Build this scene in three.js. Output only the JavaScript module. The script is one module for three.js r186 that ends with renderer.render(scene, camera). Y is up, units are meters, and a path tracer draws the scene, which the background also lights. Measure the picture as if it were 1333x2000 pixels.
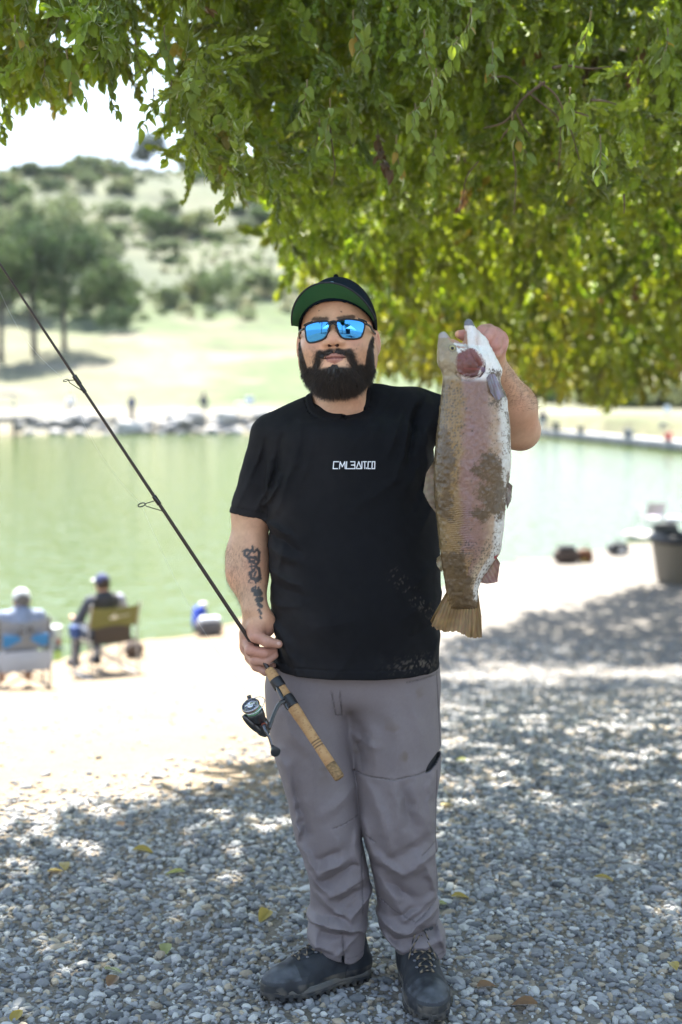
import * as THREE from 'three';
import { mergeGeometries } from 'three/addons/utils/BufferGeometryUtils.js';
import { RoundedBoxGeometry } from 'three/addons/geometries/RoundedBoxGeometry.js';

// ---------------------------------------------------------------- camera, sky, sun, exposure
const scene = new THREE.Scene();
const FPX = 2778, CAM_H = 1.5, PITCH = 5.04 * Math.PI / 180;          // a 50 mm lens, upright, chest high, tipped a little down
const camera = new THREE.PerspectiveCamera(2 * Math.atan(1000 / FPX) * 180 / Math.PI, 1333 / 2000, 0.1, 3000);
camera.position.set(0, CAM_H, 0);
camera.rotation.x = -PITCH;
camera.focus = 3.36;
camera.userData.fStop = 2.3;
scene.add(camera);

const renderer = new THREE.WebGLRenderer({ antialias: true });
renderer.toneMapping = THREE.LinearToneMapping;
renderer.toneMappingExposure = 6.2;
renderer.shadowMap.enabled = true;
renderer.setSize(682, 1024);

const SUN = new THREE.Vector3(-0.2, 1, -0.63).normalize();
const sun = new THREE.DirectionalLight(new THREE.Color().setRGB(1, 0.95, 0.86), 4.9);
sun.name = 'sun';
sun.position.copy(SUN).multiplyScalar(120);
sun.castShadow = true;
sun.shadow.mapSize.set(4096, 4096);
Object.assign(sun.shadow.camera, { left: -40, right: 40, top: 40, bottom: -40, near: 1, far: 400 });
scene.add(sun, sun.target);

{ // clear sky with a bright milky horizon, brighter round the sun
  const W = 512, H = 256, d = new Float32Array(W * H * 4), v = new THREE.Vector3();
  for (let r = 0; r < H; r++) for (let c = 0; c < W; c++) {
    const e = ((r + 0.5) / H - 0.5) * Math.PI, a = ((c + 0.5) / W - 0.5) * 2 * Math.PI;
    v.set(Math.cos(e) * Math.cos(a), Math.sin(e), Math.cos(e) * Math.sin(a));
    const up = Math.max(0, v.y), t = Math.pow(1 - up, 2.6), g = Math.max(0, v.dot(SUN));
    const halo = 0.35 * Math.pow(g, 24) + 0.12 * Math.pow(g, 5);
    const o = (r * W + c) * 4;
    d[o] = 0.16 + 0.2 * t + halo; d[o + 1] = 0.232 + 0.175 * t + halo; d[o + 2] = 0.37 + 0.1 * t + halo * 0.95; d[o + 3] = 1;
    if (v.y < 0) { d[o] *= 0.6; d[o + 1] *= 0.58; d[o + 2] *= 0.5; }
  }
  const t = new THREE.DataTexture(d, W, H, THREE.RGBAFormat, THREE.FloatType);
  t.mapping = THREE.EquirectangularReflectionMapping; t.magFilter = t.minFilter = THREE.LinearFilter; t.needsUpdate = true;
  scene.background = t; scene.environment = t;
}
scene.fog = new THREE.FogExp2(new THREE.Color(0.92, 0.97, 1.0), 0.00007);

// ---------------------------------------------------------------- helpers
const V = (x, y, z) => new THREE.Vector3(x, y, z);
const clamp = (x, a = 0, b = 1) => Math.min(b, Math.max(a, x));
const lerp = (a, b, t) => a + (b - a) * t;
const sstep = (a, b, x) => { const t = clamp((x - a) / (b - a)); return t * t * (3 - 2 * t); };
function rng(seed) { let s = seed | 0; return () => { s = (s + 0x6d2b79f5) | 0; let t = Math.imul(s ^ (s >>> 15), 1 | s); t = (t + Math.imul(t ^ (t >>> 7), 61 | t)) ^ t; return ((t ^ (t >>> 14)) >>> 0) / 4294967296; }; }
const hash3 = (x, y, z) => { let h = Math.imul(x, 374761393) + Math.imul(y, 668265263) + Math.imul(z, 2147483647 ^ 0x5bd1e995); h = Math.imul(h ^ (h >>> 13), 1274126177); return ((h ^ (h >>> 16)) >>> 0) / 4294967296; };
function noise(x, y = 0, z = 0) {                                      // value noise in -1..1
  const X = Math.floor(x), Y = Math.floor(y), Z = Math.floor(z); let u = x - X, v = y - Y, w = z - Z;
  u = u * u * (3 - 2 * u); v = v * v * (3 - 2 * v); w = w * w * (3 - 2 * w);
  const L = (a, b, t) => a + (b - a) * t, h = hash3;
  return 2 * L(L(L(h(X, Y, Z), h(X + 1, Y, Z), u), L(h(X, Y + 1, Z), h(X + 1, Y + 1, Z), u), v), L(L(h(X, Y, Z + 1), h(X + 1, Y, Z + 1), u), L(h(X, Y + 1, Z + 1), h(X + 1, Y + 1, Z + 1), u), v), w) - 1;
}
const fbm = (x, y, z, n = 4) => { let s = 0, a = 0.5; for (let i = 0; i < n; i++) { s += a * noise(x, y, z); x = x * 2.03 + 7.1; y = y * 2.03 + 3.7; z = z * 2.03 + 1.9; a *= 0.5; } return s; };

// a point of the place, given as a sight line and a distance ahead; used to measure the place out
function P(px, py, D) {
  const a = Math.atan((1000 - py) / FPX) - PITCH, y = CAM_H + D * Math.tan(a);
  const c = D * Math.cos(PITCH) - (y - CAM_H) * Math.sin(PITCH);
  return V((px - 666.5) / FPX * c, y, -D);
}
// drawing-board coordinates of a point on an upright board that stands D ahead (straight along z)
function Q(x, y, D) {
  const a = Math.atan((y - CAM_H) / D) + PITCH;
  const c = D * Math.cos(PITCH) - (y - CAM_H) * Math.sin(PITCH);
  return [666.5 + x * FPX / c, 1000 - FPX * Math.tan(a)];
}
const used = new Map();
function numbered(name) { const n = used.get(name) ?? 0; used.set(name, n + 1); return n ? `${name}_${String(n).padStart(3, '0')}` : name; }
function shadows(o) { o.traverse((m) => { if (m.isMesh) { m.castShadow = true; m.receiveShadow = true; } }); return o; }
function tag(o, label, category, group, kind) {
  if (label) o.userData.label = label;
  if (category) o.userData.category = category;
  if (group) o.userData.group = group;
  if (kind) o.userData.kind = kind;
  return o;
}
function thing(name, label, category, pos = [0, 0, 0], turn = 0, group) {
  const o = new THREE.Group(); o.name = numbered(name); scene.add(o);
  o.position.set(...pos); o.rotation.y = turn;
  return tag(o, label, category, group);
}
function part(parent, name, geo, mat) {
  const m = new THREE.Mesh(Array.isArray(geo) ? merge(geo) : geo, mat); m.name = name; m.castShadow = m.receiveShadow = true;
  parent.add(m); return m;
}
function solo(name, geo, mat, label, category, group) {
  const m = new THREE.Mesh(Array.isArray(geo) ? merge(geo) : geo, mat); m.name = numbered(name); m.castShadow = m.receiveShadow = true;
  scene.add(m); return tag(m, label, category, group);
}
function struct(name, geo, mat) { return tag(solo(name, geo, mat), null, null, null, 'structure'); }
function copy(o, pos, turn = 0, label, scale) {
  const c = o.clone(); c.name = numbered(o.name.replace(/_\d{3}$/, '')); scene.add(c); c.position.set(...pos); c.rotation.y = turn;
  if (label) c.userData.label = label;
  if (scale) c.scale.setScalar(scale);
  return c;
}
function merge(list) {
  const flat = list.map((g) => { let q = g.index ? g.toNonIndexed() : g; if (!q.attributes.normal) q.computeVertexNormals(); const r = new THREE.BufferGeometry(); r.setAttribute('position', q.attributes.position); r.setAttribute('normal', q.attributes.normal); if (list.every((a) => a.attributes.color)) r.setAttribute('color', q.attributes.color); if (list.every((a) => a.attributes.uv)) r.setAttribute('uv', q.attributes.uv); return r; });
  return mergeGeometries(flat);
}
const std = (rgb, roughness = 0.7, extra = {}) => new THREE.MeshStandardMaterial({ color: new THREE.Color().setRGB(...rgb), roughness, ...extra });
const vcol = (roughness = 0.7, extra = {}) => new THREE.MeshStandardMaterial({ vertexColors: true, roughness, ...extra });
function geoFrom(pos, idx, col, nor, uv) {
  const g = new THREE.BufferGeometry();
  g.setAttribute('position', new THREE.BufferAttribute(pos instanceof Float32Array ? pos : new Float32Array(pos), 3));
  if (idx) g.setIndex(new THREE.BufferAttribute(idx instanceof Uint32Array ? idx : new Uint32Array(idx), 1));
  if (col) g.setAttribute('color', new THREE.BufferAttribute(col instanceof Float32Array ? col : new Float32Array(col), 3));
  if (uv) g.setAttribute('uv', new THREE.BufferAttribute(uv instanceof Float32Array ? uv : new Float32Array(uv), 2));
  if (nor) g.setAttribute('normal', new THREE.BufferAttribute(nor instanceof Float32Array ? nor : new Float32Array(nor), 3)); else g.computeVertexNormals();
  return g;
}
// a tapering tube through points with radii
function tube(pts, radii, sides = 8, caps = true) {
  const n = pts.length, pos = [], idx = [], T = [], N = V(0, 0, 0), B = V(0, 0, 0);
  for (let i = 0; i < n; i++) T.push(pts[Math.min(n - 1, i + 1)].clone().sub(pts[Math.max(0, i - 1)]).normalize());
  let ref = Math.abs(T[0].y) < 0.9 ? V(0, 1, 0) : V(1, 0, 0);
  for (let i = 0; i < n; i++) {
    N.copy(ref).addScaledVector(T[i], -ref.dot(T[i])).normalize(); ref = N.clone(); B.crossVectors(T[i], N);
    const r = Array.isArray(radii) ? radii[i] : radii;
    for (let k = 0; k < sides; k++) { const a = k / sides * 2 * Math.PI, c = Math.cos(a) * r, s = Math.sin(a) * r; pos.push(pts[i].x + N.x * c + B.x * s, pts[i].y + N.y * c + B.y * s, pts[i].z + N.z * c + B.z * s); }
  }
  for (let i = 0; i < n - 1; i++) for (let k = 0; k < sides; k++) { const a = i * sides + k, b = i * sides + (k + 1) % sides; idx.push(a, b, a + sides, b, b + sides, a + sides); }
  if (caps) for (const e of [0, n - 1]) { const c = pos.length / 3; pos.push(pts[e].x, pts[e].y, pts[e].z); for (let k = 0; k < sides; k++) { const a = e * sides + k, b = e * sides + (k + 1) % sides; if (e) idx.push(a, b, c); else idx.push(b, a, c); } }
  return geoFrom(pos, idx);
}
const smoothPts = (pts, n = 16) => new THREE.CatmullRomCurve3(pts).getPoints(n);
function box(w, h, d, x = 0, y = 0, z = 0, rx = 0, ry = 0, rz = 0, r = 0) {
  const g = r ? new RoundedBoxGeometry(w, h, d, 2, r) : new THREE.BoxGeometry(w, h, d);
  g.applyMatrix4(new THREE.Matrix4().compose(V(x, y, z), new THREE.Quaternion().setFromEuler(new THREE.Euler(rx, ry, rz)), V(1, 1, 1)));
  return g;
}

// ---------------------------------------------------------------- distance fields and a surface-net mesher
const smin = (a, b, k) => { const h = Math.max(0, k - Math.abs(a - b)) / k; return Math.min(a, b) - h * h * k * 0.25; };
const smax = (a, b, k) => -smin(-a, -b, k);
function cone(a, b, ra, rb) {                                          // distance to a tapered capsule
  const dx = b.x - a.x, dy = b.y - a.y, dz = b.z - a.z, q = 1 / (dx * dx + dy * dy + dz * dz + 1e-12);
  return (x, y, z) => { const px = x - a.x, py = y - a.y, pz = z - a.z, t = clamp((px * dx + py * dy + pz * dz) * q); const ex = px - dx * t, ey = py - dy * t, ez = pz - dz * t; return Math.sqrt(ex * ex + ey * ey + ez * ez) - (ra + (rb - ra) * t); };
}
function ellip(c, rx, ry, rz) {
  return (x, y, z) => { x -= c.x; y -= c.y; z -= c.z; const k0 = Math.hypot(x / rx, y / ry, z / rz), k1 = Math.hypot(x / (rx * rx), y / (ry * ry), z / (rz * rz)); return k1 < 1e-6 ? -Math.min(rx, ry, rz) : k0 * (k0 - 1) / k1; };
}
const ell2 = (x, y, a, b) => { const k0 = Math.hypot(x / a, y / b), k1 = Math.hypot(x / (a * a), y / (b * b)); return k1 < 1e-6 ? -Math.min(a, b) : k0 * (k0 - 1) / k1; };
const blend = (list, k) => (x, y, z) => { let d = list[0](x, y, z); for (let i = 1; i < list.length; i++) d = smin(d, list[i](x, y, z), k); return d; };
function seg2(x, y, ax, ay, bx, by) { const dx = bx - ax, dy = by - ay, t = clamp(((x - ax) * dx + (y - ay) * dy) / (dx * dx + dy * dy)); return Math.hypot(x - ax - dx * t, y - ay - dy * t); }
// piecewise smooth table lookup: rows [key, v1, v2, ...]
function table(rows) {
  return (k, c) => {
    if (k <= rows[0][0]) return rows[0][c]; const n = rows.length - 1; if (k >= rows[n][0]) return rows[n][c];
    let i = 0; while (rows[i + 1][0] < k) i++;
    const t = (k - rows[i][0]) / (rows[i + 1][0] - rows[i][0]), p0 = rows[Math.max(0, i - 1)][c], p1 = rows[i][c], p2 = rows[i + 1][c], p3 = rows[Math.min(n, i + 2)][c];
    return p1 + 0.5 * t * (p2 - p0 + t * (2 * p0 - 5 * p1 + 4 * p2 - p3 + t * (3 * (p1 - p2) + p3 - p0)));
  };
}
// mesh of f = 0 inside the box lo..hi with cells of size h; color(x, y, z, nx, ny, nz) -> [r, g, b]
function mesh(f, lo, hi, h, color, { slack = 1.6, steps = 2 } = {}) {
  const nx = Math.ceil((hi.x - lo.x) / h) + 1, ny = Math.ceil((hi.y - lo.y) / h) + 1, nz = Math.ceil((hi.z - lo.z) / h) + 1, B = 6;
  const val = new Float32Array(nx * ny * nz), at = (i, j, k) => (k * ny + j) * nx + i;
  for (let k0 = 0; k0 < nz; k0 += B) for (let j0 = 0; j0 < ny; j0 += B) for (let i0 = 0; i0 < nx; i0 += B) {
    const d = f(lo.x + (i0 + B / 2) * h, lo.y + (j0 + B / 2) * h, lo.z + (k0 + B / 2) * h), far = Math.abs(d) > B * h * 0.87 * slack + h;
    for (let k = k0; k < Math.min(nz, k0 + B); k++) for (let j = j0; j < Math.min(ny, j0 + B); j++) for (let i = i0; i < Math.min(nx, i0 + B); i++) val[at(i, j, k)] = far ? d : f(lo.x + i * h, lo.y + j * h, lo.z + k * h);
  }
  const vid = new Int32Array(nx * ny * nz).fill(-1), pos = [], idx = [];
  for (let k = 0; k < nz - 1; k++) for (let j = 0; j < ny - 1; j++) for (let i = 0; i < nx - 1; i++) {
    let m = 0; for (let c = 0; c < 8; c++) if (val[at(i + (c & 1), j + ((c >> 1) & 1), k + (c >> 2))] < 0) m |= 1 << c;
    if (m === 0 || m === 255) continue;
    let sx = 0, sy = 0, sz = 0, n = 0;
    for (let c = 0; c < 8; c++) for (const b of [1, 2, 4]) { if (c & b) continue; const e = c | b; if (((m >> c) & 1) === ((m >> e) & 1)) continue;
      const va = val[at(i + (c & 1), j + ((c >> 1) & 1), k + (c >> 2))], vb = val[at(i + (e & 1), j + ((e >> 1) & 1), k + (e >> 2))], t = va / (va - vb);
      sx += (c & 1) + (b === 1 ? t : 0); sy += ((c >> 1) & 1) + (b === 2 ? t : 0); sz += (c >> 2) + (b === 4 ? t : 0); n++; }
    vid[at(i, j, k)] = pos.length / 3; pos.push(lo.x + (i + sx / n) * h, lo.y + (j + sy / n) * h, lo.z + (k + sz / n) * h);
  }
  for (let k = 1; k < nz - 1; k++) for (let j = 1; j < ny - 1; j++) for (let i = 1; i < nx - 1; i++) {
    const s = val[at(i, j, k)] < 0;
    const quad = (a, b, c, d, flip) => { if (a < 0 || b < 0 || c < 0 || d < 0) return; if (flip) idx.push(a, c, b, a, d, c); else idx.push(a, b, c, a, c, d); };
    if (s !== val[at(i + 1, j, k)] < 0) quad(vid[at(i, j - 1, k - 1)], vid[at(i, j, k - 1)], vid[at(i, j, k)], vid[at(i, j - 1, k)], !s);
    if (s !== val[at(i, j + 1, k)] < 0) quad(vid[at(i - 1, j, k - 1)], vid[at(i - 1, j, k)], vid[at(i, j, k)], vid[at(i, j, k - 1)], !s);
    if (s !== val[at(i, j, k + 1)] < 0) quad(vid[at(i - 1, j - 1, k)], vid[at(i, j - 1, k)], vid[at(i, j, k)], vid[at(i - 1, j, k)], !s);
  }
  const n = pos.length / 3, nor = new Float32Array(n * 3), col = color && new Float32Array(n * 3), e = h * 0.35;
  for (let v = 0; v < n; v++) {
    let x = pos[v * 3], y = pos[v * 3 + 1], z = pos[v * 3 + 2], gx = 0, gy = 1, gz = 0;
    for (let s = 0; s <= steps; s++) {
      gx = f(x + e, y, z) - f(x - e, y, z); gy = f(x, y + e, z) - f(x, y - e, z); gz = f(x, y, z + e) - f(x, y, z - e);
      const l = Math.hypot(gx, gy, gz) || 1; gx /= l; gy /= l; gz /= l;
      if (s < steps) { const d = clamp(f(x, y, z) / Math.max(0.4, l / (2 * e)), -h * 0.5, h * 0.5); x -= gx * d; y -= gy * d; z -= gz * d; }
    }
    pos[v * 3] = x; pos[v * 3 + 1] = y; pos[v * 3 + 2] = z; nor[v * 3] = gx; nor[v * 3 + 1] = gy; nor[v * 3 + 2] = gz;
    if (color) { const c = color(x, y, z, gx, gy, gz); col[v * 3] = c[0]; col[v * 3 + 1] = c[1]; col[v * 3 + 2] = c[2]; }
  }
  return geoFrom(pos, idx, col, nor);
}
const mixc = (a, b, t) => [lerp(a[0], b[0], t), lerp(a[1], b[1], t), lerp(a[2], b[2], t)];
// tileable grain textures
function grainTexture(size, fn, srgb) {
  const d = new Uint8Array(size * size * 4);
  for (let y = 0; y < size; y++) for (let x = 0; x < size; x++) { const c = fn(x / size, y / size), o = (y * size + x) * 4; for (let i = 0; i < 3; i++) d[o + i] = clamp((Array.isArray(c) ? c[i] : c) * 255, 0, 255); d[o + 3] = 255; }
  const t = new THREE.DataTexture(d, size, size); t.wrapS = t.wrapT = THREE.RepeatWrapping; t.magFilter = THREE.LinearFilter; t.needsUpdate = true; if (srgb) t.colorSpace = THREE.SRGBColorSpace; return t;
}
const tileNoise = (u, v, n, s = 0) => { // noise that repeats after one tile of n cells
  const x = u * n, y = v * n, X = Math.floor(x), Y = Math.floor(y); let a = x - X, b = y - Y; a = a * a * (3 - 2 * a); b = b * b * (3 - 2 * b); const h = (i, j) => hash3(((X + i) % n + n) % n, ((Y + j) % n + n) % n, 17 + s);
  return lerp(lerp(h(0, 0), h(1, 0), a), lerp(h(0, 1), h(1, 1), a), b);
};
// ---------------------------------------------------------------- ground, lake, far hillside
const WATER = -2.0;
const baseTab = table([[-80, 0], [3, 0], [5, -0.015], [6.5, -0.17], [8, -0.4], [12, -1.1], [15, -1.6], [17, -1.84], [20, -1.93], [40, -1.97], [120, -1.97]]);
const shoreS = (x, D) => 0.81 * (x + 2.5) - 0.58 * (D - 21.2) + 0.35 * noise(x * 0.7, D * 0.7, 3) + 0.12 * noise(x * 2.3, D * 2.3, 5);
function beachH(x, D) {
  const s = shoreS(x, D), h = baseTab(D, 1);
  const y = s > 0 ? lerp(WATER - 0.02, h, sstep(0, 4, s)) : WATER - 0.02 + Math.max(s * 0.16, -2.5);
  return y + (s > 0 ? 0.02 * noise(x * 0.8, D * 0.8, 1) * sstep(4, 7, D) : 0) + 0.006 * noise(x * 5, D * 5, 2);
}
const farShore = (x) => (x < 13 ? 104 + 1.2 * noise(x * 0.15, 0, 9) : x < 19 ? lerp(104, 75, (x - 13) / 6) : 75 - (x - 19) * 1.1);
const hillTab = table([[0, 0], [112, 0], [122, 1.0], [150, 6.2], [182, 12], [230, 24], [290, 42], [330, 50], [380, 52], [480, 48], [900, 40], [2500, 30]]);
function hillH(x, D) {
  const d = D - farShore(x);
  const bank = d < 0 ? -2.05 + Math.max(d * 0.25, -2) : lerp(-2.05, -0.55, sstep(0, 3.5, d)) + 0.4 * sstep(4, 14, d);
  const side = lerp(1, 0.27, sstep(-0.01, 0.11, x / Math.max(D, 60))) * lerp(1, 0.95, sstep(-60, -140, x));
  const ripple = D > 118 ? (1.6 * fbm(x * 0.02, D * 0.02, 4) + 0.5 * noise(x * 0.09, D * 0.09, 2)) * sstep(118, 190, D) : 0;
  return bank + hillTab(Math.max(D, 0), 1) * side + ripple * 1.5;
}
const groundAt = (x, D) => beachH(x, D);
// where a sight line meets a height field
function meet(px, py, field, from = 2, to = 500) { let a = from; for (let D = from; D < to; D *= 1.004) { const p = P(px, py, D); if (p.y <= field(p.x, D)) { a = D; break; } } const p = P(px, py, a); p.y = field(p.x, a); return p; }

function sheet(rows, cols, xOf, hOf, colOf, uvScale = 1) {
  const pos = [], idx = [], col = [], uv = [];
  rows.forEach((D) => { for (let c = 0; c <= cols; c++) { const x = xOf(c / cols * 2 - 1, D), y = hOf(x, D); pos.push(x, y, -D); col.push(...colOf(x, D, y)); uv.push(x * uvScale, D * uvScale); } });
  for (let r = 0; r < rows.length - 1; r++) for (let c = 0; c < cols; c++) { const a = r * (cols + 1) + c, b = a + cols + 1; idx.push(a, a + 1, b, a + 1, b + 1, b); }
  return geoFrom(pos, idx, col, null, uv);
}
const SAND = [0.225, 0.166, 0.103], GREY = [0.17, 0.165, 0.16];
// share of grey gravel over tan sand
const gravelShare = (x, D) => clamp(0.72 - lerp(0.34, 0.13, sstep(-0.1, 0.5, x)) * Math.max(0, D - 4.5) * (1 - 0.9 * sstep(-0.1, 1.0, x - 0.06 * Math.max(0, D - 10))) + 0.6 * fbm(x * 0.9, D * 0.9, 6, 3) + lerp(0.2, 0.42, sstep(4, 8, D)) * clamp(x + 0.25, -1.2, 1.6));
{
  const rows = []; for (let D = -60; D < 0; D += 4) rows.push(D); for (let D = 0; D < 12; D += 0.1) rows.push(D); for (let D = 12; D < 42; D += 0.3) rows.push(D);
  const tile = grainTexture(512, (u, v) => { // fine grit between the stones
    const a = tileNoise(u, v, 128), b = tileNoise(u, v, 220, 3), c = tileNoise(u, v, 16, 5), k = 0.62 + 0.30 * a + 0.22 * (b - 0.5) + 0.12 * (c - 0.5);
    return [k, k * 0.995, k * 0.985];
  });
  const bump = grainTexture(512, (u, v) => 0.55 * Math.pow(tileNoise(u, v, 90, 8), 1.5) + 0.3 * tileNoise(u, v, 200, 9) + 0.15 * tileNoise(u, v, 30, 2));
  tile.repeat.set(1.1, 1.1); bump.repeat.set(1.1, 1.1);
  const g = sheet(rows, 260, (s, D) => Math.sign(s) * Math.pow(Math.abs(s), 1.5) * (14 + 0.8 * Math.max(0, D)) + (D > 12 ? 0 : 0), beachH, (x, D) => {
    const k = gravelShare(x, D) * 0.75, c = mixc(SAND, GREY, k), wet = sstep(0.9, 0.0, shoreS(x, D));
    const n = 1 + 0.18 * fbm(x * 1.7, D * 1.7, 3, 3);
    return mixc(c, [0.17, 0.13, 0.085], 0.6 * wet).map((v) => v * n);
  });
  struct('ground', g, new THREE.MeshStandardMaterial({ vertexColors: true, map: tile, bumpMap: bump, bumpScale: 0.008, roughness: 0.95 }));
}
{ // the lake
  const waves = grainTexture(512, (u, v) => 0.5 + 0.35 * (tileNoise(u, v, 10) - 0.5) + 0.4 * (tileNoise(u, v * 1, 26, 4) - 0.5) + 0.22 * (tileNoise(u, v, 60, 7) - 0.5));
  waves.repeat.set(1 / 7, 1 / 4.5);
  const g = new THREE.PlaneGeometry(700, 125, 1, 1); g.rotateX(-Math.PI / 2);
  const uv = g.attributes.uv; for (let i = 0; i < uv.count; i++) uv.setXY(i, g.attributes.position.getX(i), g.attributes.position.getZ(i));
  g.translate(0, WATER, -57);
  const m = new THREE.MeshPhysicalMaterial({ color: new THREE.Color().setRGB(0.052, 0.074, 0.016), roughness: 0.13, ior: 1.26, specularIntensity: 0.7, bumpMap: waves, bumpScale: 0.034 });
  struct('lake_water', g, m);
}
const meadowC = [0.225, 0.225, 0.115], dryC = [0.28, 0.25, 0.165], greenC = [0.12, 0.18, 0.05], scrubC = [0.125, 0.15, 0.07];
{
  const rows = []; let D = 52; while (D < 2400) { rows.push(D); D += D < 100 ? 1.5 : D < 200 ? 1.6 : D < 420 ? 4 : D * 0.08; }
  const g = sheet(rows, 220, (s, D) => Math.sign(s) * Math.pow(Math.abs(s), 1.4) * (60 + 0.9 * D), hillH, (x, D) => {
    const d = D - farShore(x); if (d < 1) return [0.2, 0.17, 0.11];
    const n1 = fbm(x * 0.035, D * 0.035, 2), n2 = fbm(x * 0.13, D * 0.13, 5, 3), n3 = fbm(x * 0.5, D * 0.5, 8, 3);
    let c = mixc(meadowC, greenC, sstep(0.02, 0.4, n1 + 0.4 * n2));
    c = mixc(c, dryC, sstep(0.02, 0.35, n2 - 0.4 * n1));
    c = mixc(c, mixc(scrubC, [0.10, 0.13, 0.06], sstep(-0.2, 0.3, n2)), sstep(170, 200, D + 22 * n2) * (0.72 + 0.28 * sstep(-0.1, 0.3, n1 + n2)));
    if (x > 8) c = mixc(c, [0.15, 0.22, 0.055], sstep(8, 16, x) * sstep(2, 5, d) * (1 - sstep(18, 26, d)) * (0.6 + n2));
    const path = Math.exp(-Math.pow((d - 7 - 3 * sstep(13, 20, x) * 4) / 2.8, 2)); c = mixc(c, [0.48, 0.42, 0.34], path * 0.95);
    c = mixc(c, [0.5, 0.47, 0.42], (1 - sstep(1.5, 4, d)) * (x < 13 ? 0.7 : 0));
    return c.map((v) => 0.42 * v * (1 + 0.45 * n3 + 0.35 * fbm(x * 1.6, D * 1.6, 3, 2)));
  });
  const fuzz = grainTexture(256, (u, v) => { const k = 0.72 + 0.35 * tileNoise(u, v, 64) + 0.2 * (tileNoise(u, v, 20, 2) - 0.5); return [k, k, k * 0.97]; });
  fuzz.repeat.set(1 / 9, 1 / 9);
  struct('hillside', g, new THREE.MeshStandardMaterial({ vertexColors: true, map: fuzz, roughness: 1 }));
}
// ---------------------------------------------------------------- leaves
const barkMat = vcol(0.95);
const leafMat = new THREE.MeshPhysicalMaterial({ color: new THREE.Color().setRGB(1, 1, 1), roughness: 0.82, transmission: 0.6, thickness: 0, side: THREE.DoubleSide, specularIntensity: 1 });
const farLeafMat = new THREE.MeshPhysicalMaterial({ vertexColors: true, roughness: 0.9, transmission: 0.35, thickness: 0, side: THREE.DoubleSide, specularIntensity: 0.3 });
function leafGeo(L, W, cup, bend) { // an oval leaf, folded a little along its rib and bent down towards the tip
  const pos = [], idx = [], n = 4;
  for (let i = 0; i <= n; i++) { const t = i / n, w = W * 0.5 * Math.pow(Math.sin(Math.PI * Math.pow(clamp(t * 0.96 + 0.02), 0.8)), 0.75), y = -bend * t * t * L; pos.push(-w, y + cup * w, t * L, 0, y, t * L, w, y + cup * w, t * L); }
  for (let i = 0; i < n; i++) for (const k of [0, 1]) { const a = i * 3 + k; idx.push(a, a + 3, a + 1, a + 1, a + 3, a + 4); }
  return geoFrom(pos, idx);
}
function sprigGeo(seed, nLeaf, len, L0) { // a hanging twig with leaves round it
  const R = rng(seed), parts = [], pts = [];
  for (let i = 0; i <= 4; i++) { const t = i / 4; pts.push(V(0.18 * len * t * t * (R() - 0.3), -len * t, 0.2 * len * t * (R() - 0.5))); }
  parts.push(tube(pts, [0.0022, 0.002, 0.0016, 0.0012, 0.0008], 4, false));
  for (let i = 0; i < nLeaf; i++) {
    const t = 0.12 + 0.88 * (i + R() * 0.6) / nLeaf, k = Math.min(3, Math.floor(t * 4)), p = pts[k].clone().lerp(pts[k + 1], t * 4 - k);
    const L = L0 * (0.7 + 0.6 * R()), g = leafGeo(L, L * (0.58 + 0.16 * R()), 0.15 + 0.5 * R(), 0.1 + 0.4 * R());
    const q = new THREE.Quaternion().setFromEuler(new THREE.Euler(0.5 + 0.8 * R(), i * 2.4 + R(), (R() - 0.5) * 1.4, 'YXZ'));
    g.applyMatrix4(new THREE.Matrix4().compose(p, q, V(1, 1, 1))); parts.push(g);
  }
  return merge(parts);
}
// ---------------------------------------------------------------- the big oak over the shore
const canopyLow = table([[-900, 330], [-300, 300], [0, 195], [60, 215], [100, 225], [150, 235], [185, 265], [212, 250], [236, 140], [290, 100], [322, 130], [352, 290], [400, 345], [440, 375], [500, 410], [545, 460], [560, 540], [600, 580], [680, 640], [760, 720], [850, 745], [950, 765], [1050, 780], [1150, 765], [1250, 755], [1333, 735], [1600, 720], [2400, 700]]);
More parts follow.
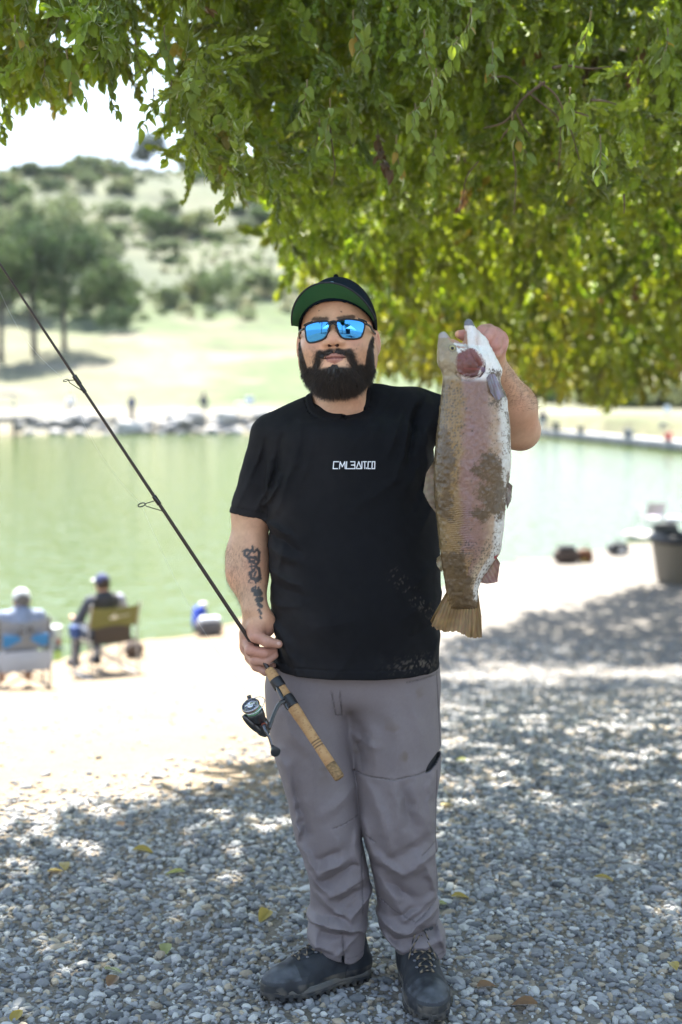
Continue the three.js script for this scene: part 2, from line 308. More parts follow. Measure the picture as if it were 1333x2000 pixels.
// the shaded piece of ground (x, D) under the crown
const SHADE = [[-9, 2.6], [-2.2, 3.9], [-1.1, 4.55], [-0.75, 4.85], [-0.25, 5.9], [-0.1, 8], [0.35, 11.5], [0.9, 14.5], [1.3, 18.3], [2.5, 20.6], [6.2, 25], [9, 28], [17, 27], [18, 8], [12, -3], [1, -4], [-2, -2], [-9, 0.3]];
function inPoly(x, y, poly) { let c = false; for (let i = 0, j = poly.length - 1; i < poly.length; j = i++) { const [xi, yi] = poly[i], [xj, yj] = poly[j]; if ((yi > y) !== (yj > y) && x < (xj - xi) * (y - yi) / (yj - yi) + xi) c = !c; } return c; }
{
  const R = rng(41), spots = [];
  const sunGround = (p) => { let t = p.y - beachH(p.x, -p.z); for (let i = 0; i < 3; i++) { const x = p.x - SUN.x / SUN.y * t, D = -(p.z - SUN.z / SUN.y * t); t = p.y - beachH(x, D); } return [p.x - SUN.x / SUN.y * t, -(p.z - SUN.z / SUN.y * t)]; };
  const shut = (x, D) => { // how shut the crown is over a piece of ground: gaps leave flecks of sun, a bright lane crosses the right side
    if (!inPoly(x + 0.25 * noise(x * 2.2, D * 2.2, 4), D + 0.3 * noise(x * 1.9, D * 1.9, 8), SHADE)) return 0;
    const lane = Math.exp(-Math.pow((D - (14.6 + 0.35 * x + 0.5 * noise(x * 0.9, 3, 1))) / 0.75, 2)) * (1 - sstep(4.2, 5.2, x));
    const man = Math.exp(-(Math.pow((x - 0.15) / 0.75, 2) + Math.pow((D - 2.9) / 1.1, 2)));
    const right = sstep(0.1, 0.8, x) * sstep(3.2, 4.2, D) * (1 - sstep(17.5, 19, D));
    const holes = sstep(0.02, 0.16, noise(x * 2.6, D * 2.1, 12) * 0.6 + noise(x * 5.5, D * 4.5, 2) * 0.5) * right;
    return clamp(1 - Math.max(lane * 1.5, holes * (1 - man)));
  };
  // 1: what hangs in front of the lens, by sight line and distance
  for (let i = 0; i < 60000 && spots.length < 8800; i++) {
    const px = -250 + R() * 1850, py = -350 + R() * 1150, low = canopyLow(px, 1) + 26 * noise(px * 0.03, 1, 1) + 14 * noise(px * 0.11, 5, 1);
    if (py > low - (px < 345 ? 55 : 14)) continue;
    const right = sstep(380, 620, px), f = clamp((py - 120) / 640);
    const d0 = lerp(4.0, lerp(4.6, 10.5, sstep(0.25, 1, f)), right) + 0.5 * noise(px * 0.006, py * 0.006, 3), d1 = d0 + lerp(1.6, lerp(2.5, 6, f), right);
    const D = lerp(d0, d1, Math.pow(R(), 0.9));
    if (px < 330 && noise(px * 0.014, py * 0.016, D * 0.6) < -0.12 + 0.25 * sstep(-100, 160, py)) continue;
    const rag = sstep(0, 110, low - py); if (R() > 0.3 + 0.7 * rag) continue;
    if (fbm(px * 0.012, py * 0.012, D * 0.8, 2) < lerp(-0.16, -0.34, right)) continue;
    const p = P(px, py, D); p.y = Math.max(p.y, beachH(p.x, D) + 0.9);
    const [gx, gD] = sunGround(p), sh = shut(gx, gD); if (inPoly(gx, gD, SHADE) && R() > sh + 0.12) continue;
    if (right > 0.5 && R() < -1 * f) continue;
    spots.push([p, D, 0]);
  }
  for (let i = 0; i < 4200; i++) { // the lower right of the crown is close set
    const px = 700 + R() * 800, py = 430 + R() * 350, low = canopyLow(px, 1) + 26 * noise(px * 0.03, 1, 1) + 14 * noise(px * 0.11, 5, 1); if (py > low - 14) continue;
    const f = clamp((py - 120) / 640), d0 = lerp(4.6, 10.5, sstep(0.25, 1, f)), D = d0 + 1 + 5 * R(), p = P(px, py, D); p.y = Math.max(p.y, beachH(p.x, D) + 0.9); spots.push([p, D, 0]);
  }
  // 2: the rest of the crown overhead and to the right, out of the frame
  for (let i = 0; i < 225000; i++) {
    const x = -7 + R() * 24, D = -3.5 + R() * 34, h = 3.6 + 0.6 * noise(x * 0.35, D * 0.35, 7) + R() * 2.6 + (D > 14 ? 0.4 : 0), p = V(x, h, -D), [gx, gD] = sunGround(p);
    if (R() > shut(gx, gD) * (0.42 + 0.35 * sstep(0.5, -0.2, gx) + 0.58 * Math.exp(-(Math.pow((gx - 0.2) / 1.0, 2) + Math.pow((gD - 2.8) / 1.1, 2)))) * (D > 15.5 ? 2.3 : D > 9 ? 0.7 : 1)) continue;
    const [px, py] = Q(x, h, D);
    if (px > -60 && px < 1400 && py > -40 && (px < 560 || D < 13 || py > canopyLow(px, 1) - 60 || R() > 0.5)) continue;
    spots.push([p, D, Math.hypot((gx - 0.2) / 0.9, (gD - 2.8) / 1.1) < 1 ? 2 : 1]);
  }

  const sprigs = [sprigGeo(1, 20, 0.14, 0.026), sprigGeo(2, 18, 0.12, 0.028), sprigGeo(3, 25, 0.17, 0.025), sprigGeo(4, 17, 0.11, 0.029)], big = [sprigGeo(7, 26, 0.2, 0.038), sprigGeo(8, 24, 0.17, 0.041)];
  const lists = [[], [], [], [], [], []], q = new THREE.Quaternion(), e = new THREE.Euler(), c = new THREE.Color(), s = V(1, 1, 1);
  const tint = (p) => { const k = R(), w = noise(p.x * 1.3, p.y * 1.3, p.z * 1.3), b = 0.55 + 0.9 * R(); const yl = 0.75 * sstep(6.5, 12, -p.z) * clamp(0.55 + 0.9 * w); return k < 0.008 ? [0.38 * b, 0.3 * b, 0.025 * b] : k < 0.012 ? [0.2 * b, 0.11 * b, 0.04 * b] : mixc([(0.25 + 0.08 * w) * b, (0.325 + 0.05 * w) * b, (0.014 + 0.006 * w) * b], [0.36 * b, 0.30 * b, 0.014 * b], yl); };
  const oak = thing('oak_tree', 'large oak with small leathery leaves hanging low over the gravel, nearest tree in the picture', 'tree', [6.4, beachH(6.4, 11.5), -11.5]);
  const off = oak.position;
  spots.forEach(([p, D, over], i) => {
    const far = D > 7.5 || (over && D > 6.5), k = far ? 4 + (i & 1) : i & 3; { const wild = R() < 0.6 ? 5 : 1.8; e.set((R() - 0.5) * wild, R() * 6.3, (R() - 0.5) * wild); }; q.setFromEuler(e);
    s.setScalar((0.8 + 0.5 * R()) * (over === 2 ? 2.1 : over && D > 15.5 ? 1.8 : over && D < 9 ? 1.35 : 1)); const m = new THREE.Matrix4().compose(p.clone().sub(off), q, s); lists[k].push([m, tint(p)]);
  });
  lists.forEach((l, k) => {
    const im = new THREE.InstancedMesh(k < 4 ? sprigs[k] : big[k - 4], leafMat, l.length); im.name = 'foliage'; im.castShadow = im.receiveShadow = true;
    l.forEach(([m, t], i) => { im.setMatrixAt(i, m); im.setColorAt(i, c.setRGB(...t)); }); im.userData.kind = 'stuff'; oak.add(im);
  });
  // single leaves at the near edge of the crown
  const shapes = [0, 1, 2, 3, 4, 5].map((k) => leafGeo(0.030 + 0.0025 * k, 0.019 + 0.0015 * (k % 3), 0.2 + 0.08 * k, 0.15 + 0.06 * k));
  const mats = [[0.21, 0.29, 0.02], [0.17, 0.25, 0.016], [0.24, 0.32, 0.02], [0.15, 0.22, 0.016], [0.36, 0.25, 0.025]].map((t) => { const m = leafMat.clone(); m.color.setRGB(...t); return m; });
  const twigs = [];
  for (let k = 0; k < 30; k++) { // hanging clusters of ten leaves each
    const px = k < 12 ? 20 + R() * 320 : 560 + R() * 760, py = k < 12 ? 10 + R() * 180 : 20 + R() * 280, D = 3.75 + R() * 0.6, p0 = P(px, py, D).sub(off), len = 0.08 + 0.04 * R(), sw = (R() - 0.5) * 0.13, sd = (R() - 0.5) * 0.13;
    const at = (t) => V(p0.x + sw * t * t, p0.y - len * t, p0.z + sd * t); twigs.push(tube([at(-0.12), at(0), at(0.35), at(0.7), at(1)], [0.003, 0.0024, 0.002, 0.0014, 0.0008], 5));
    for (let j = 0; j < 10; j++) { const l = part(oak, 'leaf', shapes[(k + j) % 6], mats[R() < 0.04 ? 4 : (k + (j % 3)) % 4]); l.position.copy(at(0.1 + 0.9 * j / 9)); l.rotation.set(0.5 + 0.8 * R(), j * 2.4 + R(), (R() - 0.5) * 1.8, 'YXZ'); l.scale.setScalar(0.85 + 0.4 * R()); }
  }
  const bark = (g, a = [0.115, 0.085, 0.06], b = [0.05, 0.038, 0.028]) => { const p = g.attributes.position, col = new Float32Array(p.count * 3); for (let i = 0; i < p.count; i++) { const n = fbm(p.getX(i) * 14, p.getY(i) * 4, p.getZ(i) * 14, 3); const t = mixc(b, a, clamp(0.5 + n)); col.set(t, i * 3); } g.setAttribute('color', new THREE.BufferAttribute(col, 3)); return g; };
  const trunkPts = smoothPts([V(0, -0.2, 0), V(0.1, 0.7, 0.05), V(-0.1, 1.8, 0.2), V(-0.35, 3.0, 0.5), V(-0.6, 4.2, 0.8), V(-0.9, 6, 1)], 22);
  part(oak, 'trunk', bark(tube(trunkPts, trunkPts.map((_, i) => lerp(0.46, 0.14, i / 22) + (i < 3 ? 0.16 * (1 - i / 3) : 0)), 14)), barkMat);
  const limbTo = [[-6.6, 5.0, 6.2], [-4.5, 5.0, 7.8], [-7.5, 4.7, 4.2], [-3.0, 5.1, 3.2], [-5.6, 4.1, 1.2], [-3.8, 4.8, -3.5], [1.2, 4.8, -7.5], [4.5, 5.2, 1.2], [2.5, 5.0, 6.5]];
  limbTo.forEach(([x, y, z], i) => { const b = V(-0.2 - 0.05 * i, 2.3 + 0.22 * i, 0.4), e2 = V(x, y, z), m = b.clone().lerp(e2, 0.5).add(V(0.3 * Math.sin(i * 2.1), 0.7, 0.3 * Math.cos(i * 1.7))), m2 = b.clone().lerp(e2, 0.8).add(V(0.2 * Math.cos(i), 0.35, 0.2)); const pts = smoothPts([b, m, m2, e2], 18); part(oak, 'limb', bark(tube(pts, pts.map((_, j) => lerp(0.15 - 0.006 * i, 0.03, j / 18)), 9)), barkMat); });
  // bare twigs and dead ends that show in the crown's gaps
  const bare = [[[1065, 160], [1020, 195], [1000, 235], [1003, 300], [1008, 345], [1004, 420]], [[1020, 195], [990, 235], [968, 245], [945, 250]], [[1003, 240], [985, 262], [978, 275]], [[1030, 178], [1062, 205], [1090, 230], [1096, 270], [1090, 332]], [[1055, 160], [1085, 185], [1105, 225], [1118, 262], [1132, 312]], [[1005, 215], [1022, 245], [1035, 264]], [[960, 152], [990, 150], [1020, 172]], [[935, 315], [912, 345], [905, 380], [898, 420]], [[1080, 132], [1110, 128], [1150, 134], [1195, 130]], [[1155, 195], [1185, 198], [1205, 204]], [[1112, 215], [1145, 225], [1150, 227]], [[836, 310], [850, 300], [856, 292]], [[1219, 380], [1220, 400], [1219, 416]], [[95, 0], [97, 30], [93, 52], [98, 70]], [[645, 250], [650, 290], [655, 330], [648, 360]]];
  bare.forEach((l, i) => { const pts = smoothPts(l.map(([x, y], j) => P(x, y, 4.25 + 0.05 * (i % 4) + 0.03 * j).sub(off)), 14); part(oak, 'bare_twig', bark(tube(pts, pts.map((_, j) => lerp(0.0046 - 0.0003 * (i % 8), 0.0017, j / 14)), 6), [0.15, 0.105, 0.07], [0.07, 0.048, 0.032]), barkMat); });
  part(oak, 'leaf_stalks', bark(merge(twigs), [0.2, 0.16, 0.08], [0.12, 0.1, 0.05]), barkMat).userData.kind = 'stuff';
}
// ---------------------------------------------------------------- far trees and shrubs
const FT = { dark: [0.045, 0.078, 0.027], mid: [0.075, 0.115, 0.035], grey: [0.15, 0.185, 0.085], pale: [0.18, 0.2, 0.085] };
function crownGeo(seed, rx, ry, rz, n, size, tone, lobes = 7) { // leaf clumps through the volume of a few overlapping lobes, gaps left between
  const R = rng(seed), L = [], pos = [], idx = [], col = [];
  for (let i = 0; i < lobes; i++) { const a = i * 2.4 + R(), r = 0.2 + 0.5 * R(); L.push([Math.cos(a) * r * rx, (R() * 1.5 - 0.72) * ry * 0.72, Math.sin(a) * r * rz, 0.32 + 0.26 * R()]); }
  const v = V(0, 0, 0), q = new THREE.Quaternion(), e = new THREE.Euler();
  for (let i = 0; i < n; i++) {
    const l = L[i % lobes], a = R() * 6.283, cz = R() * 2 - 1, s = Math.sqrt(1 - cz * cz), r = Math.pow(R(), 0.33);
    const c = V(l[0] + Math.cos(a) * s * r * l[3] * rx, l[1] + cz * r * l[3] * ry, l[2] + Math.sin(a) * s * r * l[3] * rz);
    if (noise(c.x * 1.7 / size * 0.3, c.y * 1.7 / size * 0.3, c.z * 1.7 / size * 0.3) < -0.35) continue;
    const k = 0.5 + 1.0 * R(), sz = size * (0.6 + 0.8 * R()), t = tone.map((x) => x * k); e.set(R() * 6, R() * 6, R() * 6); q.setFromEuler(e);
    const b = pos.length / 3; for (const [x, y, z] of [[-1, -0.4, 0], [0.1, -0.55, 0.25], [1, 0.1, 0], [0.2, 0.6, 0.3], [-0.6, 0.5, -0.1]]) { v.set(x * sz, y * sz, z * sz).applyQuaternion(q).add(c); pos.push(v.x, v.y, v.z); col.push(...t); }
    idx.push(b, b + 1, b + 3, b + 1, b + 2, b + 3, b, b + 3, b + 4);
  }
  return geoFrom(pos, idx, col);
}
const trunkCol = [0.05, 0.042, 0.035];
function trunkGeo(seed, h, r, lean, forks = 4, spread = 1.5) { const R = rng(seed), g = [], top = V(lean, h * 0.62, 0.1); g.push(tube(smoothPts([V(0, -0.4, 0), V(lean * 0.2, h * 0.2, 0), V(lean * 0.5, h * 0.42, 0.1), top], 8), [r * 1.3, r, r * 0.9, r * 0.85, r * 0.8, r * 0.75, r * 0.7, r * 0.62, r * 0.5], 8)); for (let i = 0; i < forks; i++) { const a = i * 6.28 / forks + R(), b = V(lean * 0.5, h * (0.36 + 0.06 * i), 0.1), e = V(lean + Math.cos(a) * spread * (0.7 + 0.6 * R()), h * (0.66 + 0.2 * R()), Math.sin(a) * spread); g.push(tube([b, b.clone().lerp(e, 0.5).add(V(0, 0.3, 0)), e], [r * 0.5, r * 0.35, r * 0.14], 6)); } return g; }
const darkBark = std(trunkCol, 0.95);
function farTree(name, label, px, pyBase, D, h, w, tone, seed, cat = 'tree', group, trunk = true, low = 0.28) {
  const b = P(px, pyBase, D), y = hillH(b.x, D), t = thing(name, label, cat, [b.x, y, -D], 0, group);
  if (trunk) part(t, 'trunk', trunkGeo(seed, h, h * 0.022, w * 0.06 * (seed % 3 - 1), 5, w * 0.3), darkBark);
  const c = crownGeo(seed * 7 + 1, w / 2, h * (1 - low) / 2, w / 2, trunk ? 2600 : 1300, Math.max(0.16, w * 0.032), tone, trunk ? 9 : 6); c.translate(0, h * (low + (1 - low) / 2), 0); part(t, 'crown', c, farLeafMat);
  return t;
}
const base = (px, py) => { const p = meet(px, py, hillH, 95, 600); return [px, py, -p.z]; };
farTree('tall_tree', 'tall dark tree at the left edge of the picture behind the fishing rod', ...base(2, 705), 13, 8, FT.mid, 11);
farTree('tall_tree', 'tall slim dark tree left of the rod, second trunk from the left edge', ...base(68, 692), 14.5, 7, FT.dark, 12, 'tree', undefined, true, 0.25);
farTree('tall_tree', 'dark spreading tree right of its neighbours above the shaded slope', ...base(126, 682), 13, 8.5, FT.dark, 13, 'tree', undefined, true, 0.25);
farTree('tall_tree', 'lower greyish tree leaning right beside the dark trees on the slope', ...base(205, 640), 9.5, 7.5, FT.mid, 14, 'tree', undefined, true, 0.12);
farTree('tall_tree', 'pale olive tree behind the dark trees on the left slope', ...base(165, 612), 15, 10, FT.grey, 15, 'tree', undefined, true, 0.2);
farTree('tall_tree', 'grey green tree high at the left edge behind the others', ...base(20, 600), 14, 12, FT.grey, 16, 'tree', undefined, true, 0.15);
farTree('ridge_oak', 'lone round dark oak standing on the ridge against the sky', ...base(288, 332), 8.2, 9.6, [0.05, 0.075, 0.05], 17, 'tree', undefined, true, 0.1);
farTree('bush', 'large pale olive bush on the lower slope left of the cap', ...base(424, 598), 4.6, 5.6, FT.mid, 18, 'bush', undefined, false, 0);
farTree('bush', 'small dark bush beside the large olive bush on the lower slope', ...base(378, 585), 3.2, 2.8, FT.dark, 19, 'bush', undefined, false, 0);
farTree('bush', 'rounded dark bush at the foot of the spreading tree', ...base(232, 652), 4.2, 5, FT.dark, 20, 'bush', undefined, false, 0);
farTree('bush', 'broad grey bush in the middle of the hillside', ...base(305, 468), 5, 9, FT.mid, 21, 'bush', undefined, false, 0);
{
  const R = rng(77), protos = [0, 1, 2, 3].map((k) => crownGeo(200 + k, 1, 0.75, 1, 620, 0.14, [FT.grey, FT.mid, FT.dark, FT.pale][k], 5));
  const names = ['grey green', 'mid green', 'dark', 'pale yellowish'];
  let n = 0;
  for (let i = 0; i < 400 && n < 92; i++) {
    const px = -60 + R() * 640, D = 176 + R() * 155, b = P(px, 600, D), y = hillH(b.x, D), py = Q(b.x, y, D)[1];
    if (fbm(b.x * 0.02, D * 0.02, 12, 2) < -0.08 || py < 328) continue;
    const k = R() < 0.45 ? 0 : R() < 0.5 ? 1 : R() < 0.35 ? 2 : 3, w = 1.1 + 2.6 * R() * R() + 0.4;
    const s = solo('shrub', protos[k], farLeafMat, `${names[k]} low shrub scattered on the dry hillside across the lake`, 'shrub', `${names[k]} shrubs scattered over the hillside`);
    s.position.set(b.x, y + 0.45 * w, -D); s.rotation.y = R() * 6; s.scale.set(w, w * (0.7 + 0.5 * R()), w); n++;
  }
  for (let i = 0; i < 9; i++) { const px = 30 + i * 24 + R() * 14, [, , D] = base(px, 345 - 12 * R()), b = P(px, 340, D), s = solo('shrub', protos[1 + (i & 1)], farLeafMat, 'low shrub along the skyline left of the lone ridge oak', 'shrub', 'shrubs along the skyline'); s.position.set(b.x, hillH(b.x, D) + 0.8, -D); s.scale.set(2.6 + R(), 2, 2.6); }
  // grassy scrub clumps on the bank behind the right dock
  for (let i = 0; i < 26; i++) { const x = 17 + R() * 26, D = farShore(x) + 22 + R() * 26, s = solo('shrub', protos[i % 3 ? 3 : 1], farLeafMat, 'yellow green shrub on the bank behind the long dock', 'shrub', 'shrubs on the bank behind the long dock'); s.position.set(x, hillH(x, D) + 0.5, -D); const w = 1.2 + R() * 1.4; s.scale.set(w, w * 0.8, w); }
}

{ // low scrub that covers the slope between the single shrubs
  const R = rng(91), g = crownGeo(301, 1, 0.7, 1, 150, 0.2, [1, 1, 1], 4), n = 1500, list = [], q = new THREE.Quaternion(), c = new THREE.Color();
  for (let i = 0; i < n * 4 && list.length < n; i++) { const D = 172 + R() * 165, x = (R() * 2 - 0.95) * 0.3 * D; if (fbm(x * 0.03, D * 0.03, 21, 3) + 0.25 * R() < -0.02) continue; const w = 0.5 + 1.1 * R() * R() + 0.2; list.push([new THREE.Matrix4().compose(V(x, hillH(x, D) + 0.3 * w, -D), q.setFromAxisAngle(V(0, 1, 0), R() * 6), V(w, w * (0.6 + 0.5 * R()), w)), R()]); }
  const im = new THREE.InstancedMesh(g, farLeafMat, list.length); im.name = 'hill_scrub'; im.castShadow = im.receiveShadow = true; list.forEach(([m, k], i) => { const b = 0.75 + 0.5 * R(); im.setMatrixAt(i, m); im.setColorAt(i, k < 0.55 ? c.setRGB(0.19 * b, 0.225 * b, 0.11 * b) : k < 0.8 ? c.setRGB(0.14 * b, 0.185 * b, 0.075 * b) : c.setRGB(0.24 * b, 0.235 * b, 0.13 * b)); }); tag(im, 'low grey green scrub covering the hillside across the lake', null, null, 'stuff'); scene.add(im);
}
// ---------------------------------------------------------------- loose gravel
{
  const R = rng(5), shapes = [];
  for (let k = 0; k < 6; k++) {
    const g = new THREE.IcosahedronGeometry(1, 1), p = g.attributes.position;
    for (let i = 0; i < p.count; i++) { const v = V(p.getX(i), p.getY(i), p.getZ(i)), f = 1 + 0.3 * noise(v.x * 1.3 + k * 9, v.y * 1.3, v.z * 1.3) + 0.12 * noise(v.x * 3, v.y * 3 + k * 5, v.z * 3); p.setXYZ(i, v.x * f, v.y * f * (0.5 + 0.05 * k), v.z * f * (0.66 + 0.05 * (k % 3))); }
    g.computeVertexNormals(); shapes.push(g);
  }
  const lists = shapes.map(() => []), q = new THREE.Quaternion(), e = new THREE.Euler(), s = V(0, 0, 0), c = new THREE.Color();
  const put = (x, D, r) => {
    const k = Math.floor(R() * 6), y = beachH(x, D); e.set((R() - 0.5) * 0.7, R() * 6.3, (R() - 0.5) * 0.7); q.setFromEuler(e); s.set(r * (0.85 + 0.5 * R()), r * (0.8 + 0.4 * R()), r * (0.8 + 0.4 * R()));
    const t = R(), b = 0.66 + 0.62 * R(), col = t < 0.58 ? [0.222 * b, 0.224 * b, 0.23 * b] : t < 0.78 ? [0.39 * b, 0.385 * b, 0.37 * b] : t < 0.91 ? [0.31 * b, 0.26 * b, 0.195 * b] : [0.11 * b, 0.115 * b, 0.12 * b];
    lists[k].push([new THREE.Matrix4().compose(V(x, y + r * (0.05 + 0.3 * R()), -D), q, s), col]);
  };
  const scatter = (n, D0, D1, r0, r1, pow, thin) => { for (let i = 0; i < n; i++) { const D = Math.sqrt(D0 * D0 + (D1 * D1 - D0 * D0) * R()), x = (R() * 2 - 1) * (0.33 * D + 0.3), share = gravelShare(x, D); if (R() > clamp(share * 1.35 + thin * (x > 0.3 || D < 5 ? 1 : 0.35))) continue; if (shoreS(x, D) < 0.4) continue; put(x, D, r0 + (r1 - r0) * Math.pow(R(), pow)); } };
  scatter(46000, 2.2, 5.2, 0.0042, 0.0138, 2.1, 0.16);
  scatter(3400, 2.2, 5.2, 0.011, 0.021, 2.2, 0.2);
  scatter(44000, 5.2, 9, 0.0055, 0.0155, 2, 0.05);
  scatter(2600, 5.2, 9, 0.014, 0.025, 2, 0.06);
  scatter(30000, 9, 19, 0.010, 0.024, 1.8, 0.035);
  const gravel = new THREE.Group(); gravel.name = 'gravel'; tag(gravel, 'loose grey and tan gravel covering the shore', null, null, 'stuff'); scene.add(gravel);
  const stoneMat = new THREE.MeshStandardMaterial({ color: 0xffffff, roughness: 0.9 });
  lists.forEach((l, k) => { const im = new THREE.InstancedMesh(shapes[k], stoneMat, l.length); im.name = 'stones'; im.castShadow = im.receiveShadow = true; im.userData.kind = 'stuff'; l.forEach(([m, t], i) => { im.setMatrixAt(i, m); im.setColorAt(i, c.setRGB(...t)); }); gravel.add(im); });
  // fallen leaves on the gravel
  const leafG = [0, 1, 2].map((k) => { const g = leafGeo(0.05, 0.03, 0.35 + 0.15 * k, 0.12); g.computeVertexNormals(); return g; });
  const tones = { yellow: [0.5, 0.36, 0.05], 'pale green': [0.36, 0.38, 0.12], brown: [0.25, 0.13, 0.05] };
  const spots = [[125, 1697, 'yellow', 'on the gravel in the left shade'], [93, 1712, 'yellow', 'beside another yellow leaf in the left shade'], [260, 1672, 'yellow', 'on bare tan soil near the left shade edge'], [235, 1615, 'brown', 'at the edge of the left shade'], [362, 1715, 'pale green', 'on grey gravel left of the trousers'], [525, 1790, 'yellow', 'just left of the trouser cuffs'], [325, 1858, 'pale green', 'among pebbles left of the boots'], [205, 1908, 'pale green', 'lying flat in the left foreground'], [212, 1943, 'brown', 'in the left foreground gravel'], [42, 1988, 'yellow', 'in the bottom left corner'], [873, 1778, 'pale green', 'right beside the right trouser leg'], [882, 1765, 'yellow', 'touching the pale green leaf by the right trouser leg'], [861, 1583, 'yellow', 'on gravel right of the knees'], [874, 1560, 'yellow', 'smaller and higher, right of the knees'], [1162, 1723, 'yellow', 'on the right foreground gravel'], [1128, 1660, 'brown', 'in the middle of the right gravel'], [912, 1490, 'pale green', 'right of the cargo pocket on the shaded gravel'], [932, 1945, 'brown', 'right of the front boot'], [405, 1475, 'brown', 'on sunlit sand left of the reel'], [1310, 1892, 'yellow', 'near the lower right edge'], [1050, 1975, 'brown', 'bottom edge right of the front boot'], [75, 1545, 'brown', 'on sunlit sand at the left edge']];
  const lm = {}; for (const k in tones) lm[k] = leafMat.clone(), lm[k].color.setRGB(...tones[k]);
  spots.forEach(([px, py, tone, where], i) => { const p = meet(px, py, beachH, 2.4, 12), l = solo('fallen_leaf', leafG[i % 3], lm[tone], `fallen ${tone} leaf ${where}`, 'leaf', 'fallen leaves on the gravel'); l.position.copy(p).add(V(0, 0.016, 0)); l.rotation.set((R() - 0.5) * 0.5, R() * 6, (R() - 0.5) * 0.6); l.scale.setScalar(0.9 + 0.45 * R()); });
}
// ---------------------------------------------------------------- the angler: one continuous body, clothes over it
const D0 = 3.46;
const M = (px, py, fwd = 0) => P(px, py, D0 - fwd);                    // a point of the figure, measured on its sight line, fwd metres nearer than its middle
const man = thing('person', 'bearded person in black T-shirt, grey trousers and cap, holding up a trout and a rod', 'person');
// folds: [x1, y1, x2, y2, width, height] drawn on an upright board through the figure; heights in mm
const foldField = (list) => {
  const G = 40, cells = new Map(), ins = list.map(([a, b, c, d, w, h, sk]) => ({ a, b, c, d, w, h: h / 1000, sk: sk ?? 0 }));
  ins.forEach((f) => { for (let i = Math.floor((Math.min(f.a, f.c) - 3 * f.w) / G); i <= (Math.max(f.a, f.c) + 3 * f.w) / G; i++) for (let j = Math.floor((Math.min(f.b, f.d) - 3 * f.w) / G); j <= (Math.max(f.b, f.d) + 3 * f.w) / G; j++) { const k = i * 1000 + j; (cells.get(k) ?? cells.set(k, []).get(k)).push(f); } });
  return (px, py) => { const wx = 7 * noise(px * 0.022, py * 0.022, 4) + 2.5 * noise(px * 0.07, py * 0.07, 9), wy = 7 * noise(px * 0.022, py * 0.022, 14) + 2.5 * noise(px * 0.07, py * 0.07, 19); px += wx; py += wy; const l = cells.get(Math.floor(px / G) * 1000 + Math.floor(py / G)); if (!l) return 0; let s = 0; for (const f of l) { const dx = f.c - f.a, dy = f.d - f.b, L2 = dx * dx + dy * dy, t = clamp(((px - f.a) * dx + (py - f.b) * dy) / L2), ex = px - f.a - dx * t, ey = py - f.b - dy * t, side = f.sk ? clamp(1 + f.sk * Math.sign(ex * dy - ey * dx), 0.35, 1.8) : 1, r = Math.hypot(ex, ey) / (f.w * side); if (r < 3) s += f.h * (0.82 * Math.exp(-r * r) + 0.22 * Math.exp(-1.9 * r)) * (0.35 + 0.65 * Math.sin(Math.PI * clamp(t * 0.9 + 0.05))); } return s; };
};

// ---- torso and legs, shared by the body and by the clothes over it
const torsoT = table([[790, 560, 800, 0.09, 0.10], [830, 520, 842, 0.118, 0.118], [900, 519, 852, 0.138, 0.128], [1000, 523, 857, 0.155, 0.135], [1100, 526, 861, 0.17, 0.14], [1200, 529, 862, 0.172, 0.14], [1260, 532, 861, 0.16, 0.14], [1300, 533, 861, 0.164, 0.14], [1335, 534, 862, 0.164, 0.14], [1420, 540, 858, 0.13, 0.13]]);
function torsoD(x, y, z, off) {                                        // elliptical sections; front and back depths differ
  const [px, py] = Q(x, y, D0), l = torsoT(py, 1), r = torsoT(py, 2), c = M((l + r) / 2, py), a = (r - l) / 2 / 803 - off, fz = z + D0, b = (fz > 0 ? torsoT(py, 3) : torsoT(py, 4)) - off;
  let d = Math.max(0, 1);
  const X = Math.abs(x - c.x) / a, Z = Math.abs(fz) / b, k = Math.pow(Math.pow(X, 2.35) + Math.pow(Z, 2.35), 1 / 2.35);
  d = (k - 1) * Math.min(a, b) * 0.92;
  return d;
}
// arm joints
const shR = M(536, 848, -0.01), elR = M(484, 1085, 0.0), wrR = M(499, 1190, 0.075);
const shL = M(806, 812, -0.01), elL = M(1012, 836, 0.03), wrL = M(962, 712, 0.165);
const hipR = M(612, 1370), knR = M(645, 1610, 0.015), anR = M(664, 1870, -0.005);
const hipL = M(775, 1370), knL = M(778, 1610, 0.015), anL = M(824, 1872, 0.0);
const armR = blend([cone(shR, M(493, 995, -0.01), 0.043, 0.045), cone(M(493, 995, -0.01), elR, 0.045, 0.0465), cone(elR, M(484, 1120, 0.02), 0.0465, 0.0455), cone(M(484, 1120, 0.02), wrR, 0.0455, 0.030)], 0.03);
const armL = blend([cone(shL, M(900, 826, 0), 0.042, 0.047), cone(M(900, 826, 0), elL, 0.047, 0.044), cone(elL, M(1004, 795, 0.07), 0.046, 0.05), cone(M(1004, 795, 0.07), wrL, 0.05, 0.031), ellip(M(1022, 846, 0.0), 0.036, 0.036, 0.04)], 0.03);
const legs = blend([cone(M(660, 1250), hipR, 0.085, 0.075), cone(M(725, 1250), hipL, 0.085, 0.075), cone(hipR, knR, 0.075, 0.05), cone(knR, anR, 0.05, 0.034), cone(hipL, knL, 0.075, 0.05), cone(knL, anL, 0.05, 0.034)], 0.02);
const feet = blend([cone(anR, M(640, 1905, 0.03), 0.032, 0.022), cone(anL, M(829, 1925, 0.06), 0.032, 0.022)], 0.03);
const neck = blend([cone(M(664, 705, -0.02), M(670, 800, -0.02), 0.066, 0.072), cone(M(645, 815, -0.03), M(556, 858, -0.02), 0.04, 0.036), cone(M(690, 812, -0.03), M(790, 818, -0.02), 0.042, 0.036)], 0.04);

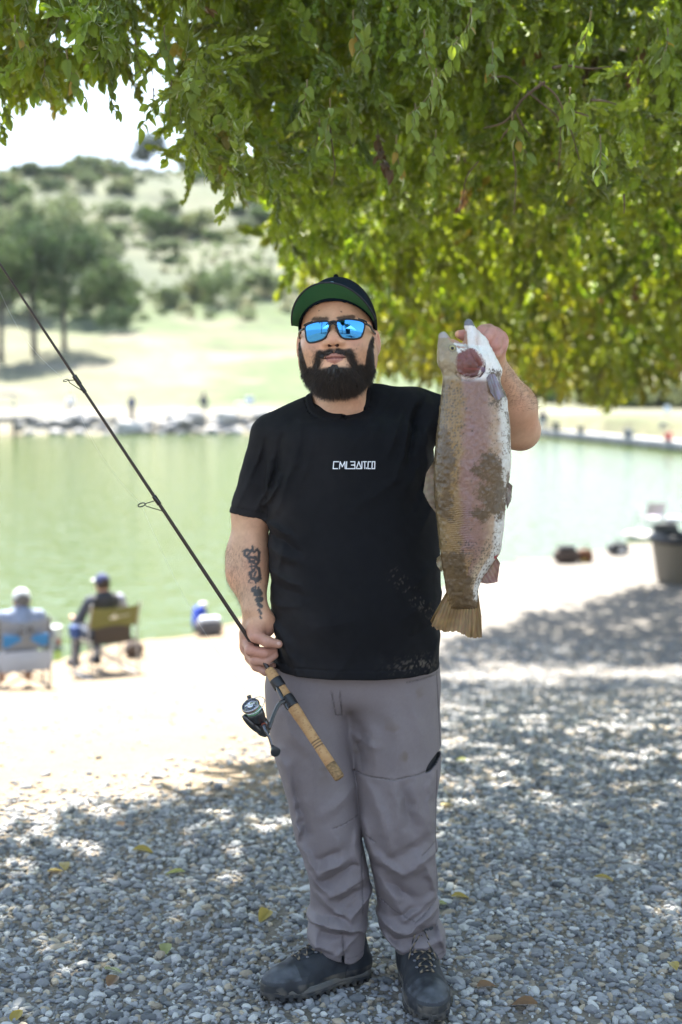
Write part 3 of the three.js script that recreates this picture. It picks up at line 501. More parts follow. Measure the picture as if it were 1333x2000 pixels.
// ---- the head in its own axes: x to the picture's right, y up, z out of the face
const headM = new THREE.Matrix4().compose(M(660, 672, 0.01), new THREE.Quaternion().setFromEuler(new THREE.Euler(-10 * Math.PI / 180, -6 * Math.PI / 180, 3.2 * Math.PI / 180, 'YXZ')), V(1, 1, 1)), headI = headM.clone().invert();
const H = (x, y, z) => V(x, y, z).applyMatrix4(headM);
const mirror = (f) => (x, y, z) => f(Math.abs(x), y, z);
const headParts = [
  ellip(V(0, 0.038, -0.012), 0.087, 0.104, 0.104), ellip(V(0, -0.03, 0.018), 0.077, 0.082, 0.073),
  mirror(cone(V(0.053, -0.05, 0.005), V(0.02, -0.094, 0.062), 0.03, 0.027)), ellip(V(0, -0.085, 0.055), 0.034, 0.026, 0.032),
  mirror(ellip(V(0.045, -0.022, 0.055), 0.032, 0.03, 0.032)), mirror(ellip(V(0.063, -0.035, 0.01), 0.024, 0.045, 0.035)),
];
const face = blend(headParts, 0.032);
const nose = blend([cone(V(0, 0.026, 0.084), V(0, -0.006, 0.104), 0.0085, 0.0115), cone(V(0, -0.006, 0.104), V(0, -0.0135, 0.107), 0.0115, 0.0125), mirror(ellip(V(0.0155, -0.0165, 0.0955), 0.0105, 0.0088, 0.0125))], 0.009);
const brow = mirror(cone(V(0.014, 0.036, 0.087), V(0.052, 0.036, 0.072), 0.009, 0.008));
const socket = mirror(ellip(V(0.031, 0.018, 0.094), 0.018, 0.011, 0.012));
const lipU = blend([mirror(cone(V(0.004, -0.0465, 0.0935), V(0.026, -0.0505, 0.082), 0.0062, 0.0035)), cone(V(-0.004, -0.047, 0.0935), V(0.004, -0.047, 0.0935), 0.006, 0.006)], 0.004);
const lipL = mirror(cone(V(0, -0.0572, 0.0925), V(0.022, -0.0545, 0.083), 0.0072, 0.0038));
const nostril = mirror(ellip(V(0.0078, -0.0225, 0.101), 0.0046, 0.0052, 0.006));
const earF = (() => { const a = ellip(V(0.091, 0.0, -0.012), 0.013, 0.032, 0.02), b = ellip(V(0.101, 0.003, -0.006), 0.009, 0.019, 0.010), l = ellip(V(0.0855, -0.026, -0.004), 0.008, 0.011, 0.009), tilt = (x, y, z) => smax(smin(a(x, y, z), l(x, y, z), 0.008), -b(x, y, z), 0.005); return mirror(tilt); })();
const mouthLine = mirror(cone(V(0, -0.0522, 0.1), V(0.0255, -0.0522, 0.0865), 0.0015, 0.0012));
function headL(x, y, z) {
  let d = face(x, y, z); if (d > 0.06) return d - 0.02;
  d = smin(d, brow(x, y, z), 0.014); d = smax(d, -socket(x, y, z), 0.012); d = smin(d, nose(x, y, z), 0.011); d = smax(d, -nostril(x, y, z), 0.003);
  d = smin(d, lipU(x, y, z), 0.006); d = smin(d, lipL(x, y, z), 0.006); d = smax(d, -mouthLine(x, y, z), 0.0025);
  return smin(d, earF(x, y, z), 0.006);
}
const tv = V(0, 0, 0);
const toHead = (x, y, z) => tv.set(x, y, z).applyMatrix4(headI);
const headW = (x, y, z) => { const p = toHead(x, y, z); return headL(p.x, p.y, p.z); };
// where the beard grows, looked at square to the face: 0 none, 1 full
function beardAt(x, y, z) {
  const a = Math.abs(x); if (z < -0.035 || a > 0.0895) return 0;
  const cheek = a > 0.06 ? lerp(-0.066, 0.008, clamp((a - 0.069) / 0.017)) : lerp(-0.074, -0.066, clamp((a - 0.045) / 0.013));
  let m = sstep(0.006, -0.006, y - cheek) * (a < 0.034 && y > -0.072 ? 0 : 1);
  if (z < -0.012 && a > 0.07) m = Math.max(m, sstep(0.012, 0.004, y) * sstep(-0.034, -0.01, z));
  const rim = lerp(0.030, 0.046, clamp((-0.036 - y) / 0.05)); if (y < -0.03 && y > -0.12) m = Math.max(m, Math.exp(-Math.pow((a - rim - 0.004) / 0.0095, 2)) * sstep(-0.026, -0.038, y) * 1.25);
  const mt = -0.0335 - 0.22 * Math.max(0, a - 0.01); if (a < 0.043 && z > 0.05) m = Math.max(m, sstep(0.0045, -0.001, y - mt - 0.002) * sstep(-0.0095, -0.004, y - mt + 0.001 + (a < 0.004 ? 0.003 : 0)) * (a < 0.003 ? 0.6 : 1));
  m = Math.max(m, sstep(0.011, 0.005, a) * sstep(-0.066, -0.071, y) * (z > 0.04 ? 1 : 0), sstep(-0.079, -0.086, y) * (z > -0.02 ? 1 : 0));
  return clamp(m);
}

// ---- hands: palm, five fingers each rooted in the palm
const chain = (pts, rr, k = 0.006) => blend(pts.slice(1).map((p, i) => cone(pts[i], p, rr[i], rr[i + 1])), k);
const palmR = blend([cone(wrR, M(495, 1228, 0.075), 0.030, 0.027), cone(M(489, 1240, 0.075), M(494, 1282, 0.06), 0.021, 0.018), cone(M(512, 1205, 0.085), M(500, 1236, 0.105), 0.021, 0.017), ellip(M(522, 1220, 0.075), 0.022, 0.03, 0.02), cone(M(485, 1240, 0.07), M(481, 1262, 0.065), 0.016, 0.015)], 0.018);
const thumbR = chain([M(497, 1226, 0.105), M(500, 1243, 0.122), M(522, 1253, 0.128), M(544, 1258, 0.122)], [0.0165, 0.0145, 0.0128, 0.0102]);
const fingersR = [
  chain([M(482, 1250, 0.075), M(490, 1270, 0.112), M(516, 1275, 0.116), M(535, 1271, 0.098)], [0.014, 0.0132, 0.0122, 0.01]),
  chain([M(482, 1268, 0.065), M(498, 1289, 0.105), M(520, 1291, 0.112), M(537, 1280, 0.1)], [0.013, 0.0122, 0.011, 0.0088]),
  chain([M(488, 1284, 0.055), M(501, 1301, 0.09), M(519, 1311, 0.098), M(534, 1312, 0.093)], [0.0122, 0.0112, 0.0102, 0.0085]),
  chain([M(492, 1286, 0.05), M(510, 1302, 0.055), M(524, 1306, 0.062), M(534, 1300, 0.06)], [0.011, 0.0098, 0.0088, 0.0075]),
];
const handR = (x, y, z) => { let d = palmR(x, y, z); if (d > 0.1) return d - 0.04; let f = thumbR(x, y, z); d = smin(d, f, 0.013); for (const g of fingersR) { const e = g(x, y, z); d = smin(d, e, d < e ? 0.006 : 0.006); } return d; };
const palmL = blend([cone(wrL, M(962, 676, 0.2), 0.030, 0.031), cone(M(948, 668, 0.205), M(972, 664, 0.2), 0.024, 0.024)], 0.018);
const fingersL = [
  chain([M(972, 660, 0.2), M(978, 674, 0.222), M(969, 690, 0.235), M(955, 692, 0.235)], [0.0145, 0.0135, 0.012, 0.0095]),
  chain([M(967, 650, 0.205), M(974, 658, 0.232), M(968, 674, 0.245), M(954, 678, 0.243)], [0.0142, 0.0132, 0.0118, 0.0095]),
  chain([M(956, 644, 0.21), M(960, 650, 0.238), M(952, 660, 0.252), M(940, 664, 0.25)], [0.0138, 0.0128, 0.0115, 0.009]),
  chain([M(944, 644, 0.21), M(940, 647, 0.236), M(932, 655, 0.246), M(925, 662, 0.244)], [0.0122, 0.0112, 0.01, 0.0082]),
  chain([M(935, 668, 0.2), M(918, 660, 0.218), M(907, 655, 0.235), M(897, 653, 0.242)], [0.0155, 0.0135, 0.0118, 0.0095]),
];
const handL = (x, y, z) => { let d = palmL(x, y, z); if (d > 0.1) return d - 0.04; for (const g of fingersL) { const e = g(x, y, z); d = smin(d, e, 0.0065); } return d; };

// ---- skin
const skinA = [0.64, 0.36, 0.215], skinRed = [0.50, 0.215, 0.15], skinTan = [0.49, 0.275, 0.17], inkC = [0.035, 0.045, 0.05], hairC = [0.018, 0.013, 0.011];
const tattoo = (() => { // ink on the inner forearm: a crown-like flourish, letters and curls, and a dark hand shape, as strokes on the board
  const S = [[480, 1072, 486, 1069, 2.9], [486, 1069, 492, 1072, 2.7], [492, 1072, 488, 1079, 2.6], [482, 1078, 480, 1072, 2.7], [482, 1079, 490, 1084, 3.1], [494, 1070, 500, 1073, 2.7], [500, 1073, 505, 1069, 2.5], [505, 1069, 509, 1075, 2.7], [509, 1075, 508, 1086, 2.9], [497, 1068, 496, 1063, 2.0], [493, 1083, 503, 1083, 2.9], [490, 1084, 491, 1091, 2.8], [491, 1091, 500, 1090, 2.7], [500, 1084, 509, 1090, 2.9], [509, 1090, 505, 1097, 2.7], [505, 1097, 498, 1093, 2.2], [492, 1100, 498, 1099, 1.8], [495, 1095, 495, 1104, 1.9], [501, 1100, 509, 1104, 2.9], [500, 1106, 492, 1112, 3.0], [492, 1112, 496, 1121, 3.3], [496, 1121, 504, 1124, 3.4], [504, 1124, 511, 1118, 3.4], [511, 1118, 509, 1106, 2.9], [503, 1110, 501, 1117, 2.5], [507, 1127, 513, 1123, 2.2], [494, 1123, 490, 1126, 1.2], [490, 1126, 492, 1130, 1.2], [492, 1130, 498, 1129, 1.2], [501, 1124, 504, 1131, 1.4], [504, 1131, 506, 1124, 1.4], [508, 1129, 512, 1129, 1.2], [497, 1141, 500, 1138, 2.2], [503, 1137, 504, 1142, 2.2], [509, 1139, 508, 1143, 2.2], [499, 1144, 511, 1145, 3.8], [504, 1150, 513, 1150, 4.7], [508, 1160, 514, 1160, 5.0], [510, 1168, 515, 1172, 4.0], [511, 1178, 515, 1184, 2.9], [513, 1190, 516, 1194, 1.8]];
  return (px, py) => { if (px < 474 || px > 524 || py < 1056 || py > 1204) return 0; let m = 0; for (const [a, b, c, d, w] of S) m = Math.max(m, sstep(w + 0.55, w - 0.75, seg2(px, py, a, b, c, d))); return m; };
})();
function skinColor(x, y, z, nx, ny, nz) {
  const h = toHead(x, y, z), n = noise(x * 60, y * 60, z * 60), n2 = noise(x * 260, y * 260, z * 260); let c;
  if (headL(h.x, h.y, h.z) < 0.012 && h.y > -0.14) {
    const a = Math.abs(h.x), hx = h.x, hy = h.y, hz = h.z;
    c = mixc(skinA, skinRed, clamp(0.55 * Math.exp(-Math.pow((a - 0.05) / 0.022, 2) - Math.pow((hy + 0.012) / 0.022, 2)) + 0.5 * Math.exp(-Math.pow(hx / 0.018, 2) - Math.pow((hy + 0.01) / 0.016, 2)) * sstep(0.085, 0.1, hz) + (a > 0.078 && hz < 0.02 ? 0.5 : 0)));
    if (Math.min(lipU(hx, hy, hz), lipL(hx, hy, hz)) < 0.0022) c = mixc(c, [0.36, 0.145, 0.12], 0.8);
    if (mouthLine(hx, hy, hz) < 0.0012) c = mixc(c, [0.16, 0.05, 0.045], 0.8);
    if (nostril(hx, hy, hz) < 0.0012) c = [0.07, 0.025, 0.02];
    const eb = seg2(a, hy, 0.014, 0.0405, 0.047, 0.0455); if (hz > 0.04) c = mixc(c, [0.045, 0.028, 0.02], 0.88 * sstep(0.0078, 0.003, eb + 0.002 * n2));
    const b = beardAt(hx, hy, hz), stub = sstep(0.0, -0.03, hy) * sstep(0.03, 0.05, a) * 0.3; c = mixc(c, [0.07, 0.045, 0.035], clamp(stub * (0.7 + 0.6 * n2))); c = mixc(c, hairC, clamp(b * 1.1 - 0.05 + 0.2 * n2));
    if (hy > 0.05 && (hz < 0.0)) c = [0.03, 0.022, 0.018];
    for (const [mx, my] of [[-0.034, 0.066], [0.052, -0.032], [0.02, 0.058]]) if (Math.hypot(hx - mx, hy - my) < 0.0018 && hz > 0) c = mixc(c, [0.08, 0.035, 0.025], 0.8);
  } else {
    const [px, py] = Q(x, y, D0); c = mixc(skinA, skinTan, 0.6);
    if (py > 1015 && px < 560 && py < 1330) { c = mixc(c, [0.40, 0.215, 0.155], sstep(1190, 1230, py)); const t = nz > -0.3 ? tattoo(px, py) : 0; c = mixc(c, inkC, t * 0.93); const f = 0.16 * sstep(0.2, 0.6, noise(x * 420 + y * 160, y * 60, z * 200)) * (1 - sstep(1190, 1210, py)) * sstep(1040, 1080, py) * sstep(505, 480, px + 8 * n); c = mixc(c, [0.09, 0.05, 0.035], f * 1.6); }
    if (px > 880) { const f = sstep(0.15, 0.55, noise(x * 380 - y * 120, y * 90, z * 150)) * sstep(820, 770, py) * sstep(700, 715, py); c = mixc(mixc(c, [0.31, 0.155, 0.1], 0.3), [0.08, 0.045, 0.03], 0.34 * f); c = mixc(c, [0.42, 0.2, 0.16], sstep(705, 690, py)); }
    if (px > 600 && px < 760 && py < 800) { c = mixc(skinA, skinTan, 0.3); if (Math.hypot(px - 623, py - 795) < 1.6) c = [0.1, 0.05, 0.04]; }
  }
  const n3 = noise(x * 24, y * 24, z * 24 + 5); return [c[0] * (1 + 0.08 * n + 0.07 * n2 + 0.05 * n3), c[1] * (1 + 0.09 * n + 0.08 * n2 - 0.05 * n3), c[2] * (1 + 0.09 * n + 0.08 * n2 - 0.06 * n3)];
}
const nailR = [M(545, 1257, 0.131), M(535, 1277, 0.108), M(532, 1313, 0.1015)];
{
  const bodyF = (x, y, z) => { let d = torsoD(x, y, z, 0.03); const [, py] = Q(x, y, D0); d = smax(d, (py - 1280) / 803, 0.04); d = smax(d, (850 - py) / 803, 0.05); d = smin(d, armR(x, y, z), 0.02); d = smin(d, armL(x, y, z), 0.02); d = smin(d, neck(x, y, z), 0.02); return smin(smin(d, legs(x, y, z), 0.03), feet(x, y, z), 0.02); };
  // a coarse trunk under the clothes; fine forearms, hands, neck and head
  const cut = (f, g) => (x, y, z) => Math.max(f(x, y, z), g(x, y, z));
  const all = (x, y, z) => { let d = bodyF(x, y, z); const hd = headW(x, y, z); d = smin(d, hd, 0.02); const a = handR(x, y, z); if (a < 0.08) d = smin(d, a, 0.01); const b = handL(x, y, z); if (b < 0.08) d = smin(d, b, 0.01); return d; };
  const inBox = (lo, hi) => (x, y, z) => Math.max(lo.x - x, x - hi.x, lo.y - y, y - hi.y, lo.z - z, z - hi.z);
  const fine = [
    [M(440, 1345, 0), M(560, 1000, 0), 0.0032, -0.09, 0.17], [M(560, 822, 0), M(770, 520, 0), 0.0025, -0.16, 0.16], [M(840, 892, 0), M(1062, 630, 0), 0.0036, -0.09, 0.29],
  ].map(([a, b, h, z0, z1]) => ({ lo: V(a.x, a.y, -D0 + z0), hi: V(b.x, b.y, -D0 + z1), h }));
  const list = fine.map((b) => { const e = V(b.h * 3, b.h * 3, b.h * 3); return mesh(cut(all, inBox(b.lo, b.hi)), b.lo.clone().sub(e), b.hi.clone().add(e), b.h, skinColor); });
  const outside = (x, y, z) => { let d = -1; for (const b of fine) d = Math.max(d, -inBox(b.lo, b.hi)(x, y, z)); return d; };
  list.push(mesh(cut(bodyF, outside), V(-0.35, -0.02, -D0 - 0.2), V(0.45, 1.6, -D0 + 0.26), 0.011, skinColor));
  const skinMat = new THREE.MeshPhysicalMaterial({ vertexColors: true, roughness: 0.46, specularIntensity: 0.8 });
  man.add(Object.assign(part(man, 'body', merge(list), skinMat), {}));
  const nailMat = std([0.52, 0.33, 0.27], 0.3);
  nailR.forEach((p, i) => { const g = new THREE.SphereGeometry(1, 10, 8); g.scale(0.0058, 0.0044, 0.0022); g.rotateZ(-0.15); g.rotateY(0.4); g.translate(p.x, p.y, p.z); part(man, 'fingernail', g, nailMat); });
  const eyeMat = std([0.6, 0.57, 0.53], 0.2); for (const s of [-1, 1]) { const g = new THREE.SphereGeometry(0.0115, 12, 10), p = H(s * 0.031, 0.018, 0.0745); g.translate(p.x, p.y, p.z); part(man, 'eye', g, eyeMat); }
}
// ---- beard, moustache, sideburns and arm hair as strands
function strands(n, seed, pick, len, dir, r0, curl = 0.3, cols = [[0.010, 0.0075, 0.006], [0.08, 0.05, 0.033]]) {
  const R = rng(seed), pos = [], idx = [], col = [];
  let made = 0, tries = 0;
  while (made < n && tries++ < n * 30) {
    const s = pick(R); if (!s) continue; made++;
    const [p, nrm] = s, L = len(p, R), d = dir(p, nrm, R).normalize(), sideV = V(R() - 0.5, R() - 0.5, R() - 0.5).cross(d).normalize(), segs = 3, c = mixc(cols[0], cols[1], R());
    const b = pos.length / 3, cur = V(R() - 0.5, R() - 0.5, R() - 0.5).multiplyScalar(curl * L), up = d.clone().cross(sideV);
    for (let i = 0; i <= segs; i++) { const t = i / segs, q = p.clone().addScaledVector(d, L * t).addScaledVector(cur, t * t); q.y -= 0.25 * L * t * t; const w = r0 * (1 - 0.75 * t); for (let k = 0; k < 3; k++) { const a = k * 2.094; pos.push(q.x + (sideV.x * Math.cos(a) + up.x * Math.sin(a)) * w, q.y + (sideV.y * Math.cos(a) + up.y * Math.sin(a)) * w, q.z + (sideV.z * Math.cos(a) + up.z * Math.sin(a)) * w); col.push(...c); } }
    for (let i = 0; i < segs; i++) for (let k = 0; k < 3; k++) { const a = b + i * 3 + k, e = b + i * 3 + (k + 1) % 3; idx.push(a, e, a + 3, e, e + 3, a + 3); }
  }
  return geoFrom(pos, idx, col);
}
function onField(f, p, e = 0.002) { let g = V(0, 1, 0); for (let i = 0; i < 5; i++) { const d = f(p.x, p.y, p.z); g = V(f(p.x + e, p.y, p.z) - f(p.x - e, p.y, p.z), f(p.x, p.y + e, p.z) - f(p.x, p.y - e, p.z), f(p.x, p.y, p.z + e) - f(p.x, p.y, p.z - e)).normalize(); p.addScaledVector(g, -d); } return g; }
const hairMat = vcol(0.55);
{
  // the beard's mass
  const mass = blend([ellip(V(0, -0.091, 0.06), 0.046, 0.037, 0.04), mirror(cone(V(0.066, -0.066, -0.006), V(0.032, -0.1, 0.05), 0.0145, 0.022)), mirror(cone(V(0.0865, -0.002, -0.024), V(0.074, -0.056, -0.018), 0.002, 0.009)), mirror(cone(V(0.041, -0.062, 0.072), V(0.036, -0.088, 0.07), 0.0065, 0.013)), mirror(cone(V(0.006, -0.0395, 0.0945), V(0.031, -0.046, 0.082), 0.0045, 0.0048)), mirror(cone(V(0.031, -0.046, 0.082), V(0.041, -0.064, 0.073), 0.0048, 0.0065)), cone(V(0, -0.075, 0.084), V(0, -0.09, 0.082), 0.006, 0.014)], 0.012);
  const beardF = (x, y, z) => smax(mass(x, y, z) + 0.0022 * noise(x * 220, y * 70, z * 220), -lipL(x, y, z) + 0.0005, 0.003);
  const bg = mesh(beardF, V(-0.1, -0.15, -0.04), V(0.1, 0.01, 0.12), 0.0024, (x, y, z) => { const n = noise(x * 400, y * 90, z * 400); return mixc([0.011, 0.0085, 0.0075], [0.026, 0.018, 0.014], clamp(0.5 + n)); });
  const R0 = rng(3);
  const st = strands(13000, 21, (R) => {
    const x = (R() * 2 - 1) * 0.088, y = 0.012 - R() * 0.15, z = -0.02 + R() * 0.14, p = V(x, y, z), f = (a, b, c) => Math.min(headL(a, b, c), mass(a, b, c)); if (Math.abs(f(x, y, z)) > 0.02) return null; const n = onField(f, p), m = beardAt(p.x, p.y, p.z); if (R() > m && mass(p.x, p.y, p.z) > 0.001) return null; if (Math.abs(p.x) > 0.089) return null; if (lipU(p.x, p.y, p.z) < 0.001 || lipL(p.x, p.y, p.z) < 0.0015) return null; if (mass(p.x, p.y, p.z) > 0.004 && p.y > -0.026 && Math.abs(p.x) < 0.06) return null; return [p.addScaledVector(n, -0.001), n]; },
    (p, R) => (0.006 + 0.011 * sstep(-0.06, -0.11, p.y)) * (0.6 + 0.7 * R()), (p, n, R) => V(n.x * 0.8 + clamp(p.x * 4, -0.2, 0.2) + (R() - 0.5) * 0.5, -0.8 + n.y * 0.5 + (R() - 0.5) * 0.4, n.z * 0.6 + (R() - 0.5) * 0.4), 0.00042);
  const g = merge([bg, st]); g.applyMatrix4(headM); part(man, 'beard', g, hairMat);
  const arm = (f, b, n, seed, down) => strands(n, seed, (R) => { const p = V(lerp(b[0].x, b[1].x, R()), lerp(b[0].y, b[1].y, R()), -D0 + lerp(b[2], b[3], R())); if (Math.abs(f(p.x, p.y, p.z)) > 0.012) return null; const nn = onField(f, p, 0.004); return [p, nn]; }, (p, R) => 0.005 + 0.008 * R(), (p, nn, R) => down.clone().addScaledVector(nn, 0.65).add(V((R() - 0.5) * 0.6, (R() - 0.5) * 0.6, (R() - 0.5) * 0.6)), 0.00016, 0.4, [[0.05, 0.03, 0.02], [0.14, 0.08, 0.05]]);
  part(man, 'arm_hair', merge([arm(armR, [M(440, 1190), M(505, 1060), -0.06, 0.12], 1500, 31, V(0.15, -0.7, 0)), arm(armL, [M(960, 800), M(1055, 705), -0.03, 0.24], 1700, 32, V(0.4, 0.4, 0))]), hairMat);
}
// ---------------------------------------------------------------- T-shirt
const shirtFolds = foldField([
  [590, 830, 548, 985, 9, 4], [560, 850, 528, 950, 7, -4], [618, 840, 580, 960, 11, 2.5], [545, 930, 520, 985, 6, 4],
  [524, 1015, 575, 1040, 8, 5], [526, 1040, 590, 1065, 7, -4], [528, 1062, 585, 1082, 8, 5], [560, 1060, 545, 1110, 8, 4], [530, 1100, 580, 1130, 9, 4], [532, 1130, 600, 1152, 9, -3], [534, 1165, 590, 1175, 8, 3],
  [535, 1200, 575, 1245, 9, 5], [536, 1232, 570, 1288, 8, -6], [540, 1215, 600, 1300, 10, 4], [562, 1240, 585, 1312, 7, 4],
  [800, 770, 752, 880, 10, 4], [830, 772, 788, 900, 9, -5], [812, 770, 770, 930, 8, 4], [846, 790, 822, 930, 8, 5], [835, 830, 790, 960, 10, 3], [770, 770, 720, 850, 10, 2.5], [742, 775, 690, 870, 9, 2], [848, 880, 800, 990, 9, -4], [856, 960, 812, 1040, 10, 3.5], [780, 930, 690, 985, 12, 2.5],
  [855, 1090, 800, 1130, 10, 3], [858, 1150, 780, 1190, 12, 3], [856, 1200, 800, 1225, 9, -3], [700, 1180, 600, 1215, 16, 2.5], [690, 1240, 640, 1310, 12, 2.5], [780, 1235, 800, 1315, 14, 3], [850, 1235, 830, 1300, 9, 4], [730, 1250, 725, 1318, 11, 2],
  [512, 870, 470, 985, 7, 3], [530, 900, 505, 1000, 7, 4], [522, 860, 500, 930, 7, -3],
]);
const shoulderS = blend([cone(M(642, 797, -0.03), M(543, 849, -0.02), 0.052, 0.052), cone(M(698, 785, -0.03), M(806, 803, -0.02), 0.052, 0.055)], 0.05);
const sleeveR = cone(M(533, 856, -0.01), M(487, 1012, -0.005), 0.0535, 0.0515), sleeveL = cone(M(806, 806, -0.015), M(930, 826, 0), 0.056, 0.053);
const hemY = (px) => 1303 - 4 * Math.pow(Math.abs(px - 700) / 160, 2);
const neckTube = cone(M(668, 700, -0.03), M(660, 812, -0.005), 0.0675, 0.0665);
const collarY = (px, fz) => 808 - (0.075 - fz) * 370 - (px - 655) * 0.1;
function shirtBase(x, y, z) {
  const [px, py] = Q(x, y, D0), fz = z + D0;
  let t = torsoD(x, y, z, 0); t = smax(t, (812 - py) / 803, 0.06); t = smin(t, shoulderS(x, y, z), 0.055);
  let sR = sleeveR(x, y, z); sR = Math.max(sR, (py - (1000 + (px - 447) * 0.165)) / 803); if (py > 985) sR = Math.max(sR, -(sleeveR(x, y, z) + 0.006));
  let sL = sleeveL(x, y, z); sL = Math.max(sL, (px - 918) / 803);
  return [smin(smin(t, sR, 0.016), sL, 0.03), px, py, fz];
}
function shirtF(x, y, z) {
  let [d, px, py, fz] = shirtBase(x, y, z); if (d > 0.06) return d - 0.01;
  d -= fz > -0.06 ? 1.7 * shirtFolds(px, py) * sstep(-0.06, 0.02, fz) : 0;
  d -= 0.0022 * fbm(x * 16 + y * 5, y * 10, z * 16, 3) + 0.0012 * noise(x * 38 + y * 22, y * 24, z * 30);
  if (px > 520) { const hem = hemY(px); d += 0.0016 * Math.exp(-Math.pow((py - hem + 17) / 1.6, 2)); d = smax(d, (py - hem) / 803, 0.004); if (py > hem - 10) d = Math.max(d, -(d + 0.02)); }
  else d += 0.0014 * Math.exp(-Math.pow((py - (1000 + (px - 447) * 0.165) + 13) / 1.5, 2));
  const nt = neckTube(x, y, z), up = (collarY(px, fz) - py) / 803, open = Math.max(nt, -up); d = smax(d, -open, 0.004);
  d += 0.0022 * Math.exp(-Math.pow((open - 0.0155) / 0.0016, 2)) * (py < 850 ? 1 : 0); if (open < 0.0155 && py < 850) d -= 0.0012;
  return d;
}
const shirtC = (x, y, z) => {
  const [px, py] = Q(x, y, D0), n = noise(x * 90, y * 90, z * 90); let c = [0.0066, 0.007, 0.0086];
  c = mixc(c, [0.036, 0.032, 0.032], clamp(0.35 + 0.6 * fbm(x * 7, y * 7, z * 7, 3)) * sstep(720, 545, px)); // washed-out patches towards the side seam
  let dust = 0; if (z > -D0) {
    dust += sstep(0.25, 0.6, noise(x * 300, y * 240, 3) + 0.5 * n) * Math.exp(-Math.pow((px - 810) / 42, 2) - Math.pow((py - 1280) / 15, 2)) * 0.5;
    dust += sstep(0.35, 0.65, noise(x * 320 + y * 200, y * 200, 9)) * Math.exp(-Math.pow(seg2(px, py, 765, 1105, 838, 1185) / 11, 2)) * 0.35;
  }
  return mixc(c, [0.16, 0.135, 0.11], clamp(dust)).map((v) => v * (1 + 0.12 * n));
};
const shirt = part(man, 't_shirt', mesh(shirtF, V(-0.3, 0.62, -D0 - 0.19), V(0.34, 1.56, -D0 + 0.21), 0.0042, shirtC), new THREE.MeshPhysicalMaterial({ vertexColors: true, roughness: 0.82, sheen: 0.04, sheenRoughness: 0.55, sheenColor: new THREE.Color(0.3, 0.33, 0.4), specularIntensity: 0.25 }));
{ // chest print: squared letters as ribbons that lie on the cloth
  const glyphs = { C: [[[1, 0, 0.12, 0, 0, 1, 0.86, 1]]], M: [[[0, 1, 0.12, 0, 0.5, 0.72, 0.95, 0, 1.02, 1]]], L: [[[0.1, 0, 0, 1, 0.95, 1]]], B: [[[0, 0, 0.92, 0, 0.9, 0.44, 0.15, 0.48]], [[0.15, 0.48, 0.92, 0.52, 0.92, 1, 0, 1]]], A: [[[0, 1, 0.5, 0, 1, 1, 0.22, 1]]], I: [[[0.2, 0, 0.2, 1]]], T: [[[-0.25, 0, 0.85, 0]], [[0.3, 0, 0.3, 1]]], '.': [[[0.05, 0.9, 0.2, 1]]], O: [[[0.12, 0, 1, 0, 0.92, 1, 0, 1, 0.12, 0]]] };
  const word = [['C', 651, 10.5], ['M', 663.5, 11], ['L', 677, 7.5], ['B', 685.5, 9], ['A', 696.5, 10], ['I', 707, 3], ['T', 711.5, 6], ['.', 716.3, 2.5], ['C', 719.4, 6], ['O', 727.4, 5.8]];
  const pos = [], idx = [], W = 0.92;
  const put = (px, py) => { const p = M(px, py, 0.165); for (let i = 0; i < 30; i++) { const d = shirtF(p.x, p.y, p.z); if (d < 0.0004) break; p.z -= Math.max(0.0003, d * 0.8); } p.z += 0.0009; return p; };
  const seg = (ax, ay, bx, by) => { const l = Math.hypot(bx - ax, by - ay), ux = (bx - ax) / l, uy = (by - ay) / l, n = Math.max(1, Math.ceil(l / 2.5)); ax -= ux * W * 0.8; ay -= uy * W * 0.8; bx += ux * W * 0.8; by += uy * W * 0.8; const b = pos.length / 3; for (let i = 0; i <= n; i++) for (const s of [-1, 1]) { const p = put(lerp(ax, bx, i / n) - uy * W * s, lerp(ay, by, i / n) + ux * W * s); pos.push(p.x, p.y, p.z); } for (let i = 0; i < n; i++) { const a = b + 2 * i; idx.push(a, a + 1, a + 2, a + 1, a + 3, a + 2); } };
  for (const [ch, x0, w] of word) for (const [l] of glyphs[ch]) for (let i = 0; i + 3 < l.length; i += 2) seg(x0 + l[i] * w, 903 + l[i + 1] * 13.5, x0 + l[i + 2] * w, 903 + l[i + 3] * 13.5);
  part(shirt, 'chest_print', geoFrom(pos, idx), new THREE.MeshStandardMaterial({ color: new THREE.Color().setRGB(0.72, 0.73, 0.76), roughness: 0.7, side: THREE.DoubleSide }));
}
// ---------------------------------------------------------------- trousers
const legTR = table([[1260, 530, 700, 0, 0.11], [1300, 525, 700, 0, 0.115], [1340, 518, 692, 0, 0.118], [1400, 521, 690, 0.0, 0.122], [1450, 531, 692, 0.01, 0.11], [1500, 545, 697, 0.018, 0.1], [1550, 562, 702, 0.024, 0.094], [1600, 578, 706, 0.03, 0.088], [1640, 586, 709, 0.03, 0.085], [1680, 597, 716, 0.024, 0.08], [1720, 605, 724, 0.014, 0.076], [1765, 606, 720, 0, 0.076], [1785, 603, 717, -0.004, 0.078], [1850, 602, 713, -0.006, 0.074], [1900, 604, 713, -0.006, 0.074]]);
const legTL = table([[1260, 655, 850, 0, 0.11], [1300, 655, 851, 0, 0.115], [1340, 664, 855, 0, 0.118], [1400, 676, 860, 0, 0.122], [1450, 683, 861, 0.01, 0.112], [1500, 689, 860, 0.02, 0.104], [1550, 695, 853, 0.028, 0.097], [1600, 705, 851, 0.034, 0.092], [1650, 718, 852, 0.03, 0.086], [1700, 728, 854, 0.018, 0.08], [1750, 736, 856, 0.006, 0.078], [1800, 744, 861, 0, 0.077], [1838, 766, 866, 0, 0.073], [1890, 785, 871, 0, 0.07]]);
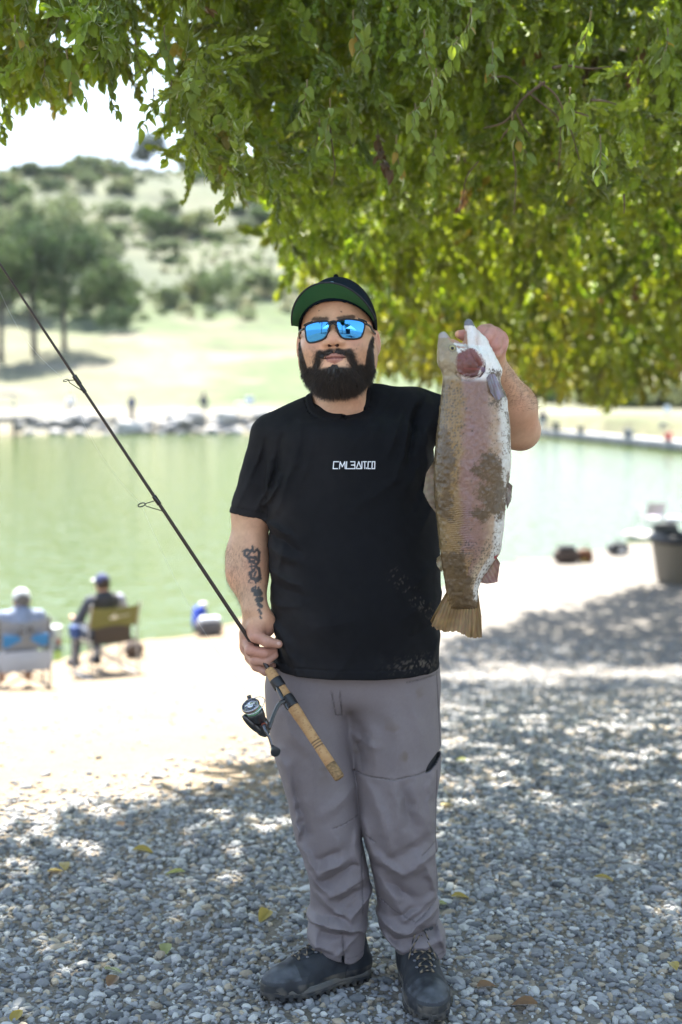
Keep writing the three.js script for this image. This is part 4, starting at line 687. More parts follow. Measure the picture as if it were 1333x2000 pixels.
const legD = (T, px, py, x, z) => { const l = T(py, 1), r = T(py, 2), c = (l + r) / 2, a = (r - l) / 2 / 803, b = T(py, 4); return ell2((px - c) / 803, z + D0 - T(py, 3), a, b); };
const trouserFoldsR = foldField([
  [553, 1445, 580, 1548, 13, 9], [580, 1548, 586, 1640, 12, 9], [572, 1490, 602, 1600, 13, -7], [610, 1420, 622, 1560, 20, 4], [640, 1560, 700, 1520, 12, 4], [560, 1380, 600, 1440, 16, 5],
  [592, 1640, 622, 1682, 11, 10], [622, 1682, 678, 1650, 11, 8], [618, 1652, 665, 1628, 10, -5], [600, 1675, 640, 1728, 9, 10], [640, 1728, 706, 1700, 11, 9], [630, 1705, 690, 1672, 9, -7],
  [615, 1725, 682, 1778, 8, 9], [682, 1778, 722, 1726, 9, 10], [650, 1748, 712, 1712, 9, -6], [603, 1776, 640, 1781, 8, 14], [640, 1781, 676, 1794, 8, 15], [676, 1794, 718, 1800, 8, 12], [612, 1797, 680, 1813, 8, -8], [606, 1822, 650, 1838, 10, 5], [622, 1800, 612, 1852, 7, 5], [700, 1812, 660, 1850, 7, 5], [676, 1815, 672, 1870, 5, -4],
  [690, 1600, 702, 1690, 8, 5], [655, 1600, 668, 1640, 12, 4],
]);
const trouserFoldsL = foldField([
  [715, 1390, 735, 1480, 16, 5], [700, 1400, 708, 1480, 9, -5], [760, 1360, 772, 1470, 20, 4], [800, 1340, 815, 1440, 14, 3], [690, 1420, 735, 1436, 10, 4],
  [720, 1500, 745, 1590, 12, 5], [768, 1500, 780, 1600, 13, 6], [785, 1510, 800, 1600, 9, -5], [810, 1500, 822, 1590, 12, 5], [745, 1560, 770, 1640, 12, 6], [700, 1575, 735, 1660, 9, 5], [838, 1500, 832, 1600, 8, 4],
  [735, 1640, 775, 1680, 11, 8], [775, 1680, 842, 1640, 12, 7], [760, 1650, 820, 1620, 11, -5], [735, 1690, 790, 1770, 11, 8], [790, 1770, 848, 1735, 10, 8], [750, 1700, 800, 1735, 11, -7], [820, 1660, 850, 1720, 9, 6],
  [742, 1780, 795, 1795, 10, 11], [795, 1795, 856, 1765, 10, 10], [770, 1765, 840, 1745, 8, -6], [748, 1800, 780, 1835, 8, 9], [780, 1812, 862, 1800, 8, -8], [790, 1832, 866, 1822, 11, 7], [852, 1800, 868, 1850, 8, 6], [800, 1850, 850, 1845, 12, 4],
]);
const hemR = (px) => 1838 + 0.36 * Math.max(0, Math.min(px, 684) - 602) - 0.25 * Math.max(0, px - 692), hemL = (px) => 1867 + 8 * Math.exp(-Math.pow((px - 806) / 22, 2)) - 0.11 * Math.max(0, px - 806);
const stitches = [[689, 1492, 767, 1496, 1], [767, 1496, 826, 1486, 1], [648, 1330, 656, 1378, 0.9], [656, 1378, 668, 1380, 0.9], [664, 1330, 668, 1382, 0.8], [713, 1608, 733, 1621, 0.9], [820, 1643, 848, 1627, 0.9], [738, 1738, 808, 1776, 0.8], [808, 1776, 850, 1745, 0.8], [652, 1590, 697, 1577, 0.7], [678, 1708, 707, 1700, 0.8], [669, 1800, 673, 1880, 0.8], [706, 1650, 709, 1775, 0.9], [790, 1314, 852, 1308, 1], [850, 1305, 858, 1450, 0.8], [850, 1490, 847, 1600, 0.8], [847, 1600, 853, 1745, 0.8]];
const pocketD = (px, py) => { const dx = 860 - 826, dy = 1454 - 1485, l = Math.hypot(dx, dy), t = ((px - 826) * dx + (py - 1485) * dy) / (l * l), s = ((px - 826) * dy - (py - 1485) * dx) / l; return t > -0.02 && t < 1.1 ? Math.abs(s + 3) / (7 * Math.sqrt(Math.max(0.02, 1 - Math.pow(t * 2 - 1, 2)))) : 9; };
function trousersF(x, y, z) {
  const [px, py] = Q(x, y, D0), fz = z + D0;
  let a = legD(legTR, px, py, x, z), b = legD(legTL, px, py, x, z); if (Math.min(a, b) > 0.07) return Math.min(a, b) - 0.015;
  const front = sstep(-0.05, 0.015, fz);
  a -= 2 * trouserFoldsR(px, py) * front; b -= 2 * trouserFoldsL(px, py) * front;
  for (const [k, T] of [[0, 1], [1, 2]]) { const w = 0.0035 * fbm(x * 9 + k * 7, y * 13, z * 9, 3) * sstep(1480, 1700, py) + 0.0012 * noise(x * 40, y * 26, z * 40); if (k) b -= w; else a -= w; }
  const hr = hemR(px), hl = hemL(px);
  a = smax(a, (py - hr) / 803, 0.005); b = smax(b, (py - hl) / 803, 0.005);
  if (py > hr - 14) a = Math.max(a, -(legD(legTR, px, py, x, z) + 0.009)); if (py > hl - 14) b = Math.max(b, -(legD(legTL, px, py, x, z) + 0.009));
  let d = smin(a, b, lerp(0.02, 0.004, sstep(1440, 1500, py))); if (py < 1440) { const l = torsoT(py, 1), r = torsoT(py, 2); d = smin(d, smax(ell2((px - (l + r) / 2) / 803, fz, (r - l) / 1606 - 0.009, 0.128), (py - 1372) / 803, 0.06), 0.035); }
  d = smax(d, (1270 - py) / 803, 0.01);
  if (fz > -0.02) { let s = 9; for (const [ax, ay, bx, by, w] of stitches) s = Math.min(s, seg2(px, py, ax, ay, bx, by) / w); d += 0.0022 * Math.exp(-s * s * 0.5); const pk = pocketD(px, py); if (pk < 1.3) d += 0.012 * sstep(1.15, 0.7, pk); d += 0.0012 * Math.exp(-Math.pow((py - hl + 13) / 1.4, 2)) * (px > 735 ? 1 : 0); }
  return d;
}
const cloth = [0.16, 0.137, 0.140];
const trousersC = (x, y, z) => {
  const [px, py] = Q(x, y, D0); let c = cloth.map((v) => v * (1 + 0.06 * fbm(x * 12, y * 12, z * 12, 3) + 0.05 * noise(x * 300, y * 300, z * 300)));
  if (z > -D0 - 0.02) {
    let s = 9; for (const [ax, ay, bx, by, w] of stitches) s = Math.min(s, seg2(px, py, ax, ay, bx, by) / w); c = mixc(c, [0.05, 0.042, 0.042], 0.7 * Math.exp(-s * s * 0.8));
    if (pocketD(px, py) < 0.95) c = [0.012, 0.012, 0.015];
    const st = sstep(0.1, 0.45, fbm(x * 26, y * 26, 5, 3)); // mud smears
    for (const [ax, ay, r] of [[770, 1420, 34], [790, 1470, 30], [730, 1425, 26], [812, 1455, 22], [695, 1460, 22], [815, 1853, 14], [828, 1862, 6], [640, 1470, 30], [805, 1345, 20], [660, 1560, 26]]) c = mixc(c, [0.115, 0.085, 0.06], 0.6 * st * Math.exp(-Math.pow(Math.hypot(px - ax, py - ay) / r, 2)));
    c = mixc(c, [0.06, 0.05, 0.05], 0.5 * (px > 735 ? Math.exp(-Math.pow((py - hemL(px) + 13) / 1.1, 2)) : Math.exp(-Math.pow((py - hemR(px) + 13) / 1.1, 2))));
  }
  return c;
};
const trousers = part(man, 'trousers', mesh(trousersF, V(-0.22, 0.02, -D0 - 0.17), V(0.29, 0.82, -D0 + 0.18), 0.0036, trousersC), new THREE.MeshPhysicalMaterial({ vertexColors: true, roughness: 0.62, sheen: 0.2, sheenRoughness: 0.5, sheenColor: new THREE.Color(0.5, 0.5, 0.55), specularIntensity: 0.6 }));
// ---------------------------------------------------------------- boots
const onGround = (px, py) => { const a = Math.atan((1000 - py) / FPX) - PITCH, D = -CAM_H / Math.tan(a), p = P(px, py, D); p.y = 0.006; return p; };
const outline = (f) => f < 0.03 ? 0.041 * Math.sqrt(Math.max(0.02, 1 - Math.pow((0.03 - f) / 0.034, 2))) : f < 0.2 ? lerp(0.041, 0.053, sstep(0.06, 0.2, f)) - 0.004 * Math.exp(-Math.pow((f - 0.11) / 0.03, 2)) : 0.053 * Math.sqrt(Math.max(0.01, 1 - Math.pow((f - 0.2) / 0.108, 2)));
const upperParts = blend([cone(V(0.05, 0.06, 0), V(0.068, 0.135, 0), 0.046, 0.05), cone(V(0.07, 0.09, 0), V(0.165, 0.066, 0), 0.046, 0.043), ellip(V(0.226, 0.038, 0), 0.078, 0.046, 0.05), cone(V(0.03, 0.04, 0), V(0.2, 0.036, 0), 0.037, 0.044)], 0.03);
const tongueLine = (f) => 0.135 - 0.3 * Math.max(0, f - 0.1);
function upperF(f, u, w) { // f along, u up, w across
  let d = upperParts(f, u, w); d = Math.max(d, 0.026 - u);
  d -= 0.0018 * sstep(0.232, 0.238, f + 0.5 * u) * (u < 0.062 ? 1 : 0);                                     // toe cap
  d -= 0.0016 * sstep(0.003, -0.001, Math.abs(w) - 0.03 + 0.012 * sstep(0.1, 0.2, f)) * 0 ;
  d += 0.002 * Math.exp(-Math.pow((Math.abs(w) - lerp(0.024, 0.017, sstep(0.09, 0.2, f))) / 0.0014, 2)) * (f > 0.09 && f < 0.205 && u > 0.05 ? 1 : 0); // edges of the lacing
  d += 0.0014 * Math.exp(-Math.pow((f + 0.35 * u - 0.105) / 0.0014, 2)) * (u < 0.1 ? 1 : 0);
  return d - 0.0012 * noise(f * 60, u * 60, w * 60);
}
const upperC = (f, u, w) => { const n = fbm(f * 40, u * 40, w * 40, 3), cap = f + 0.5 * u > 0.234 && u < 0.063; let c = cap ? [0.020, 0.021, 0.024] : [0.016, 0.018, 0.022]; c = mixc(c, [0.06, 0.068, 0.08], clamp(0.3 + n) * (cap ? 0.55 : 0.35)); if (u < 0.045) c = mixc(c, [0.13, 0.11, 0.085], clamp(0.15 + n * 1.3)); if (f > 0.225 && u > 0.055) c = mixc(c, [0.085, 0.092, 0.105], clamp(0.4 + n)); return c; };
function soleF(f, u, w) { const o = outline(clamp(f, -0.003, 0.3075)), spring = 0.012 * sstep(0.2, 0.305, f); let d = Math.max(Math.abs(w) - o - 0.0015, -f - 0.004, f - 0.309); const top = 0.036 + 0.012 * sstep(0.235, 0.29, f) + 0.006 * sstep(0.06, 0.0, f), lug = Math.cos(f * 2 * Math.PI / 0.021 + (w > 0 ? 1.5 : 0)) > -0.2 ? 0 : 0.010; d = Math.max(d, u - top, spring + (u < 0.02 && Math.abs(w) > o - 0.014 ? lug : lug * 0.6) - u); d += 0.0022 * Math.exp(-Math.pow((u - 0.0185 - spring) / 0.0014, 2)); return d; }
const soleC = (f, u, w) => { const n = fbm(f * 50, u * 60, w * 50, 3), black = u < 0.0185 + 0.012 * sstep(0.2, 0.305, f) || f > 0.262; return mixc(black ? [0.02, 0.021, 0.023] : [0.105, 0.103, 0.098], [0.17, 0.145, 0.11], clamp(0.15 + n) * 0.7); };
const lowG = mesh(upperF, V(-0.02, 0.015, -0.075), V(0.325, 0.2, 0.075), 0.0034, upperC), soleG = mesh(soleF, V(-0.015, -0.01, -0.072), V(0.325, 0.062, 0.072), 0.0032, soleC, { steps: 1 });
const leather = new THREE.MeshPhysicalMaterial({ vertexColors: true, roughness: 0.66, specularIntensity: 0.7 }), rubber = vcol(0.8), laceMat = vcol(0.85), eyeletMat = std([0.25, 0.25, 0.27], 0.35, { metalness: 0.8 });
const onUpper = (f, w, lift) => { let u = 0.22; for (let i = 0; i < 60; i++) { const d = upperF(f, u, w); if (d < 0.0006) break; u -= Math.max(0.0006, d * 0.7); } return V(f, u + lift, w); };
const laceG = (() => { const g = [], rows = [0.118, 0.142, 0.166, 0.19, 0.212], W = (f) => lerp(0.026, 0.0185, sstep(0.1, 0.19, f)); const strand = (a, b, l) => { const pts = []; for (let i = 0; i <= 8; i++) { const t = i / 8; pts.push(onUpper(lerp(a[0], b[0], t), lerp(a[1], b[1], t), 0.0022 + l * Math.sin(Math.PI * t))); } const q = tube(pts, 0.0019, 5), n = q.attributes.position.count, col = new Float32Array(n * 3); for (let i = 0; i < n; i++) { const k = Math.floor(i / 5), c = k % 3 === 1 ? [0.22, 0.17, 0.11] : [0.02, 0.02, 0.021]; col.set(c, i * 3); } q.setAttribute('color', new THREE.BufferAttribute(col, 3)); g.push(q); };
  for (let i = 0; i < rows.length; i++) { const a = rows[i], b = rows[i + 1]; if (b === undefined) { strand([a, -W(a)], [a, W(a)], 0.001); continue; } strand([a, -W(a)], [b, W(b)], 0.002); strand([a, W(a)], [b, -W(b)], 0.0038); }
  strand([0.118, 0.002], [0.15, 0.036], 0.012); strand([0.118, -0.002], [0.158, -0.033], 0.014); strand([0.112, 0.003], [0.135, 0.03], 0.018); strand([0.112, -0.003], [0.14, -0.026], 0.02); return merge(g); })();
function boot(px0, py0, px1, py1, label) {
  const heel = onGround(px0, py0), toe = onGround(px1, py1), d = toe.clone().sub(heel), b = new THREE.Group(); b.name = 'boot'; man.add(b); b.position.copy(heel); b.rotation.y = Math.atan2(-d.z, d.x); tag(b, label);
  part(b, 'upper', lowG, leather); part(b, 'sole', soleG, rubber); part(b, 'laces', laceG, laceMat);
  const eg = new THREE.TorusGeometry(0.0032, 0.0013, 6, 10); eg.rotateX(Math.PI / 2);
  for (const f of [0.118, 0.142, 0.166, 0.19]) for (const s of [-1, 1]) { const e = part(b, 'eyelet', eg, eyeletMat), w = s * (lerp(0.026, 0.0185, sstep(0.1, 0.19, f)) + 0.003); e.position.copy(onUpper(f, w, 0.001)); }
}
boot(716, 1908, 520, 1962, 'dark boot turned out to the left'); boot(806, 1906, 856, 2030, 'dark boot pointing at the camera');
// ---------------------------------------------------------------- cap
{
  const yaw = new THREE.Matrix4().makeRotationY(-3.5 * Math.PI / 180), CM = headM.clone().multiply(yaw);
  const line = (z) => 0.034 + 0.55 * z;
  const crown = (x, y, z) => { let d = ellip(V(0, 0.045, -0.012), 0.0955, 0.12, 0.112)(x, y, z); const a = Math.atan2(x, z); d += 0.0014 * Math.exp(-Math.pow(Math.sin(a * 3) / 0.05, 2)) * sstep(0.03, 0.09, y); d = smax(d, line(z) - y, 0.004); if (y < line(z) + 0.012) d = Math.max(d, -(ellip(V(0, 0.045, -0.012), 0.091, 0.11, 0.108)(x, y, z))); const p = cone(V(0, 0.045 + 0.119, -0.012), V(0, 0.169, -0.012), 0.008, 0.006)(x, y, z); return smin(d, p, 0.004); };
  const crownMat = new THREE.MeshPhysicalMaterial({ vertexColors: true, roughness: 0.95, specularIntensity: 0.2 }), g = mesh(crown, V(-0.11, -0.05, -0.14), V(0.11, 0.18, 0.12), 0.0032, (x, y, z) => { const n = 1 + 0.12 * noise(x * 200, y * 200, z * 200); return z > 0.02 ? [0.006 * n, 0.011 * n, 0.017 * n] : [0.006 * n, 0.007 * n, 0.008 * n]; }); g.applyMatrix4(CM);
  const cap = part(man, 'cap', g, crownMat);
  const sheetG = (up, thick) => { const pos = [], idx = [], nA = 48, nR = 8; for (let i = 0; i <= nA; i++) { const a = lerp(-1.32, 1.32, i / nA); for (let j = 0; j <= nR; j++) { const t = j / nR, xi = 0.0935 * Math.sin(a), zi = 0.108 * Math.cos(a) - 0.012, reach = Math.pow(Math.max(0, Math.cos(a * 0.985)), 0.42) * 0.066, x = xi * (1 + 0.16 * t * Math.pow(Math.cos(a), 0.3)), z = zi + reach * t, y = line(zi) + 0.003 + reach * t * 0.30 - 0.5 * x * x * t * 3.2 + up; pos.push(x, y, z); } } for (let i = 0; i < nA; i++) for (let j = 0; j < nR; j++) { const p = i * (nR + 1) + j, q = p + nR + 1; idx.push(p, p + 1, q, q, p + 1, q + 1); } return geoFrom(pos, idx); };
  const two = THREE.DoubleSide, top = sheetG(0.0028), low = sheetG(0); const rim = []; { const n = 48, P0 = low.attributes.position; for (let i = 0; i <= n; i++) rim.push(V(P0.getX(i * 9 + 8), P0.getY(i * 9 + 8) + 0.0014, P0.getZ(i * 9 + 8))); }
  const brimG = merge([top, tube(rim, 0.0022, 6)]); brimG.applyMatrix4(CM); low.applyMatrix4(CM);
  part(cap, 'brim', brimG, std([0.014, 0.017, 0.022], 0.8, { side: two }));
  part(cap, 'brim_underside', low, std([0.016, 0.115, 0.04], 0.75, { side: two }));
  const tri = (pts, lift) => { const pos = []; for (const [x, y] of pts) { const p = V(x, y, 0.12); for (let i = 0; i < 40; i++) { const d = crown(p.x, p.y, p.z); if (d < 0.0003) break; p.z -= Math.max(0.0003, d * 0.7); } p.applyMatrix4(CM); p.z += lift; p.y += lift; pos.push(p.x, p.y, p.z); } return pos; };
  const y0 = 0.112, tp = [], ti = []; const strip = (poly, lift) => { const b = tp.length / 3; tp.push(...tri(poly, lift)); for (let i = 1; i + 1 < poly.length; i++) ti.push(b, b + i, b + i + 1); };
  strip([[-0.022, y0], [-0.014, y0 + 0.012], [-0.004, y0 + 0.026], [0.004, y0 + 0.026], [0.014, y0 + 0.012], [0.022, y0], [0.0, y0]], 0.0012); part(cap, 'emblem', geoFrom(tp, ti), std([0.13, 0.22, 0.30], 0.8, { side: two }));
  const up2 = tp.length; tp.length = 0; ti.length = 0; strip([[-0.014, y0 + 0.0035], [-0.009, y0 + 0.0075], [0.016, y0 + 0.0065], [0.019, y0 + 0.003]], 0.002); part(cap, 'emblem_stitching', geoFrom(tp, ti), std([0.45, 0.5, 0.55], 0.8, { side: two }));
}
// ---------------------------------------------------------------- mirrored sunglasses
{
  const loc = (px, py) => { const p = toHead(...M(px, py, 0.108).toArray()); return [p.x, p.y]; };
  const zAt = (x, y) => 0.109 - 4.2 * x * x - 2.7 * (y - 0.018) * (y - 0.018) + 0.17 * (y - 0.018);
  const smoothPoly = (pts, n = 44) => new THREE.CatmullRomCurve3(pts.map(([x, y]) => V(x, y, 0)), true, 'centripetal').getPoints(n).slice(0, n).map((v) => [v.x, v.y]);
  const lensL = smoothPoly([[596, 634], [608, 629.5], [630, 628], [643, 630], [644.5, 638], [640, 652], [634, 660], [622, 664.5], [606, 666.5], [599, 662], [596, 648]].map((a) => loc(...a)));
  const lensR = smoothPoly([[659, 629.5], [672, 625], [690, 624.5], [707, 627], [711, 631], [709.5, 644], [705, 656], [698, 660], [682, 661.5], [670, 660], [663, 651], [658.5, 638]].map((a) => loc(...a)));
  const lensMat = new THREE.MeshPhysicalMaterial({ color: new THREE.Color().setRGB(0.05, 0.24, 0.55), metalness: 1, roughness: 0.03 }), frameMat = std([0.008, 0.009, 0.012], 0.5);
  const dish = (poly) => { poly = poly.slice().reverse(); let cx = 0, cy = 0; poly.forEach(([x, y]) => { cx += x / poly.length; cy += y / poly.length; }); const pos = [], nor = [], idx = [], n = poly.length, K = 7, push = (x, y, dz, s) => { pos.push(x, y, zAt(x, y) + dz); const v = V(8.4 * x, 5.4 * (y - 0.018) - 0.17, 1).normalize().multiplyScalar(s); nor.push(v.x, v.y, v.z); };
    for (const [dz, s] of [[0, 1], [-0.0018, -1]]) { const b = pos.length / 3; push(cx, cy, dz, s); for (let r = 1; r <= K; r++) for (const [x, y] of poly) push(lerp(cx, x, r / K), lerp(cy, y, r / K), dz, s); for (let i = 0; i < n; i++) { const j = (i + 1) % n; s > 0 ? idx.push(b, b + 1 + i, b + 1 + j) : idx.push(b, b + 1 + j, b + 1 + i); for (let r = 1; r < K; r++) { const p = b + 1 + (r - 1) * n, q = p + n; s > 0 ? idx.push(p + i, q + i, p + j, p + j, q + i, q + j) : idx.push(p + i, p + j, q + i, p + j, q + j, q + i); } } }
    const g = geoFrom(pos, idx, null, nor); g.applyMatrix4(headM); return g; };
  const grow = (poly, k) => { let cx = 0, cy = 0; poly.forEach(([x, y]) => { cx += x / poly.length; cy += y / poly.length; }); return poly.map(([x, y]) => { const l = Math.hypot(x - cx, y - cy); return V(x + (x - cx) / l * k, y + (y - cy) / l * k, 0); }); };
  const ring = (poly, r) => { const pts = grow(poly, 0.0008).map((v) => V(v.x, v.y, zAt(v.x, v.y) - 0.0006)); pts.push(pts[0].clone(), pts[1].clone()); return tube(pts, r, 8, false); };
  const bend = (pts, r) => tube(smoothPts(pts.map(([px, py]) => { const [x, y] = loc(px, py); return V(x, y, zAt(x, y) + 0.0005); }), 14), r, 8);
  const ends = [[591, 640, -1], [715, 632, 1]];
  const fr = [ring(lensL, 0.0023), ring(lensR, 0.0023), bend([[643, 632], [651, 629], [659, 630]], 0.003), bend([[643, 640], [651, 633], [660, 638]], 0.002), bend([[592, 632], [596, 630], [610, 626.5]], 0.0022), bend([[700, 622.5], [710, 624], [716, 627]], 0.0022)];
  const nosePad = bend([[642, 648], [645, 640]], 0.003), nosePad2 = bend([[661, 648], [658, 640]], 0.003);
  const armsG = ends.map(([px, py, s]) => { const [x, y] = loc(px, py), a = V(x, y + 0.002, zAt(x, y) - 0.001), b = V(s * 0.088, 0.02, 0.04), c = V(s * 0.0925, 0.016, -0.01), e = V(s * 0.091, -0.004, -0.03); const g = tube(smoothPts([a, a.clone().lerp(b, 0.35).add(V(s * 0.004, 0, 0)), b, c, e], 18), [0.0032, ...Array(18).fill(0.0027)], 8); return g; });
  const g = merge([...fr, nosePad, nosePad2]); g.applyMatrix4(headM); const glasses = part(man, 'sunglasses', g, frameMat);
  const ag = armsG.map((a) => { const p = a.attributes.position; return a.applyMatrix4(headM); }); ag.forEach((a) => part(glasses, 'temple_arm', a, std([0.05, 0.048, 0.045], 0.4)));
  part(glasses, 'lens', dish(lensL), lensMat); part(glasses, 'lens', dish(lensR), lensMat);
}
// ---------------------------------------------------------------- the trout, hung by its lower jaw; boards stand DF ahead
const DF = 3.2, F = (px, py, fwd = 0) => { const p = P(px, py, DF); p.z += fwd; return p; };
const fishT = table([[655, 858, 884, 0.018], [680, 857, 905, 0.03], [705, 860, 925, 0.036], [735, 865, 968, 0.042], [770, 862, 988, 0.047], [800, 858, 993, 0.05], [840, 853, 997, 0.052], [900, 849, 998, 0.053], [950, 848, 993, 0.05], [1000, 852, 987, 0.047], [1050, 857, 982, 0.042], [1080, 860, 976, 0.037], [1105, 863, 958, 0.031], [1130, 867, 943, 0.026], [1150, 870, 935, 0.022], [1175, 872, 934, 0.016], [1200, 874, 934, 0.008]]);
const spx = 1 / 868;                                                      // metres per drawing unit on the board
const fishBody = (x, y, z) => { const [px, py] = Q(x, y, DF), q = clamp(py, 655, 1200), l = fishT(q, 1), r = fishT(q, 2), a = (r - l) / 2 * spx, b = fishT(q, 3), d = ell2((px - (l + r) / 2) * spx, z + DF, a, b); return smax(smax(d, (py - 1190) * spx, 0.01), (672 - py) * spx, 0.02); };
const upperJaw = blend([cone(F(878, 700), F(869, 664), 0.026, 0.011), cone(F(869, 664), F(866, 656), 0.011, 0.0085), cone(F(905, 700, 0.012), F(880, 664, 0.008), 0.016, 0.008), cone(F(905, 715), F(888, 668), 0.026, 0.01)], 0.012);
const lowerJaw = blend([cone(F(938, 715), F(926, 664), 0.034, 0.019), cone(F(926, 664), F(916, 634), 0.019, 0.0075), cone(F(955, 725), F(941, 672), 0.03, 0.016), cone(F(916, 634), F(915, 630), 0.0075, 0.006)], 0.012);
const mouthGap = cone(F(893, 655, 0.01), F(905, 684, 0.02), 0.02, 0.007);
const gillF = ellip(F(917, 709, 0.028), 0.04, 0.035, 0.022);
function fishF(x, y, z) {
  const [px, py] = Q(x, y, DF); let d = fishBody(x, y, z); if (d > 0.13) return d - 0.03;
  d = smin(d, upperJaw(x, y, z), 0.016); d = smin(d, lowerJaw(x, y, z), 0.016); d = smax(d, -mouthGap(x, y, z), 0.006);
  d = smin(d, gillF(x, y, z), 0.012);
  const fz = z + DF;
  if (fz > 0 && py < 780) { // edge of the gill cover, folds of the cheek and jaw
    const g = gillEdge(px, py); d += 0.004 * Math.exp(-Math.pow((g - 1.5) / 2.2, 2)) - 0.002 * Math.exp(-Math.pow((g + 4) / 4, 2));
    d += 0.0025 * Math.exp(-Math.pow(seg2(px, py, 908, 672, 932, 716) / 2.2, 2)) + 0.0025 * Math.exp(-Math.pow(seg2(px, py, 927, 660, 934, 690) / 2, 2)) + 0.0022 * Math.exp(-Math.pow(seg2(px, py, 892, 676, 908, 700) / 2, 2));
  }
  if (fz > 0 && py > 760) d -= 0.0008 * Math.cos(py * 1.9 + 0.05 * (px - 920) * (px - 920) * 0.05) * sstep(960, 1000, py) * (1 - sstep(1060, 1100, py)) * Math.exp(-Math.pow((px - 898) / 22, 2));
  return d - 0.0009 * noise(x * 130, y * 130, z * 130) - 0.00028 * noise(x * 330, y * 330, z * 330) - (py > 800 ? 0.003 * fbm(x * 26, y * 12, z * 26, 2) : 0);
}
const gillPts = [[930, 690], [941, 706], [941, 724], [932, 735], [915, 741], [900, 739], [891, 730]];
function gillEdge(px, py) { let m = 1e9; for (let i = 0; i + 1 < gillPts.length; i++) m = Math.min(m, seg2(px, py, ...gillPts[i], ...gillPts[i + 1])); return Math.hypot(px - 914, py - 708) > Math.hypot(941 - 914, 715 - 708) + 2 || py > 734 ? m : -m; }
const mudAt = (px, py, n, n2) => { let m = 0; const w = n * 16 + n2 * 8; for (const [ax, ay, bx, by, r] of [[956, 905, 968, 950, 22], [945, 960, 972, 985, 22], [928, 915, 945, 930, 8], [968, 752, 985, 770, 10], [975, 775, 968, 790, 9], [992, 810, 995, 880, 5], [990, 930, 985, 1000, 7], [930, 1000, 950, 1005, 9], [958, 730, 970, 735, 8], [850, 950, 870, 960, 14], [866, 850, 872, 1000, 15], [880, 1100, 905, 1180, 30]]) m = Math.max(m, sstep(4, -4, seg2(px, py, ax, ay, bx, by) - r - w)); return m; };
